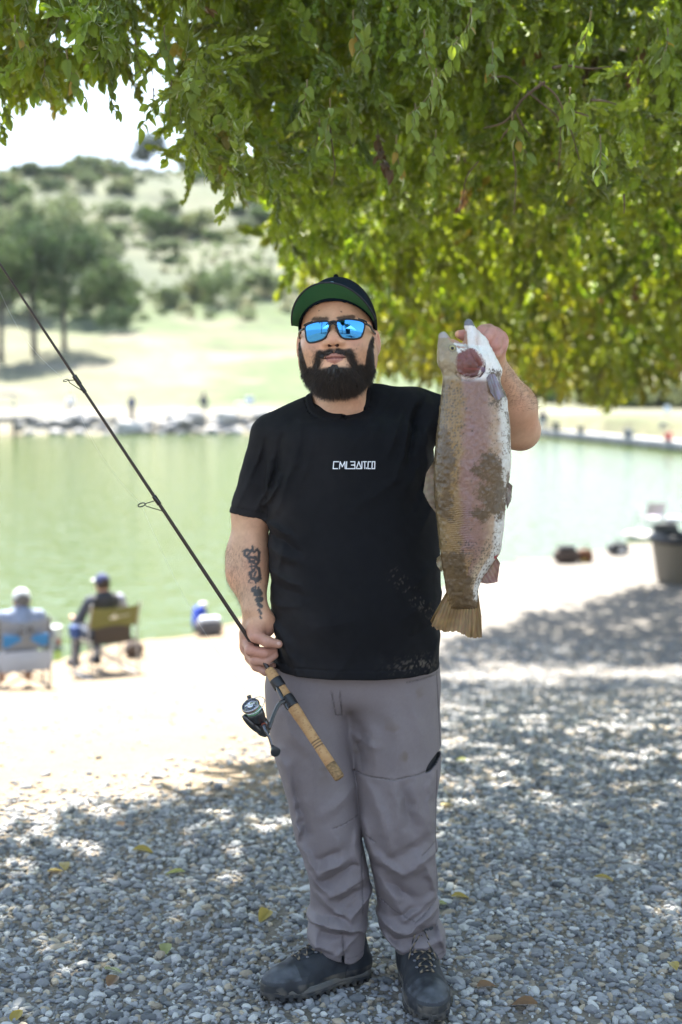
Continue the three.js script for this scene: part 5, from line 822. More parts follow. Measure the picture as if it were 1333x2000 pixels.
function fishC(x, y, z) {
  const [px, py] = Q(x, y, DF), q = clamp(py, 655, 1200), l = fishT(q, 1), r = fishT(q, 2), u = (px - l) / (r - l), n = fbm(x * 45, y * 45, z * 45, 3), n2 = noise(x * 420, y * 420, z * 420), n3 = noise(x * 900, y * 500, z * 600);
  const back = [0.205, 0.125, 0.045], olive = [0.13, 0.092, 0.04], pink = [0.195, 0.108, 0.082], belly = [0.5, 0.48, 0.435], mud = [0.08, 0.046, 0.015];
  let c = mixc(olive, back, sstep(0.0, 0.16, u)); const e = 0.07 * n;
  c = mixc(c, pink, sstep(0.27, 0.38, u + e)); c = mixc(c, [0.34, 0.24, 0.15], 0.75 * sstep(0.64, 0.78, u + e)); c = mixc(c, belly, sstep(0.79, 0.89, u + e * 0.9));
  c = mixc(c, [0.20, 0.115, 0.115], 0.6 * Math.exp(-Math.pow((u - 0.46) / 0.09, 2)) * sstep(0.1, 0.5, n + 0.3));
  if (py > 1055) { const t = sstep(1055, 1120, py); c = mixc(c, u < 0.55 ? [0.23, 0.14, 0.052] : c, t); c = mixc(c, [0.42, 0.34, 0.22], t * 0.7 * Math.exp(-Math.pow((u - 0.72) / 0.1, 2))); if (u > 0.82) c = mixc(c, belly, t * 0.8); if (py > 1165) c = mixc(c, [0.195, 0.12, 0.046], sstep(1165, 1185, py)); }
  const sp = hash3(Math.floor((px + 2 * n) / 5.2), Math.floor((py + 3 * n2) / 5.4), 5), cX = Math.floor((px + 2 * n) / 5.2), cY = Math.floor((py + 3 * n2) / 5.4), cxp = (cX + 0.2 + 0.6 * hash3(cX, cY, 7)) * 5.2, cyp = (cY + 0.2 + 0.6 * hash3(cX, cY, 8)) * 5.4, srr = 0.7 + 0.6 * hash3(cX, cY, 9); // small dark spots over the back
  const zone = Math.max((1 - sstep(0.22, 0.40, u)) * sstep(735, 770, py) * (1 - sstep(880, 960, py)), sstep(1040, 1070, py) * Math.exp(-Math.pow((u - 0.62) / 0.3, 2)) * (1 - sstep(1175, 1190, py)), (1 - sstep(0.25, 0.6, u)) * (1 - sstep(740, 750, py)) * 0.5);
  if (sp < 0.85 * zone + 0.02) c = mixc(c, [0.055, 0.045, 0.035], 0.85 * sstep(2.1, 1.1, Math.hypot(px - cxp - 1.2 * n2, (py - cyp) * 0.8 - 1.2 * n3) / srr));
  if (py < 748) { // head
    const h = sstep(748, 735, py), olv = mixc([0.20, 0.155, 0.095], [0.32, 0.26, 0.165], clamp(0.5 + n)); let k = px < 893 + (py - 700) * 0.15 ? olv : [0.60, 0.57, 0.53];
    if (py < 690 && px > 896 - (690 - py) * 0.15) k = mixc([0.66, 0.63, 0.6], [0.52, 0.38, 0.33], 0.6 * Math.exp(-Math.pow((px - 932) / 5, 2)));
    if (px > 925 && py > 675) k = [0.7, 0.68, 0.65];
    const g = Math.hypot((px - 914 - 0.12 * (py - 712)) / 25, (py - 710) / 29) + 0.34 * n + 0.1 * n2; if (g < 1.25) { k = mixc(k, mixc([0.085, 0.018, 0.012], [0.17, 0.052, 0.045], clamp(0.5 - n + (700 - py) * 0.02)), sstep(1.1, 0.85, g)); }
    if (Math.abs(gillEdge(px, py)) < 1.8 && px > 890) k = mixc(k, [0.5, 0.36, 0.32], 0.6); if (Math.abs(gillEdge(px, py) - 2.6) < 1.6 && px > 918 && py < 738) k = [0.06, 0.02, 0.02];
    if (Math.hypot(px - 940, py - 722) < 5) k = [0.16, 0.10, 0.17];
    if (mouthGap(x, y, z) < 0.003) k = [0.42, 0.25, 0.18]; if (py < 660 && px < 880) k = mixc(k, [0.35, 0.31, 0.33], 0.7); if (py < 637) k = [0.13, 0.13, 0.16];
    if (Math.hypot(px - 882, py - 681) < 8) k = mixc(k, [0.13, 0.105, 0.06], 0.6);
    if (seg2(px, py, 888, 672, 912, 676) < 2.5) k = [0.62, 0.6, 0.56]; if (seg2(px, py, 905, 720, 936, 722) < 1.5) k = mixc(k, [0.2, 0.04, 0.04], 0.7);
    c = mixc(c, k, h);
  }
  if (z > -DF - 0.01) { const m = mudAt(px, py, n, n2); c = mixc(c, mixc(mud, [0.05, 0.03, 0.012], clamp(0.4 + n)), m * 0.93); if (n2 > 0.42 && noise(x * 150, y * 150, 8) > 0.12 && u > 0.68 && py > 740) c = mixc(c, [0.12, 0.08, 0.05], 0.85); }
  if (Math.hypot((px - 972) / 9, (py - 1087) / 5) < 1) c = [0.28, 0.055, 0.055];
  return c.map((v) => v * (1 + (u > 0.75 || py < 748 ? 0.06 : 0.13) * n2 + (u > 0.75 || py < 748 ? 0.05 : 0.11) * n3));
}
const trout = thing('trout', 'large muddy trout hanging head up from the raised hand', 'fish');
const wet = new THREE.MeshPhysicalMaterial({ vertexColors: true, roughness: 0.42, specularIntensity: 0.8, clearcoat: 0.45, clearcoatRoughness: 0.14 });
const fishMesh = part(trout, 'body', (() => { const lo = F(838, 1198, -0.07), hi = F(1006, 620, 0.075); return mesh(fishF, lo, hi, 0.0021, fishC); })(), wet);
{ // fins: rayed sheets with thickness, ragged at their edge
  const finMat = new THREE.MeshPhysicalMaterial({ vertexColors: true, roughness: 0.55, transmission: 0.12, thickness: 0, side: THREE.DoubleSide });
  const fin = (name, root, tip, rays, z0, z1, tones, seed, thick = 0.0022, wave = 0.004) => { // root and tip: polylines of the same length, from one end of the fin to the other
    const R = rng(seed), N = rays * 4, K = 12, pos = [], idx = [], col = [], ev = (pl, t) => { const s = t * (pl.length - 1), i = Math.min(pl.length - 2, Math.floor(s)), f = s - i; return [lerp(pl[i][0], pl[i + 1][0], f), lerp(pl[i][1], pl[i + 1][1], f)]; }, jag = Array.from({ length: N + 1 }, () => 1 - 0.055 * R());
    for (const s of [1, -1]) { const b = pos.length / 3; for (let i = 0; i <= N; i++) { const t = i / N, a = ev(root, t), e = ev(tip, t); for (let j = 0; j <= K; j++) { const k = j / K * jag[i], p = F(lerp(a[0], e[0], k), lerp(a[1], e[1], k)), rib = Math.cos(i * Math.PI / 2), z = lerp(z0, z1, k) + wave * Math.sin(t * 9 + k * 2) * k + s * thick * (1 - 0.7 * k) * (0.75 + 0.35 * rib); pos.push(p.x, p.y, p.z + z); const n = fbm(t * 9, k * 4, seed, 3); col.push(...mixc(tones[0], tones[1], clamp(0.5 + 0.9 * n + 0.22 * rib)).map((v) => v * (0.88 + 0.24 * R()))); } }
      for (let i = 0; i < N; i++) for (let j = 0; j < K; j++) { const p = b + i * (K + 1) + j, q = p + K + 1; s > 0 ? idx.push(p, q, p + 1, p + 1, q, q + 1) : idx.push(p, p + 1, q, p + 1, q + 1, q); } }
    return part(trout, name, geoFrom(pos, idx, col), finMat); };
  const br = [[0.13, 0.075, 0.025], [0.26, 0.16, 0.062]], rd = [[0.18, 0.075, 0.06], [0.30, 0.19, 0.13]];
  fin('tail_fin', [[872, 1158], [886, 1166], [903, 1170], [918, 1168], [932, 1160]], [[842, 1218], [868, 1232], [893, 1230], [914, 1241], [940, 1245]].map(([x, y]) => [x, y + 4]), 13, 0.0, 0.004, br, 1, 0.006, 0.007);
  fin('tail_edge', [[870, 1160], [873, 1160], [877, 1162]], [[840, 1214], [851, 1231], [872, 1233]], 4, 0.002, 0.0, br, 2, 0.004);
  fin('tail_edge', [[926, 1162], [930, 1158], [933, 1152]], [[922, 1246], [941, 1246], [941, 1205]], 5, 0.002, 0.006, br, 3, 0.004);
  fin('dorsal_fin', [[851, 895], [850, 920], [850, 950], [853, 985], [857, 1003]], [[846, 902], [832, 925], [826, 962], [838, 984], [853, 1004]], 9, 0.0, 0.006, [[0.15, 0.11, 0.07], [0.24, 0.18, 0.115]], 4);
  fin('adipose_fin', [[862, 1083], [863, 1092], [866, 1106]], [[853, 1090], [853, 1104], [864, 1119]], 3, 0, 0.002, [[0.16, 0.12, 0.06], [0.3, 0.24, 0.15]], 5, 0.003);
  fin('pelvic_fin', [[990, 938], [989, 950], [985, 962]], [[1000, 948], [999, 972], [990, 995]], 5, 0.004, 0.012, [[0.2, 0.15, 0.12], [0.33, 0.27, 0.22]], 6);
  fin('anal_fin', [[968, 1085], [955, 1105], [943, 1124], [936, 1136]], [[976, 1098], [972, 1137], [952, 1139], [935, 1137]], 8, 0.0, 0.01, rd, 7, 0.003);
  fin('pectoral_fin', [[947, 738], [953, 731], [963, 730]], [[955, 768], [967, 783], [982, 775]], 5, 0.036, 0.046, [[0.16, 0.12, 0.1], [0.27, 0.25, 0.32]], 8, 0.0026);
  const p = F(882, 681), sph = (r, d, z) => { const g = new THREE.SphereGeometry(r, 20, 14); let q = V(p.x, p.y, 0), best = -DF + 0.06; for (let zz = -DF + 0.08; zz > -DF; zz -= 0.0005) if (fishF(p.x, p.y, zz) < 0) { best = zz; break; } g.scale(1, 1, 0.6); g.translate(p.x, p.y, best + z); return g; };
  const eye = part(trout, 'eye', sph(0.0075, 0, -0.001), std([0.30, 0.27, 0.13], 0.12)); part(eye, 'pupil', sph(0.0036, 0, 0.0024), std([0.008, 0.009, 0.014], 0.08));
}
// ---------------------------------------------------------------- fishing rod and reel
{
  const rod = thing('fishing_rod', 'spinning rod with cork handle and reel held slantwise in the lowered hand', 'fishing rod');
  const butt = P(664, 1520, 3.23), grip = P(527, 1310, 3.325), hold = P(493, 1258, 3.36), tip0 = P(-10, 500, 3.2);
  const dirA = hold.clone().sub(butt).normalize(), span = hold.distanceTo(butt), axis = (px, py) => { let best = 0, bd = 1e9; for (let t = -0.1; t < 1.6; t += 0.002) { const q = butt.clone().addScaledVector(dirA, span * t), [qx, qy] = [666.5 + q.x * FPX / (-q.z * Math.cos(PITCH) - (q.y - CAM_H) * Math.sin(PITCH)), 1000 - FPX * Math.tan(Math.atan((q.y - CAM_H) / -q.z) + PITCH)]; const d = Math.hypot(qx - px, qy - py); if (d < bd) bd = d, best = t; } return best * span; };
  const at = (s) => butt.clone().addScaledVector(dirA, s), turned = (prof) => { const g = new THREE.LatheGeometry(prof.map(([r, s]) => new THREE.Vector2(r, s)), 24), q = new THREE.Quaternion().setFromUnitVectors(V(0, 1, 0), dirA); g.applyMatrix4(new THREE.Matrix4().compose(butt, q, V(1, 1, 1))); return g; };
  const paint = (g, fn) => { const p = g.attributes.position, c = new Float32Array(p.count * 3), v = V(0, 0, 0); for (let i = 0; i < p.count; i++) { v.fromBufferAttribute(p, i); const s = v.clone().sub(butt).dot(dirA); c.set(fn(v.x, v.y, v.z, s), i * 3); } g.setAttribute('color', new THREE.BufferAttribute(c, 3)); return g; };
  const fill = (prof, step = 0.0015) => { const o = []; for (let i = 0; i + 1 < prof.length; i++) { const n = Math.max(1, Math.round(Math.abs(prof[i + 1][1] - prof[i][1]) / step)); for (let k = 0; k < n; k++) o.push([lerp(prof[i][0], prof[i + 1][0], k / n), lerp(prof[i][1], prof[i + 1][1], k / n)]); } o.push(prof[prof.length - 1]); return o; };
  const S = { end: axis(660, 1522), cap: axis(645, 1492), r0: axis(626, 1459), r1: axis(617, 1445), seat0: axis(573, 1380), seat1: axis(561, 1358), seat2: axis(552, 1340), seat3: axis(541, 1323), top: axis(524, 1305) };
  const corkC = (x, y, z, s) => { const n = noise(x * 260, y * 260, z * 260), m = noise(x * 90, y * 90, z * 90); let c = mixc([0.36, 0.20, 0.083], [0.43, 0.265, 0.12], clamp(0.5 + 0.5 * m)); if (n > 0.45) c = mixc(c, [0.25, 0.13, 0.055], 0.7); c = mixc(c, [0.31, 0.16, 0.06], 0.4 * sstep(0.0, 0.3, noise(x * 40, y * 40, z * 40))); return c; };
  const corkMat = vcol(0.75), w = 0.0009, rings = [lerp(S.r0, S.r1, 0.15), lerp(S.r0, S.r1, 0.5), lerp(S.r0, S.r1, 0.85)];
  const rr = (s) => 0.0128 + 0.0012 * sstep(S.seat0 - 0.06, S.seat0 - 0.01, s) - 0.0006 * sstep(S.cap, S.r0, s) * (1 - sstep(S.r1, S.seat0, s)), gp = fill([[0, S.cap], [0.0126, S.cap + 0.0002], [0.0128, S.seat0]].slice(1), 0.0012).map(([, s]) => { let r = rr(s); for (const q of rings) r -= 0.0011 * Math.exp(-Math.pow((s - q) / 0.0012, 2)); return [r, s]; });
  const grip1 = part(rod, 'cork_grip', paint(turned(gp), (x, y, z, s) => { let c = corkC(x, y, z, s); for (const q of rings) c = mixc(c, [0.10, 0.06, 0.03], Math.exp(-Math.pow((s - q) / 0.0016, 2))); return c; }), corkMat);
  part(rod, 'butt_cap', paint(turned(fill([[0.001, S.end - 0.003], [0.0105, S.end - 0.002], [0.0128, S.end + 0.002], [0.013, S.cap - 0.0002], [0.001, S.cap - 0.0001]])), (x, y, z) => { const n = noise(x * 300, y * 300, z * 300), m = noise(x * 520, y * 520, z * 520); return mixc([0.11, 0.065, 0.028], [0.31, 0.19, 0.08], clamp(0.4 + 0.5 * n + 0.4 * m)); }), corkMat);
  const blackMat = std([0.012, 0.012, 0.014], 0.45), gloss = std([0.013, 0.012, 0.013], 0.22), chrome = std([0.55, 0.56, 0.6], 0.18, { metalness: 1 }), graph = new THREE.MeshPhysicalMaterial({ color: new THREE.Color().setRGB(0.018, 0.018, 0.021), roughness: 0.28, clearcoat: 0.5, clearcoatRoughness: 0.15 });
  const hood = (a, b, r) => fill([[r - 0.002, a], [r, a + 0.001], [r + 0.0004, (a + b) / 2], [r, b - 0.001], [r - 0.002, b]], 0.002);
  part(rod, 'reel_seat_hood', turned(hood(S.seat0, S.seat1, 0.0156)), blackMat); part(rod, 'reel_seat_hood', turned(hood(S.seat2, S.seat3, 0.0152)), blackMat);
  part(rod, 'seat_insert', paint(turned(fill([[0.0126, S.seat1], [0.013, (S.seat1 + S.seat2) / 2], [0.0126, S.seat2]])), corkC), corkMat);
  part(rod, 'fore_grip', paint(turned(fill([[0.0136, S.seat3], [0.0126, lerp(S.seat3, S.top, 0.4)], [0.0105, S.top - 0.004], [0.007, S.top - 0.001], [0.002, S.top]])), corkC), corkMat);
  // the blank, drawn out to a point beyond the frame, bending a little
  const blank = []; const far = tip0.clone().sub(hold), L = far.length(); for (let i = 0; i <= 40; i++) { const t = i / 40 * 1.35; blank.push(hold.clone().addScaledVector(far, t)); } blank.unshift(at(S.top - 0.004), at(lerp(S.top, span, 0.6))); const rad = blank.map((_, i) => Math.max(0.0014, lerp(0.0052, 0.0016, i / 42)));
  part(rod, 'blank', tube(blank, rad, 10), std([0.022, 0.013, 0.011], 0.3));
  const fd = far.clone().normalize(), onB = (px, py) => { let b = null, bd = 1e9; for (let t = 0; t < 1.35; t += 0.002) { const q = hold.clone().addScaledVector(far, t), c = -q.z * Math.cos(PITCH) - (q.y - CAM_H) * Math.sin(PITCH), d = Math.hypot(666.5 + q.x * FPX / c - px, 1000 - FPX * Math.tan(Math.atan((q.y - CAM_H) / -q.z) + PITCH) - py); if (d < bd) bd = d, b = [q, t]; } return b; };
  for (const [bx, by, gx, gy, r, px2, py2] of [[306, 978, 277, 986, 0.0085, 312, 984], [152, 741, 129, 743, 0.006, 158, 752]]) {
    const [q] = onB(bx, by), c = P(gx, gy, -q.z - 0.004), u = c.clone().sub(q), nrm = fd, ringG = new THREE.TorusGeometry(r, r * 0.17, 8, 24); ringG.applyMatrix4(new THREE.Matrix4().compose(c, new THREE.Quaternion().setFromUnitVectors(V(0, 0, 1), fd.clone().addScaledVector(V(0.2, 0.55, 0.5), 1).normalize()), V(1, 1, 1)));
    const [q2] = onB(px2 + 10, py2 + 15); const gd = part(rod, 'line_guide', merge([tube([q.clone(), q.clone().addScaledVector(u, 0.5), c.clone().addScaledVector(u.clone().normalize(), -r)], 0.0011, 6), tube([q2, q2.clone().lerp(c, 0.8), c.clone().addScaledVector(u.clone().normalize(), -r)], 0.0011, 6), tube([q.clone().addScaledVector(fd, -0.012), q.clone().addScaledVector(fd, 0.012)], 0.0056, 8)]), gloss); part(gd, 'guide_ring', ringG, blackMat);
  }
  const [qf] = onB(163, 757); part(rod, 'ferrule', tube([qf.clone().addScaledVector(fd, -0.012), qf.clone().addScaledVector(fd, 0.012)], [0.0048, 0.0044], 10), gloss);
  // reel: its own short axes; a along the spool (towards its front), o out from the rod
  const E = (px, py, D = 3.22) => P(px, py, D), ax = E(482, 1366, 3.16).sub(E(520, 1428, 3.22)).normalize(), O = E(497, 1390, 3.175);
  const lathe = (prof, o = O, dir = ax, n = 28) => { const g = new THREE.LatheGeometry(prof.map(([r, s]) => new THREE.Vector2(r, s)), n); g.applyMatrix4(new THREE.Matrix4().compose(o, new THREE.Quaternion().setFromUnitVectors(V(0, 1, 0), dir), V(1, 1, 1))); return g; };
  const reel = new THREE.Group(); reel.name = 'reel'; rod.add(reel); tag(reel, 'black spinning reel with green line under the rod');
  part(reel, 'rotor', lathe([[0.006, -0.034], [0.015, -0.032], [0.0185, -0.02], [0.0205, -0.006], [0.0205, 0.002], [0.018, 0.004], [0.01, 0.005]]), graph);
  part(reel, 'wound_line', lathe([[0.012, 0.004], [0.0186, 0.0048], [0.0192, 0.01], [0.0188, 0.0175], [0.0184, 0.019]]), std([0.16, 0.33, 0.22], 0.7));
  part(reel, 'spool_lip', lathe([[0.0182, 0.019], [0.0214, 0.0198], [0.0216, 0.0215], [0.0208, 0.024], [0.0195, 0.0255], [0.0185, 0.0255], [0.0182, 0.023], [0.0165, 0.02], [0.0163, 0.0165], [0.002, 0.0165]]), std([0.30, 0.31, 0.34], 0.22, { metalness: 1 }));
  part(reel, 'spool_trim', lathe([[0.0217, 0.0193], [0.0221, 0.0202], [0.0217, 0.021]]), std([0.22, 0.04, 0.035], 0.35));
  part(reel, 'drag_knob', [lathe([[0.0005, 0.026], [0.006, 0.0255], [0.0085, 0.023], [0.009, 0.0165]]), (() => { const g = new RoundedBoxGeometry(0.026, 0.011, 0.0045, 2, 0.0018); g.applyMatrix4(new THREE.Matrix4().compose(O.clone().addScaledVector(ax, 0.021), new THREE.Quaternion().setFromUnitVectors(V(0, 1, 0), ax), V(1, 1, 1))); return g; })()], chrome);
  const bodyA = E(520, 1420, 3.2), stemT = E(548, 1376, 3.245);
  part(reel, 'gear_housing', [lathe([[0.004, -0.062], [0.013, -0.058], [0.0165, -0.048], [0.016, -0.036], [0.012, -0.032]]), tube(smoothPts([O.clone().addScaledVector(ax, -0.036), E(512, 1424, 3.2), E(522, 1434, 3.205)], 8), [0.012, 0.014, 0.015, 0.0155, 0.015, 0.014, 0.013, 0.011, 0.009], 12), tube(smoothPts([E(476, 1397, 3.17), E(490, 1413, 3.175), E(509, 1430, 3.19)], 8), [0.005, 0.0068, 0.0075, 0.008, 0.0082, 0.0082, 0.008, 0.007, 0.005], 10)], graph);
  part(reel, 'stem', tube(smoothPts([E(524, 1424, 3.21), E(530, 1410, 3.22), E(537, 1392, 3.235), E(546, 1375, 3.25), E(556, 1369, 3.262)], 14), Array.from({ length: 15 }, (_, i) => lerp(0.0062, 0.0046, Math.sin(i / 14 * 3.14))), 10), graph);
  part(reel, 'reel_foot', tube(smoothPts([E(541, 1342, 3.29), E(552, 1364, 3.272), E(563, 1386, 3.258)], 8), [0.0025, 0.0045, 0.005, 0.0052, 0.0055, 0.0052, 0.005, 0.0045, 0.0025], 10), graph);
  part(reel, 'bail_wire', tube(smoothPts([E(484, 1396, 3.15), E(500, 1392, 3.135), E(513, 1380, 3.14), E(517, 1366, 3.16), E(510, 1361, 3.17), E(496, 1363, 3.165)], 24), 0.0011, 6), chrome);
  part(reel, 'line_roller', lathe([[0.001, -0.005], [0.0042, -0.004], [0.0042, 0.004], [0.001, 0.005]], E(487, 1361, 3.15), V(1, 0.3, 0.2).normalize(), 14), graph);
  part(reel, 'handle_hub', lathe([[0.001, 0.006], [0.0055, 0.005], [0.0058, -0.006], [0.004, -0.008]], E(516, 1416, 3.168), V(0.1, 0.1, 1).normalize(), 16), std([0.36, 0.1, 0.07], 0.3, { metalness: 0.7 }));
  part(reel, 'handle_arm', tube(smoothPts([E(516, 1416, 3.163), E(519, 1426, 3.155), E(526, 1440, 3.152), E(532, 1458, 3.15)], 12), Array.from({ length: 13 }, (_, i) => lerp(0.0046, 0.0026, i / 12)), 10), std([0.10, 0.105, 0.12], 0.2, { metalness: 0.9 }));
  const kd = E(541, 1474, 3.12).sub(E(533, 1460, 3.15)).normalize(); part(reel, 'handle_knob', lathe([[0.0005, -0.002], [0.005, -0.001], [0.0062, 0.006], [0.0085, 0.014], [0.011, 0.02], [0.0118, 0.0235], [0.0105, 0.026], [0.0005, 0.0265]], E(533, 1459, 3.15), kd, 20), std([0.02, 0.022, 0.026], 0.35));
  // the line from the spool up through the guides
  const lp = [E(489, 1360, 3.16), P(277, 986, 3.29), P(129, 743, 3.24), P(-10, 545, 3.22)]; const pl = []; lp.forEach((p, i) => { if (i) for (let k = 0; k <= 12; k++) { const t = k / 12; pl.push(lp[i - 1].clone().lerp(p, t).add(V(-0.012 * Math.sin(3.14 * t), -0.02 * Math.sin(3.14 * t), 0))); } });
  part(rod, 'line', tube(pl, 0.00022, 4, false), std([0.5, 0.52, 0.5], 0.4));
}
// ---------------------------------------------------------------- people and gear by the water
const darkPole = std([0.10, 0.10, 0.105], 0.45, { metalness: 0.5 }), greyPole = std([0.33, 0.33, 0.34], 0.4, { metalness: 0.5 });
const fabric = (rgb) => std(rgb, 0.9);
function bentCloth(w, h, sag, bow, nx = 12, ny = 8, thick = 0.006) { // an upright panel that sags between its poles
  const pos = [], idx = []; for (const s of [1, -1]) { const b = pos.length / 3; for (let j = 0; j <= ny; j++) for (let i = 0; i <= nx; i++) { const u = i / nx * 2 - 1, v = j / ny; pos.push(u * w / 2, v * h - sag * (1 - u * u) * v, bow * (1 - u * u) * (0.6 + 0.4 * Math.sin(3 * v)) + s * thick / 2); } for (let j = 0; j < ny; j++) for (let i = 0; i < nx; i++) { const p = b + j * (nx + 1) + i, q = p + nx + 1; s > 0 ? idx.push(p, p + 1, q, q, p + 1, q + 1) : idx.push(p, q, p + 1, q, q + 1, p + 1); } }
  return geoFrom(pos, idx);
}
function campChair(label, pos, turn, o) { // seen from behind: z towards the viewer is the chair's back
  const t = thing('camp_chair', label, 'camp chair', pos, turn), W = o.w ?? 0.58, sh = o.sh ?? 0.42, bt = o.bt ?? 0.86, r = 0.0125, L = (a, b, q = r) => tube([V(...a), V(...b)], q, 8);
  for (const s of [-1, 1]) {
    part(t, 'leg', L([s * W / 2, 0, 0.24], [s * W / 2, sh + 0.2, 0.2]), o.pole); part(t, 'leg', L([s * W / 2, 0, -0.26], [s * W / 2, sh + 0.2, -0.22]), o.pole);
    part(t, 'base_rail', L([s * W / 2, 0.015, 0.26], [s * W / 2, 0.015, -0.28], 0.015), o.pole); part(t, 'back_post', L([s * W / 2, sh + 0.16, 0.2], [s * W / 2 * 1.01, bt + 0.015, 0.31]), o.pole);
    part(t, 'armrest', box(0.055, 0.028, 0.46, s * W / 2, sh + 0.21, -0.01, 0, 0, 0, 0.01), o.arm ?? o.pole);
    part(t, 'cross_brace', L([s * W / 2, 0.05, 0.235], [-s * W / 2, sh - 0.02, 0.2], 0.0095), o.pole); part(t, 'cross_brace', L([s * W / 2, 0.05, -0.25], [-s * W / 2, sh - 0.02, -0.2], 0.0095), o.pole);
  }
  const seat = new THREE.BoxGeometry(W * 0.96, 0.012, 0.46, 10, 1, 10), p = seat.attributes.position; for (let i = 0; i < p.count; i++) { const u = p.getX(i) / (W * 0.48), v = p.getZ(i) / 0.23; p.setY(i, p.getY(i) + sh - 0.05 * (1 - u * u) * (1 - v * v * 0.6)); } seat.computeVertexNormals(); part(t, 'seat', seat, o.seat);
  const bh = o.bh ?? 0.27, back = bentCloth(W * 0.97, bh, 0.012, 0.03); back.rotateX(Math.atan2(0.11, bt - sh - 0.16)); back.translate(0, bt - bh, 0.31 - 0.11 * bh / (bt - sh - 0.16)); const bk = part(t, 'backrest', back, o.back);
  o.extra?.(t, bk); return t;
}
// a simple figure: bones as [ax, ay, az, bx, by, bz, ra, rb]
const bones = (l, k = 0.03) => blend(l.map(([a, b, c, d, e, f, r, q]) => cone(V(a, b, c), V(d, e, f), r, q)), k);
const flesh = [0.46, 0.27, 0.18];
function figure(label, pos, turn, o) {
  const t = thing('person', label, 'person', pos, turn); t.translateZ(o.back ?? 0); t.scale.setScalar(o.scale ?? 1); const lo = V(...o.lo), hi = V(...o.hi), h = o.cell;
  const bodyF = bones(o.body, 0.025), head = blend([ellip(V(...o.head), 0.078, 0.105, 0.095), ellip(V(o.head[0], o.head[1] - 0.05, o.head[2] - 0.03), 0.06, 0.07, 0.065), ellip(V(o.head[0], o.head[1] - 0.02, o.head[2] - 0.105), 0.014, 0.022, 0.016), ellip(V(o.head[0] + 0.08, o.head[1] - 0.01, o.head[2] + 0.01), 0.012, 0.03, 0.02), ellip(V(o.head[0] - 0.08, o.head[1] - 0.01, o.head[2] + 0.01), 0.012, 0.03, 0.02)], 0.02);
  part(t, 'body', mesh((x, y, z) => smin(bodyF(x, y, z), head(x, y, z), 0.02), lo, hi, h, () => flesh), vcol(0.6));
  for (const [name, list, colr, grow] of o.wear) { const f = bones(list, 0.04); part(t, name, mesh((x, y, z) => f(x, y, z) - grow - 0.006 * noise(x * 14, y * 14, z * 14), lo, hi, h, (x, y, z) => { const c = typeof colr === 'function' ? colr(x, y, z) : colr; return c.map((v) => v * (1 + 0.15 * noise(x * 20, y * 20, z * 20))); }), vcol(0.9)); }
  const hd = V(...o.head); if (o.hair) part(t, 'hair', mesh((x, y, z) => Math.max(ellip(hd.clone().add(V(0, 0.012, 0.016)), 0.086, 0.108, 0.1)(x, y, z), -(y - hd.y + 0.05 + (z - hd.z < -0.03 ? -0.1 : 0))), lo, hi, h, () => o.hair), vcol(0.9));
  if (o.cap) { const c = part(t, 'cap', mesh((x, y, z) => Math.max(ellip(hd.clone().add(V(0, 0.025, 0.005)), 0.092, 0.105, 0.105)(x, y, z), hd.y + 0.02 - y), lo, hi, h, () => o.cap), vcol(0.9)); const b = new THREE.CylinderGeometry(0.085, 0.085, 0.007, 20, 1, false, Math.PI / 2, Math.PI); b.scale(1, 1, 1.25); b.translate(0, 0, 0); b.rotateX(0.12); b.translate(hd.x, hd.y + 0.032, hd.z - 0.075); part(c, 'brim', b, std(o.brim ?? o.cap, 0.85)); }
  return t;
}
const sitBody = (o) => [[0, 0.50, 0.02, 0, 0.86, 0.13, 0.13, 0.12], [-0.16, 0.87, 0.12, 0.16, 0.87, 0.12, 0.065, 0.065], [0, 0.9, 0.12, 0, 1.0, 0.10, 0.055, 0.05], [-0.09, 0.46, 0, -0.13, 0.47, -0.42, 0.085, 0.06], [0.09, 0.46, 0, 0.13, 0.47, -0.42, 0.085, 0.06], [-0.13, 0.47, -0.42, -0.14, 0.08, -0.46, 0.055, 0.038], [0.13, 0.47, -0.42, 0.14, 0.08, -0.46, 0.055, 0.038], [-0.14, 0.05, -0.44, -0.15, 0.035, -0.6, 0.042, 0.034], [0.14, 0.05, -0.44, 0.15, 0.035, -0.6, 0.042, 0.034], [-0.2, 0.86, 0.12, -0.29, 0.66, 0.04, 0.05, 0.042], [-0.29, 0.66, 0.04, -0.27, 0.64, -0.2, 0.042, 0.03], [-0.27, 0.64, -0.2, -0.25, 0.64, -0.28, 0.034, 0.03], [0.2, 0.86, 0.12, 0.29, 0.66, 0.04, 0.05, 0.042], [0.29, 0.66, 0.04, 0.25, 0.62, -0.2, 0.042, 0.03], [0.25, 0.62, -0.2, 0.22, 0.62, -0.28, 0.034, 0.03]];
const B = sitBody(), seatBox = { lo: [-0.45, -0.02, -0.75], hi: [0.45, 1.3, 0.35], cell: 0.016 };
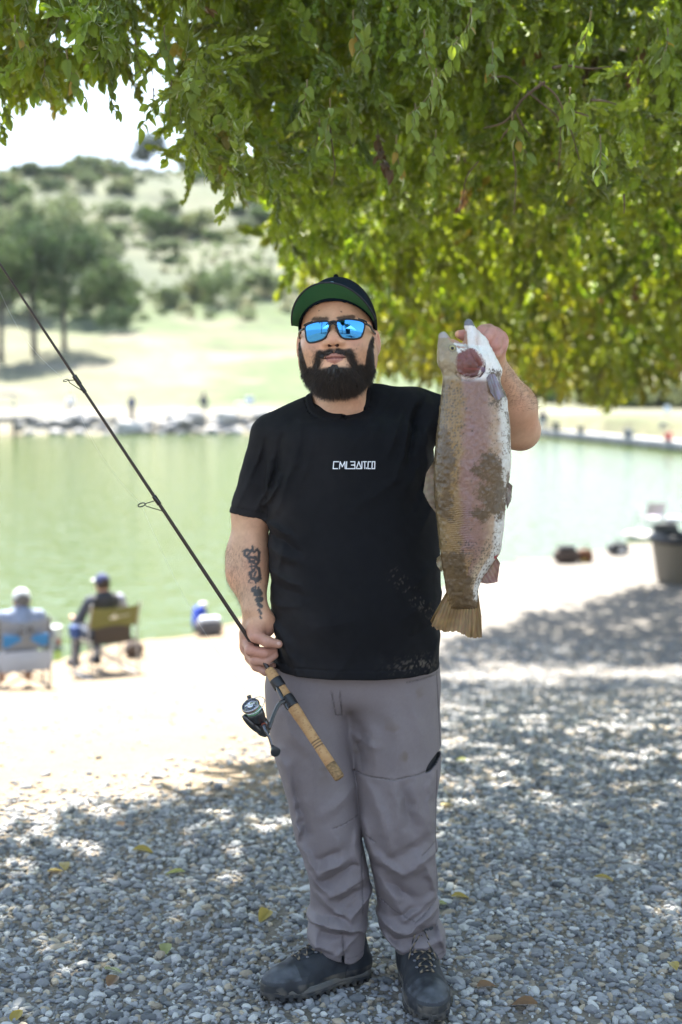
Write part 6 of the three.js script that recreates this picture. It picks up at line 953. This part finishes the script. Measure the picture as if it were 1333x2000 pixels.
{
  // right-hand chair and its sitter
  const c = meet(208, 1317, beachH, 8, 30), turnR = 0.58;
  const cp = [c.x, beachH(c.x, -c.z), c.z];
  campChair('olive green folding camp chair with a pale mountain emblem, on the sand by the water', cp, turnR, { w: 0.60, sh: 0.42, bt: 0.86, bh: 0.27, pole: greyPole, arm: fabric([0.05, 0.05, 0.055]), seat: fabric([0.055, 0.045, 0.035]), back: fabric([0.13, 0.135, 0.045]),
    extra: (t, bk) => {
      const em = new THREE.Shape([[-0.11, 0], [-0.085, 0.035], [-0.07, 0.028], [-0.045, 0.062], [-0.01, 0.022], [0.0, 0.0]].map(([x, y]) => new THREE.Vector2(x, y))), g = new THREE.ExtrudeGeometry(em, { depth: 0.003, bevelEnabled: false }); const tilt = Math.atan2(0.11, 0.28), put = (q) => { q.rotateX(tilt); q.translate(0.03, 0.70, 0.287); return q; };
      part(bk, 'emblem', put(g), std([0.62, 0.62, 0.56], 0.8)); const bars = []; for (let i = 0; i < 9; i++) bars.push(box(0.009, 0.017, 0.003, 0.014 + i * 0.0135 + (i > 4 ? 0.006 : 0), 0.019 + 0.002 * i, 0.0015)); part(bk, 'pale_lettering', bars.map(put), std([0.58, 0.58, 0.52], 0.8));
      const low = bentCloth(0.46, 0.22, 0, 0.05); low.translate(0, 0.40, 0.2); part(t, 'lower_back_panel', low, fabric([0.055, 0.042, 0.032]));
      part(t, 'side_pouch', box(0.1, 0.15, 0.2, -0.36, 0.53, -0.05, 0, 0, 0, 0.03), fabric([0.03, 0.06, 0.17]));
    } });
  figure('seated person in a navy cap and dark vest, in the olive green camp chair', cp, turnR, { ...seatBox, back: -0.13, head: [-0.01, 1.06, 0.07], cap: [0.035, 0.045, 0.12], brim: [0.5, 0.5, 0.52], hair: [0.04, 0.028, 0.02], body: B, wear: [
    ['jacket', [B[0], B[1], B[9], [-0.29, 0.66, 0.04, -0.285, 0.655, -0.02, 0.042, 0.04], B[12], B[13]], (x, y) => (x > 0.15 ? [0.26, 0.26, 0.33] : Math.abs(x) < 0.17 ? [0.028, 0.026, 0.028] : [0.05, 0.055, 0.075]), 0.012],
    ['trousers', [B[0].map((v, i) => (i === 4 ? 0.6 : v)), B[3], B[4], B[5], B[6]], [0.06, 0.075, 0.11], 0.012], ['shoes', [B[7], B[8]], [0.03, 0.03, 0.035], 0.012]] });
  // left-hand chair and its sitter
  const d = meet(44, 1345, beachH, 8, 30), turnL = 0.35, dp = [d.x, beachH(d.x, -d.z), d.z];
  const lc = campChair('grey camp chair with bright blue side panels, nearest the left edge', dp, turnL, { w: 0.52, sh: 0.34, bt: 0.80, bh: 0.34, pole: darkPole, seat: fabric([0.26, 0.28, 0.32]), back: fabric([0.20, 0.23, 0.28]),
    extra: (t, bk) => {
      const tilt = Math.atan2(0.11, 0.22), put = (q) => { q.rotateX(tilt); q.translate(0, 0.50, 0.322); return q; }, tri = (pts) => put(new THREE.ExtrudeGeometry(new THREE.Shape(pts.map(([x, y]) => new THREE.Vector2(x, y))), { depth: 0.004, bevelEnabled: false }));
      part(bk, 'blue_panel', tri([[-0.235, 0.17], [-0.235, 0.02], [-0.19, 0.01], [-0.04, 0.10], [-0.08, 0.155]]), fabric([0.03, 0.17, 0.45])); part(bk, 'blue_panel', tri([[0.235, 0.17], [0.235, 0.03], [0.17, 0.01], [0.04, 0.10], [0.09, 0.155]]), fabric([0.03, 0.17, 0.45]));
      part(bk, 'dark_lettering', [[-0.07, 0.19, 0.02, 0.075], [-0.045, 0.26, 0.05, 0.018], [-0.04, 0.195, 0.055, 0.018], [0.02, 0.225, 0.018, 0.08], [0.055, 0.225, 0.016, 0.075], [0.04, 0.262, 0.035, 0.016]].map(([x, y, w, h]) => put(box(w, h, 0.004, x, y, 0.003))), fabric([0.03, 0.032, 0.04]));
      const skirt = bentCloth(0.56, 0.2, -0.02, 0.05, 14, 6); skirt.translate(0.0, 0.23, 0.22); part(t, 'seat_flap', skirt, fabric([0.34, 0.37, 0.44])); for (const s of [-1, 1]) { const f = bentCloth(0.42, 0.22, 0, 0.04); f.rotateY(s * 1.4); f.translate(s * 0.29, 0.24, 0); part(t, 'seat_flap', f, fabric([0.34, 0.37, 0.44])); }
    } });
  lc.scale.setScalar(0.86);
  figure('seated grey haired person in a pale cap, in the grey and blue camp chair', [dp[0], dp[1] - 0.12, dp[2]], turnL, { ...seatBox, lo: [-0.45, 0.09, -0.75], back: -0.12, scale: 0.9, head: [0.02, 1.03, 0.06], cap: [0.42, 0.44, 0.44], hair: [0.10, 0.095, 0.09], body: B, wear: [
    ['shirt', [B[0], B[1], B[9], B[10], B[12], B[13]], [0.17, 0.20, 0.27], 0.012], ['shorts', [B[0].map((v, i) => (i === 4 ? 0.6 : v)), B[3], B[4]], [0.12, 0.13, 0.15], 0.014], ['shoes', [B[7], B[8]], [0.06, 0.05, 0.05], 0.012]] });
}
const bagGeo = (w, h, d, seed) => mesh((x, y, z) => { const q = Math.pow(Math.pow(Math.abs(x / w * 2), 3) + Math.pow(Math.abs(y - h / 2) / h * 2, 3) + Math.pow(Math.abs(z / d * 2), 3), 1 / 3); return (q - 1) * Math.min(w, h, d) / 2 + 0.02 * Math.min(w, h) * fbm(x * 9 + seed, y * 9, z * 9, 3) * 4; }, V(-w * 0.65, -0.03, -d * 0.65), V(w * 0.65, h * 1.2, d * 0.65), Math.min(w, h, d) / 14, (x, y, z) => { const n = 0.85 + 0.3 * noise(x * 25 + seed, y * 25, z * 25); return [n, n, n]; });
function bag(name, label, px, py, w, h, d, rgb, turn = 0, extra, up = 0) { const p = meet(px, py, beachH, 8, 60), t = thing(name, label, 'bag', [p.x, beachH(p.x, -p.z) + up, p.z], turn); part(t, 'body', bagGeo(w, h, d, px), new THREE.MeshStandardMaterial({ vertexColors: true, color: new THREE.Color().setRGB(...rgb), roughness: 0.85 })); const strap = tube(smoothPts([V(-w * 0.25, h * 0.9, 0), V(-w * 0.16, h * 1.16, 0.01), V(w * 0.16, h * 1.16, 0.01), V(w * 0.25, h * 0.9, 0)], 14), 0.012, 6); part(t, 'handle', strap, std(rgb.map((v) => v * 0.6), 0.8)); extra?.(t); return t; }
bag('duffel_bag', 'grey duffel bag with a pale top lying on the sand left of the angler', 408, 1240, 0.40, 0.22, 0.26, [0.11, 0.105, 0.11], 0.2, (t) => part(t, 'pale_flap', bagGeo(0.30, 0.10, 0.2, 3).translate(0.02, 0.17, 0), std([0.50, 0.53, 0.58], 0.8)));
{ const p = meet(394, 1232, beachH, 8, 60), t = thing('jacket', 'crumpled bright blue jacket heaped beside the grey duffel bag', 'jacket', [p.x - 0.04, beachH(p.x, -p.z), p.z - 0.12], 0.5); part(t, 'body', bagGeo(0.2, 0.34, 0.2, 8), new THREE.MeshStandardMaterial({ vertexColors: true, color: new THREE.Color().setRGB(0.03, 0.07, 0.42), roughness: 0.85 })); part(t, 'sleeve', tube(smoothPts([V(-0.05, 0.24, 0.05), V(-0.12, 0.12, 0.1), V(-0.1, 0.03, 0.12)], 10), Array(11).fill(0.045), 10), std([0.03, 0.07, 0.40], 0.85)); part(t, 'white_collar', bagGeo(0.11, 0.08, 0.1, 2).translate(0.06, 0.31, 0), std([0.68, 0.7, 0.72], 0.8)); }
bag('tackle_bag', 'dark brown tackle bag on the sand right of the olive camp chair', 262, 1283, 0.24, 0.2, 0.2, [0.09, 0.06, 0.045], 0.5);
{ const p = meet(104, 1268, beachH, 8, 60), t = thing('tackle_bucket', 'pale bucket with a dark handle and red tag between the two camp chairs', 'bucket', [p.x, beachH(p.x, -p.z), p.z]); const g = new THREE.LatheGeometry([[0.001, 0.0], [0.11, 0.002], [0.135, 0.3], [0.142, 0.31], [0.13, 0.315], [0.125, 0.29], [0.001, 0.28]].map(([a, b]) => new THREE.Vector2(a, b)), 22); part(t, 'pail', g, std([0.55, 0.57, 0.56], 0.6)); part(t, 'handle', tube(smoothPts([V(-0.137, 0.3, 0), V(-0.08, 0.4, 0.03), V(0.08, 0.4, 0.03), V(0.137, 0.3, 0)], 14), 0.007, 6), darkPole); part(t, 'red_tag', box(0.06, 0.07, 0.02, 0.1, 0.12, 0.11, 0, 0.6, 0, 0.008), std([0.36, 0.04, 0.04], 0.7)); }
bag('backpack', 'dark brown backpack with a black top, left of the gear on the right shore', 1106, 1100, 0.52, 0.3, 0.3, [0.085, 0.06, 0.05], 0.1, (t) => part(t, 'black_lid', bagGeo(0.36, 0.1, 0.24, 5).translate(0, 0.26, 0), std([0.02, 0.024, 0.03], 0.85)));
bag('satchel', 'rust brown satchel with a yellow tag leaning on the dark backpack', 1142, 1098, 0.34, 0.27, 0.24, [0.16, 0.07, 0.035], -0.2, (t) => part(t, 'yellow_tag', box(0.09, 0.04, 0.02, 0, 0.05, 0.11, 0, 0, 0, 0.006), std([0.7, 0.5, 0.08], 0.7)));
bag('gear_bag', 'black and white gear bag alone on the sand right of the backpack', 1207, 1084, 0.44, 0.26, 0.3, [0.05, 0.055, 0.06], 0.3, (t) => part(t, 'pale_panel', bagGeo(0.2, 0.12, 0.06, 9).translate(0, 0.04, 0.13), std([0.6, 0.62, 0.65], 0.6)));
bag('gear_bag', 'black gear bag with an orange bottom at the right edge of the picture', 1300, 1046, 0.6, 0.3, 0.3, [0.03, 0.03, 0.033], -0.1, (t) => { part(t, 'orange_base', box(0.4, 0.07, 0.31, 0, 0.05, 0, 0, 0, 0, 0.02), std([0.45, 0.2, 0.07], 0.7)); part(t, 'pale_bundle', bagGeo(0.4, 0.16, 0.2, 12).translate(0.2, 0.28, -0.1), std([0.62, 0.63, 0.66], 0.8)); });
{ const p = meet(1283, 1044, beachH, 8, 60); campChair('pale lilac folding chair standing behind the orange bottomed gear bag', [p.x - 0.05, beachH(p.x, -p.z), p.z - 0.5], 0.4, { w: 0.5, sh: 0.38, bt: 0.78, bh: 0.36, pole: std([0.38, 0.34, 0.42], 0.5), seat: fabric([0.45, 0.4, 0.46]), back: fabric([0.5, 0.44, 0.5]) }); }
function boulder(name, label, pos, w, h, d, rgb, seed, group) { const g = new THREE.IcosahedronGeometry(1, 3), p = g.attributes.position; for (let i = 0; i < p.count; i++) { const v = V(p.getX(i), p.getY(i), p.getZ(i)), f = 1 + 0.28 * noise(v.x * 1.4 + seed, v.y * 1.4, v.z * 1.4) + 0.1 * noise(v.x * 4, v.y * 4 + seed, v.z * 4); p.setXYZ(i, v.x * f * w / 2, v.y * f * h / 2, v.z * f * d / 2); } g.computeVertexNormals(); const m = solo(name, g, std(rgb, 0.95), label, 'rock', group); m.position.set(...pos); return m; }
{ const p = meet(1250, 1056, beachH, 8, 60); boulder('boulder', 'white boulder half sunk at the waterline left of the bin', [p.x, beachH(p.x, -p.z) + 0.05, p.z], 0.75, 0.34, 0.5, [0.55, 0.52, 0.48], 3); }
{ // the waste bin, ribbed and tapering
  const p = meet(1324, 1137, beachH, 8, 60), s = -p.z * 95 / FPX, R1 = s * 0.55, t = thing('waste_bin', 'brown ribbed waste bin with a dark rim, cut by the right edge', 'bin', [p.x, beachH(p.x, -p.z), p.z]);
  const pos = [], idx = [], n = 72, rows = [[0, 0.72], [0.03, 0.76], [0.4, 0.86], [0.84, 0.98]]; rows.forEach(([y, k]) => { for (let i = 0; i < n; i++) { const a = i / n * 6.2832, r = R1 * k * (1 + 0.018 * Math.cos(a * 24)); pos.push(Math.cos(a) * r, y * s, Math.sin(a) * r); } }); for (let j = 0; j < rows.length - 1; j++) for (let i = 0; i < n; i++) { const a = j * n + i, b = j * n + (i + 1) % n; idx.push(a, a + n, b, b, a + n, b + n); }
  part(t, 'ribbed_body', geoFrom(pos, idx), std([0.135, 0.115, 0.085], 0.6, { side: THREE.DoubleSide })); part(t, 'rim', new THREE.LatheGeometry([[0.96, 0.82], [1.06, 0.83], [1.08, 0.93], [1.04, 1.0], [0.94, 1.0], [0.92, 0.9], [0.3, 0.86], [0.001, 0.85]].map(([a, b]) => new THREE.Vector2(a * R1, b * s)), 40), std([0.025, 0.026, 0.03], 0.5));
}
// ---------------------------------------------------------------- the far shore
{
  const R = rng(9), tones = [[0.3, 0.285, 0.265], [0.24, 0.235, 0.225], [0.19, 0.188, 0.185], [0.34, 0.325, 0.3]], protos = [0, 1, 2, 3, 4].map((k) => { const b = boulder('boulder', '', [0, 0, 0], 1, 0.7, 0.8, tones[k % 4], 11 * k + 1); scene.remove(b); return b; }); used.set('boulder', 1);
  for (let i = 0; i < 74; i++) { const px = 36 + i * 6.9 + R() * 6, D0f = 104.2 + R() * 3.2, p = P(px, 800, D0f), k = Math.floor(R() * 5), m = protos[k].clone(); m.name = numbered('boulder'); scene.add(m); const D = farShore(p.x) + 0.1 + 2.6 * R(); m.position.set(p.x, hillH(p.x, D) + 0.12, -D); m.rotation.set(0, R() * 6, 0); const s = 0.4 + 1.7 * R() * R(); m.scale.set(s * 1.2, s * (0.6 + 0.5 * R()), s); m.userData = {}; tag(m, 'pale boulder in the row of rocks along the far waterline', 'rock', 'pale boulders along the far waterline'); }
  const farBox = { lo: [-0.5, -0.05, -0.5], hi: [0.5, 1.85, 0.5], cell: 0.028 };
  const stand = [[0, 0.95, 0, 0, 1.35, 0, 0.13, 0.14], [-0.17, 1.4, 0, 0.17, 1.4, 0, 0.06, 0.06], [0, 1.45, 0, 0, 1.55, 0, 0.05, 0.05], [-0.09, 0.9, 0, -0.11, 0.48, -0.02, 0.085, 0.06], [0.09, 0.9, 0, 0.12, 0.48, 0.0, 0.085, 0.06], [-0.11, 0.48, -0.02, -0.12, 0.08, 0.02, 0.055, 0.04], [0.12, 0.48, 0, 0.13, 0.08, 0.02, 0.055, 0.04], [-0.12, 0.05, 0, -0.13, 0.04, -0.16, 0.045, 0.035], [0.13, 0.05, 0, 0.14, 0.04, -0.16, 0.045, 0.035], [-0.2, 1.38, 0, -0.26, 1.1, -0.02, 0.05, 0.042], [-0.26, 1.1, -0.02, -0.2, 0.98, -0.2, 0.04, 0.03], [0.2, 1.38, 0, 0.26, 1.1, -0.02, 0.05, 0.042], [0.26, 1.1, -0.02, 0.2, 1.0, -0.22, 0.04, 0.03]];
  const put = (px, D) => { const p = P(px, 800, D); return [p.x, hillH(p.x, D), -D]; };
  const S = stand, dress = (top, legs) => [['jacket', [S[0], S[1], S[9], S[10], S[11], S[12]], top, 0.02], ['trousers', [[0, 0.95, 0, 0, 1.02, 0, 0.13, 0.13], S[3], S[4], S[5], S[6]], legs, 0.015], ['shoes', [S[7], S[8]], [0.04, 0.04, 0.04], 0.015]];
  figure('far person standing in dark blue clothes on the rocks across the lake', put(258, 105.6).map((v, i) => (i === 1 ? v + 0.25 : v)), 2.6, { scale: 1.15, ...farBox, head: [0, 1.66, -0.02], hair: [0.03, 0.022, 0.018], body: S, wear: dress([0.022, 0.035, 0.10], [0.03, 0.035, 0.05]) });
  const crouch = [[0, 0.5, 0, 0, 0.86, -0.16, 0.14, 0.14], [-0.17, 0.9, -0.18, 0.17, 0.9, -0.18, 0.06, 0.06], [0, 0.93, -0.19, 0, 1.02, -0.24, 0.05, 0.05], [-0.1, 0.42, 0, -0.16, 0.46, -0.36, 0.08, 0.06], [0.1, 0.42, 0, 0.16, 0.46, -0.36, 0.08, 0.06], [-0.16, 0.46, -0.36, -0.16, 0.08, -0.22, 0.055, 0.04], [0.16, 0.46, -0.36, 0.16, 0.08, -0.22, 0.055, 0.04], [-0.16, 0.05, -0.2, -0.17, 0.04, -0.36, 0.045, 0.035], [0.16, 0.05, -0.2, 0.17, 0.04, -0.36, 0.045, 0.035], [-0.2, 0.88, -0.18, -0.24, 0.62, -0.3, 0.05, 0.042], [-0.24, 0.62, -0.3, -0.14, 0.6, -0.46, 0.04, 0.03], [0.2, 0.88, -0.18, 0.24, 0.62, -0.3, 0.05, 0.042], [0.24, 0.62, -0.3, 0.14, 0.6, -0.46, 0.04, 0.03]];
  const C = crouch, sit = (label, pos, turn, top, legs, hair) => figure(label, pos, turn, { scale: 1.15, ...farBox, hi: [0.5, 1.35, 0.5], head: [0, 1.1, -0.27], hair, body: C, wear: [['jacket', [C[0], C[1], C[9], C[10], C[11], C[12]], top, 0.02], ['trousers', [[0, 0.46, 0, 0, 0.5, 0, 0.13, 0.13], C[3], C[4], C[5], C[6]], legs, 0.015], ['shoes', [C[7], C[8]], [0.04, 0.04, 0.04], 0.015]] });
  sit('far person crouching in black on the bank across the lake', put(394, 113), -0.9, [0.025, 0.03, 0.045], [0.04, 0.045, 0.06], [0.02, 0.018, 0.016]);
  { const p = put(478, 112), t = thing('camp_table', 'small white table with a blue box on the bank across the lake', 'table', p, 0.1); part(t, 'tabletop', box(1.5, 0.06, 0.7, 0, 0.7, 0, 0, 0, 0, 0.02), std([0.72, 0.73, 0.74], 0.6)); for (const [x, z] of [[-0.68, 0.28], [0.68, 0.28], [-0.68, -0.28], [0.68, -0.28]]) part(t, 'leg', tube([V(x * 1.05, 0, z), V(x * 0.95, 0.68, z)], 0.02, 6), greyPole); const b = thing('cool_box', 'pale blue cool box standing on the far white table', 'cool box', [p[0] + 0.4, p[1] + 0.73, p[2]]); part(b, 'chest', box(0.55, 0.34, 0.36, 0, 0.17, 0, 0, 0, 0, 0.03), std([0.16, 0.25, 0.42], 0.5)); part(b, 'lid', box(0.58, 0.08, 0.39, 0, 0.382, 0, 0, 0, 0, 0.025), std([0.7, 0.72, 0.74], 0.5)); }
  sit('far person seated in white at the left end of the far rocks', put(140, 111), 3.0, [0.6, 0.6, 0.6], [0.35, 0.36, 0.38], [0.08, 0.07, 0.06]);
  { // pier at the left edge
    const p = P(-22, 826, 100), t = thing('wooden_pier', 'short pier with pale railing at the left edge of the lake', 'pier', [p.x, WATER, p.z], 0.02), W = 4.4, wood = std([0.2, 0.19, 0.175], 0.9), dark = std([0.09, 0.08, 0.07], 0.9), pale = std([0.3, 0.3, 0.3], 0.7);
    for (let i = 0; i < 16; i++) part(t, 'plank', box(W / 16 - 0.02, 0.06, 5, -W / 2 + (i + 0.5) * W / 16, 1.37, -1), wood); part(t, 'edge_beam', box(W, 0.3, 0.14, 0, 1.18, 1.42), dark); part(t, 'edge_beam', box(0.14, 0.28, 4.8, W / 2 - 0.08, 1.18, -1.06), dark);
    for (const x of [-2, -0.6, 0.8, 2.05]) part(t, 'pile', tube([V(x, -1.2, 1.25), V(x, 1.05, 1.25)], 0.12, 8), dark);
    for (const x of [-2.1, -0.7, 0.7, 2.1]) part(t, 'rail_post', box(0.1, 1.6, 0.1, x, 2.19, 1.35), pale); for (const y of [2.94, 2.25]) part(t, 'rail', box(W + 0.05, 0.14, 0.06, 0, y, 1.43), pale);
  }
  { // the long dock on the right
    const a = P(1052, 851, 101.5), b = P(1470, 897, 69.5); a.y = b.y = WATER; const d = b.clone().sub(a), L = d.length(), t = thing('floating_dock', 'long pale floating dock along the right bank', 'dock', [a.x, WATER, a.z], Math.atan2(-d.z, d.x)), deck = std([0.50, 0.48, 0.46], 0.85), side = [std([0.17, 0.18, 0.2], 0.8), std([0.14, 0.15, 0.17], 0.8)], n = 26;
    for (let i = 0; i < n; i++) { part(t, 'deck_panel', box(L / n - 0.04, 0.07, 2.2, (i + 0.5) * L / n, 0.52, -0.6), deck); part(t, 'fascia_board', box(L / n - 0.02, 0.34, 0.07, (i + 0.5) * L / n, 0.31, 0.54), side[i & 1]); if (i % 3 === 0) part(t, 'float', box(1.6, 0.4, 1.8, (i + 0.5) * L / n, 0.13, -0.6, 0, 0, 0, 0.05), side[1]); }
    const on = (px, off = 0) => { let bt = 0, bd = 1e9; for (let s = 0; s <= 1; s += 0.002) { const q = a.clone().addScaledVector(d, s), e = Math.abs(Q(q.x, q.y, -q.z)[0] - px); if (e < bd) bd = e, bt = s; } const q = a.clone().addScaledVector(d, bt), s = V(-d.z, 0, d.x).normalize(); return [q.x - s.x * off, WATER + 0.556, q.z - s.z * off]; };
    sit('far person in a dark top sitting at the end of the long dock', on(1078, -0.5), 0.5, [0.02, 0.025, 0.035], [0.20, 0.24, 0.30], [0.02, 0.018, 0.016]);
    const pail = (px, label, rgb, h, r) => { const t2 = thing('bucket', label, 'bucket', on(px, -0.5)); part(t2, 'pail', new THREE.LatheGeometry([[0.001, 0], [r * 0.82, 0.005], [r, h], [r * 1.06, h * 1.01], [r * 0.94, h * 1.02], [r * 0.9, h * 0.9], [0.001, h * 0.86]].map(([x, y]) => new THREE.Vector2(x, y)), 18), std(rgb, 0.6)); part(t2, 'handle', tube(smoothPts([V(-r, h, 0), V(0, h * 1.35, 0.04), V(r, h, 0)], 10), 0.014, 6), darkPole); return t2; };
    pail(1100, 'dark bucket beside the person sitting on the long dock', [0.03, 0.045, 0.055], 0.5, 0.28); pail(1148, 'dark bucket alone in the middle of the long dock', [0.04, 0.05, 0.06], 0.42, 0.24); pail(1243, 'low blue grey bucket on the long dock near the sign', [0.06, 0.09, 0.15], 0.4, 0.3); pail(1322, 'red bucket at the right end of the long dock', [0.42, 0.05, 0.06], 0.4, 0.24);
    { const q = on(1272, 0.9), t2 = thing('waste_bin', 'grey waste bin standing behind the long dock on the right', 'bin', [q[0], WATER + 0.556, q[2]]); part(t2, 'barrel', new THREE.LatheGeometry([[0.001, 0], [0.3, 0.01], [0.33, 0.4], [0.37, 0.85], [0.37, 0.88]].map(([x, y]) => new THREE.Vector2(x, y)), 20), std([0.11, 0.12, 0.135], 0.6)); part(t2, 'rim', new THREE.TorusGeometry(0.375, 0.035, 8, 24).rotateX(Math.PI / 2).translate(0, 0.88, 0), std([0.06, 0.065, 0.07], 0.6)); }
    { const q = on(1222, 2.6), gy = hillH(q[0], -q[2]), t2 = thing('shore_sign', 'narrow pale blue sign on a post behind the long dock', 'sign', [q[0], gy, q[2]]); const top = (-q[2]) * Math.tan(Math.atan((1000 - 792) / FPX) - PITCH) + CAM_H - gy; part(t2, 'post', box(0.12, top, 0.12, 0, top / 2, 0), greyPole); part(t2, 'panel', box(0.36, top * 0.62, 0.05, 0, top * 0.69, 0.09, 0, 0, 0, 0.01), std([0.36, 0.48, 0.66], 0.5)); part(t2, 'white_band', box(0.30, 0.22, 0.01, 0, top * 0.82, 0.121), std([0.7, 0.72, 0.75], 0.5)); }
  }
}
// ---------------------------------------------------------------- behind the photographer: what the lenses mirror
{
  const canopyTent = (label, x, z, turn, roof, wall) => { const t = thing('canopy_tent', label, 'tent', [x, beachH(x, -z), z], turn), W = 1.5, pos = [], idx = [], n = 10; for (let s = 0; s < 4; s++) { const b = pos.length / 3, a = s * Math.PI / 2; for (let j = 0; j <= n; j++) for (let i = 0; i <= n; i++) { const v = j / n, u = (i / n * 2 - 1) * (1 - v), r = W * (1 - v), y = 2.05 + 0.85 * Math.pow(v, 1.35); pos.push(Math.cos(a) * r - Math.sin(a) * u * W, y, Math.sin(a) * r + Math.cos(a) * u * W); } for (let j = 0; j < n; j++) for (let i = 0; i < n; i++) { const p = b + j * (n + 1) + i; idx.push(p, p + n + 1, p + 1, p + 1, p + n + 1, p + n + 2); } }
    part(t, 'roof', geoFrom(pos, idx), std(roof, 0.8, { side: THREE.DoubleSide })); for (const [sx, sz] of [[-1, -1], [1, -1], [1, 1], [-1, 1]]) part(t, 'leg', box(0.05, 2.06, 0.05, sx * (W - 0.03), 1.03, sz * (W - 0.03)), greyPole); for (const s of [-1, 1]) part(t, 'valance', box(2.98, 0.28, 0.01, 0, 1.92, s * (W + 0.002)), std(roof, 0.8)); if (wall) part(t, 'side_wall', box(2.9, 1.3, 0.02, 0, 1.2, 1.45), std(wall, 0.85)); return t; };
  canopyTent('white pop-up canopy tent mirrored in the sunglasses, the lighter of two', -4.4, 7.2, 0.5, [0.7, 0.72, 0.74]);
  canopyTent('pop-up canopy tent with a dark side wall mirrored in the sunglasses', 5.2, 6.5, -0.5, [0.68, 0.7, 0.73], [0.03, 0.04, 0.06]);
  for (const [x, z, h, w, seed, label] of [[-9.6, 9.6, 8, 7.5, 61, 'dark tree behind the camera mirrored in the left lens'], [2.6, 12, 8.5, 6, 62, 'dark tree behind the camera mirrored in the right lens'], [-9, 24, 8, 9, 63, 'low tree far behind the camera on the left'], [11, 30, 8, 12, 64, 'low tree far behind the camera on the right']]) { const t = thing('shore_tree', label, 'tree', [x, 0, z]); part(t, 'trunk', trunkGeo(seed, h, h * 0.022, 0.4, 5, w * 0.3), darkBark); const c = crownGeo(seed, w / 2, h * 0.36, w / 2, 2600, 0.22, FT.dark, 9); c.translate(0, h * 0.66, 0); part(t, 'crown', c, farLeafMat); }
}
renderer.render(scene, camera);
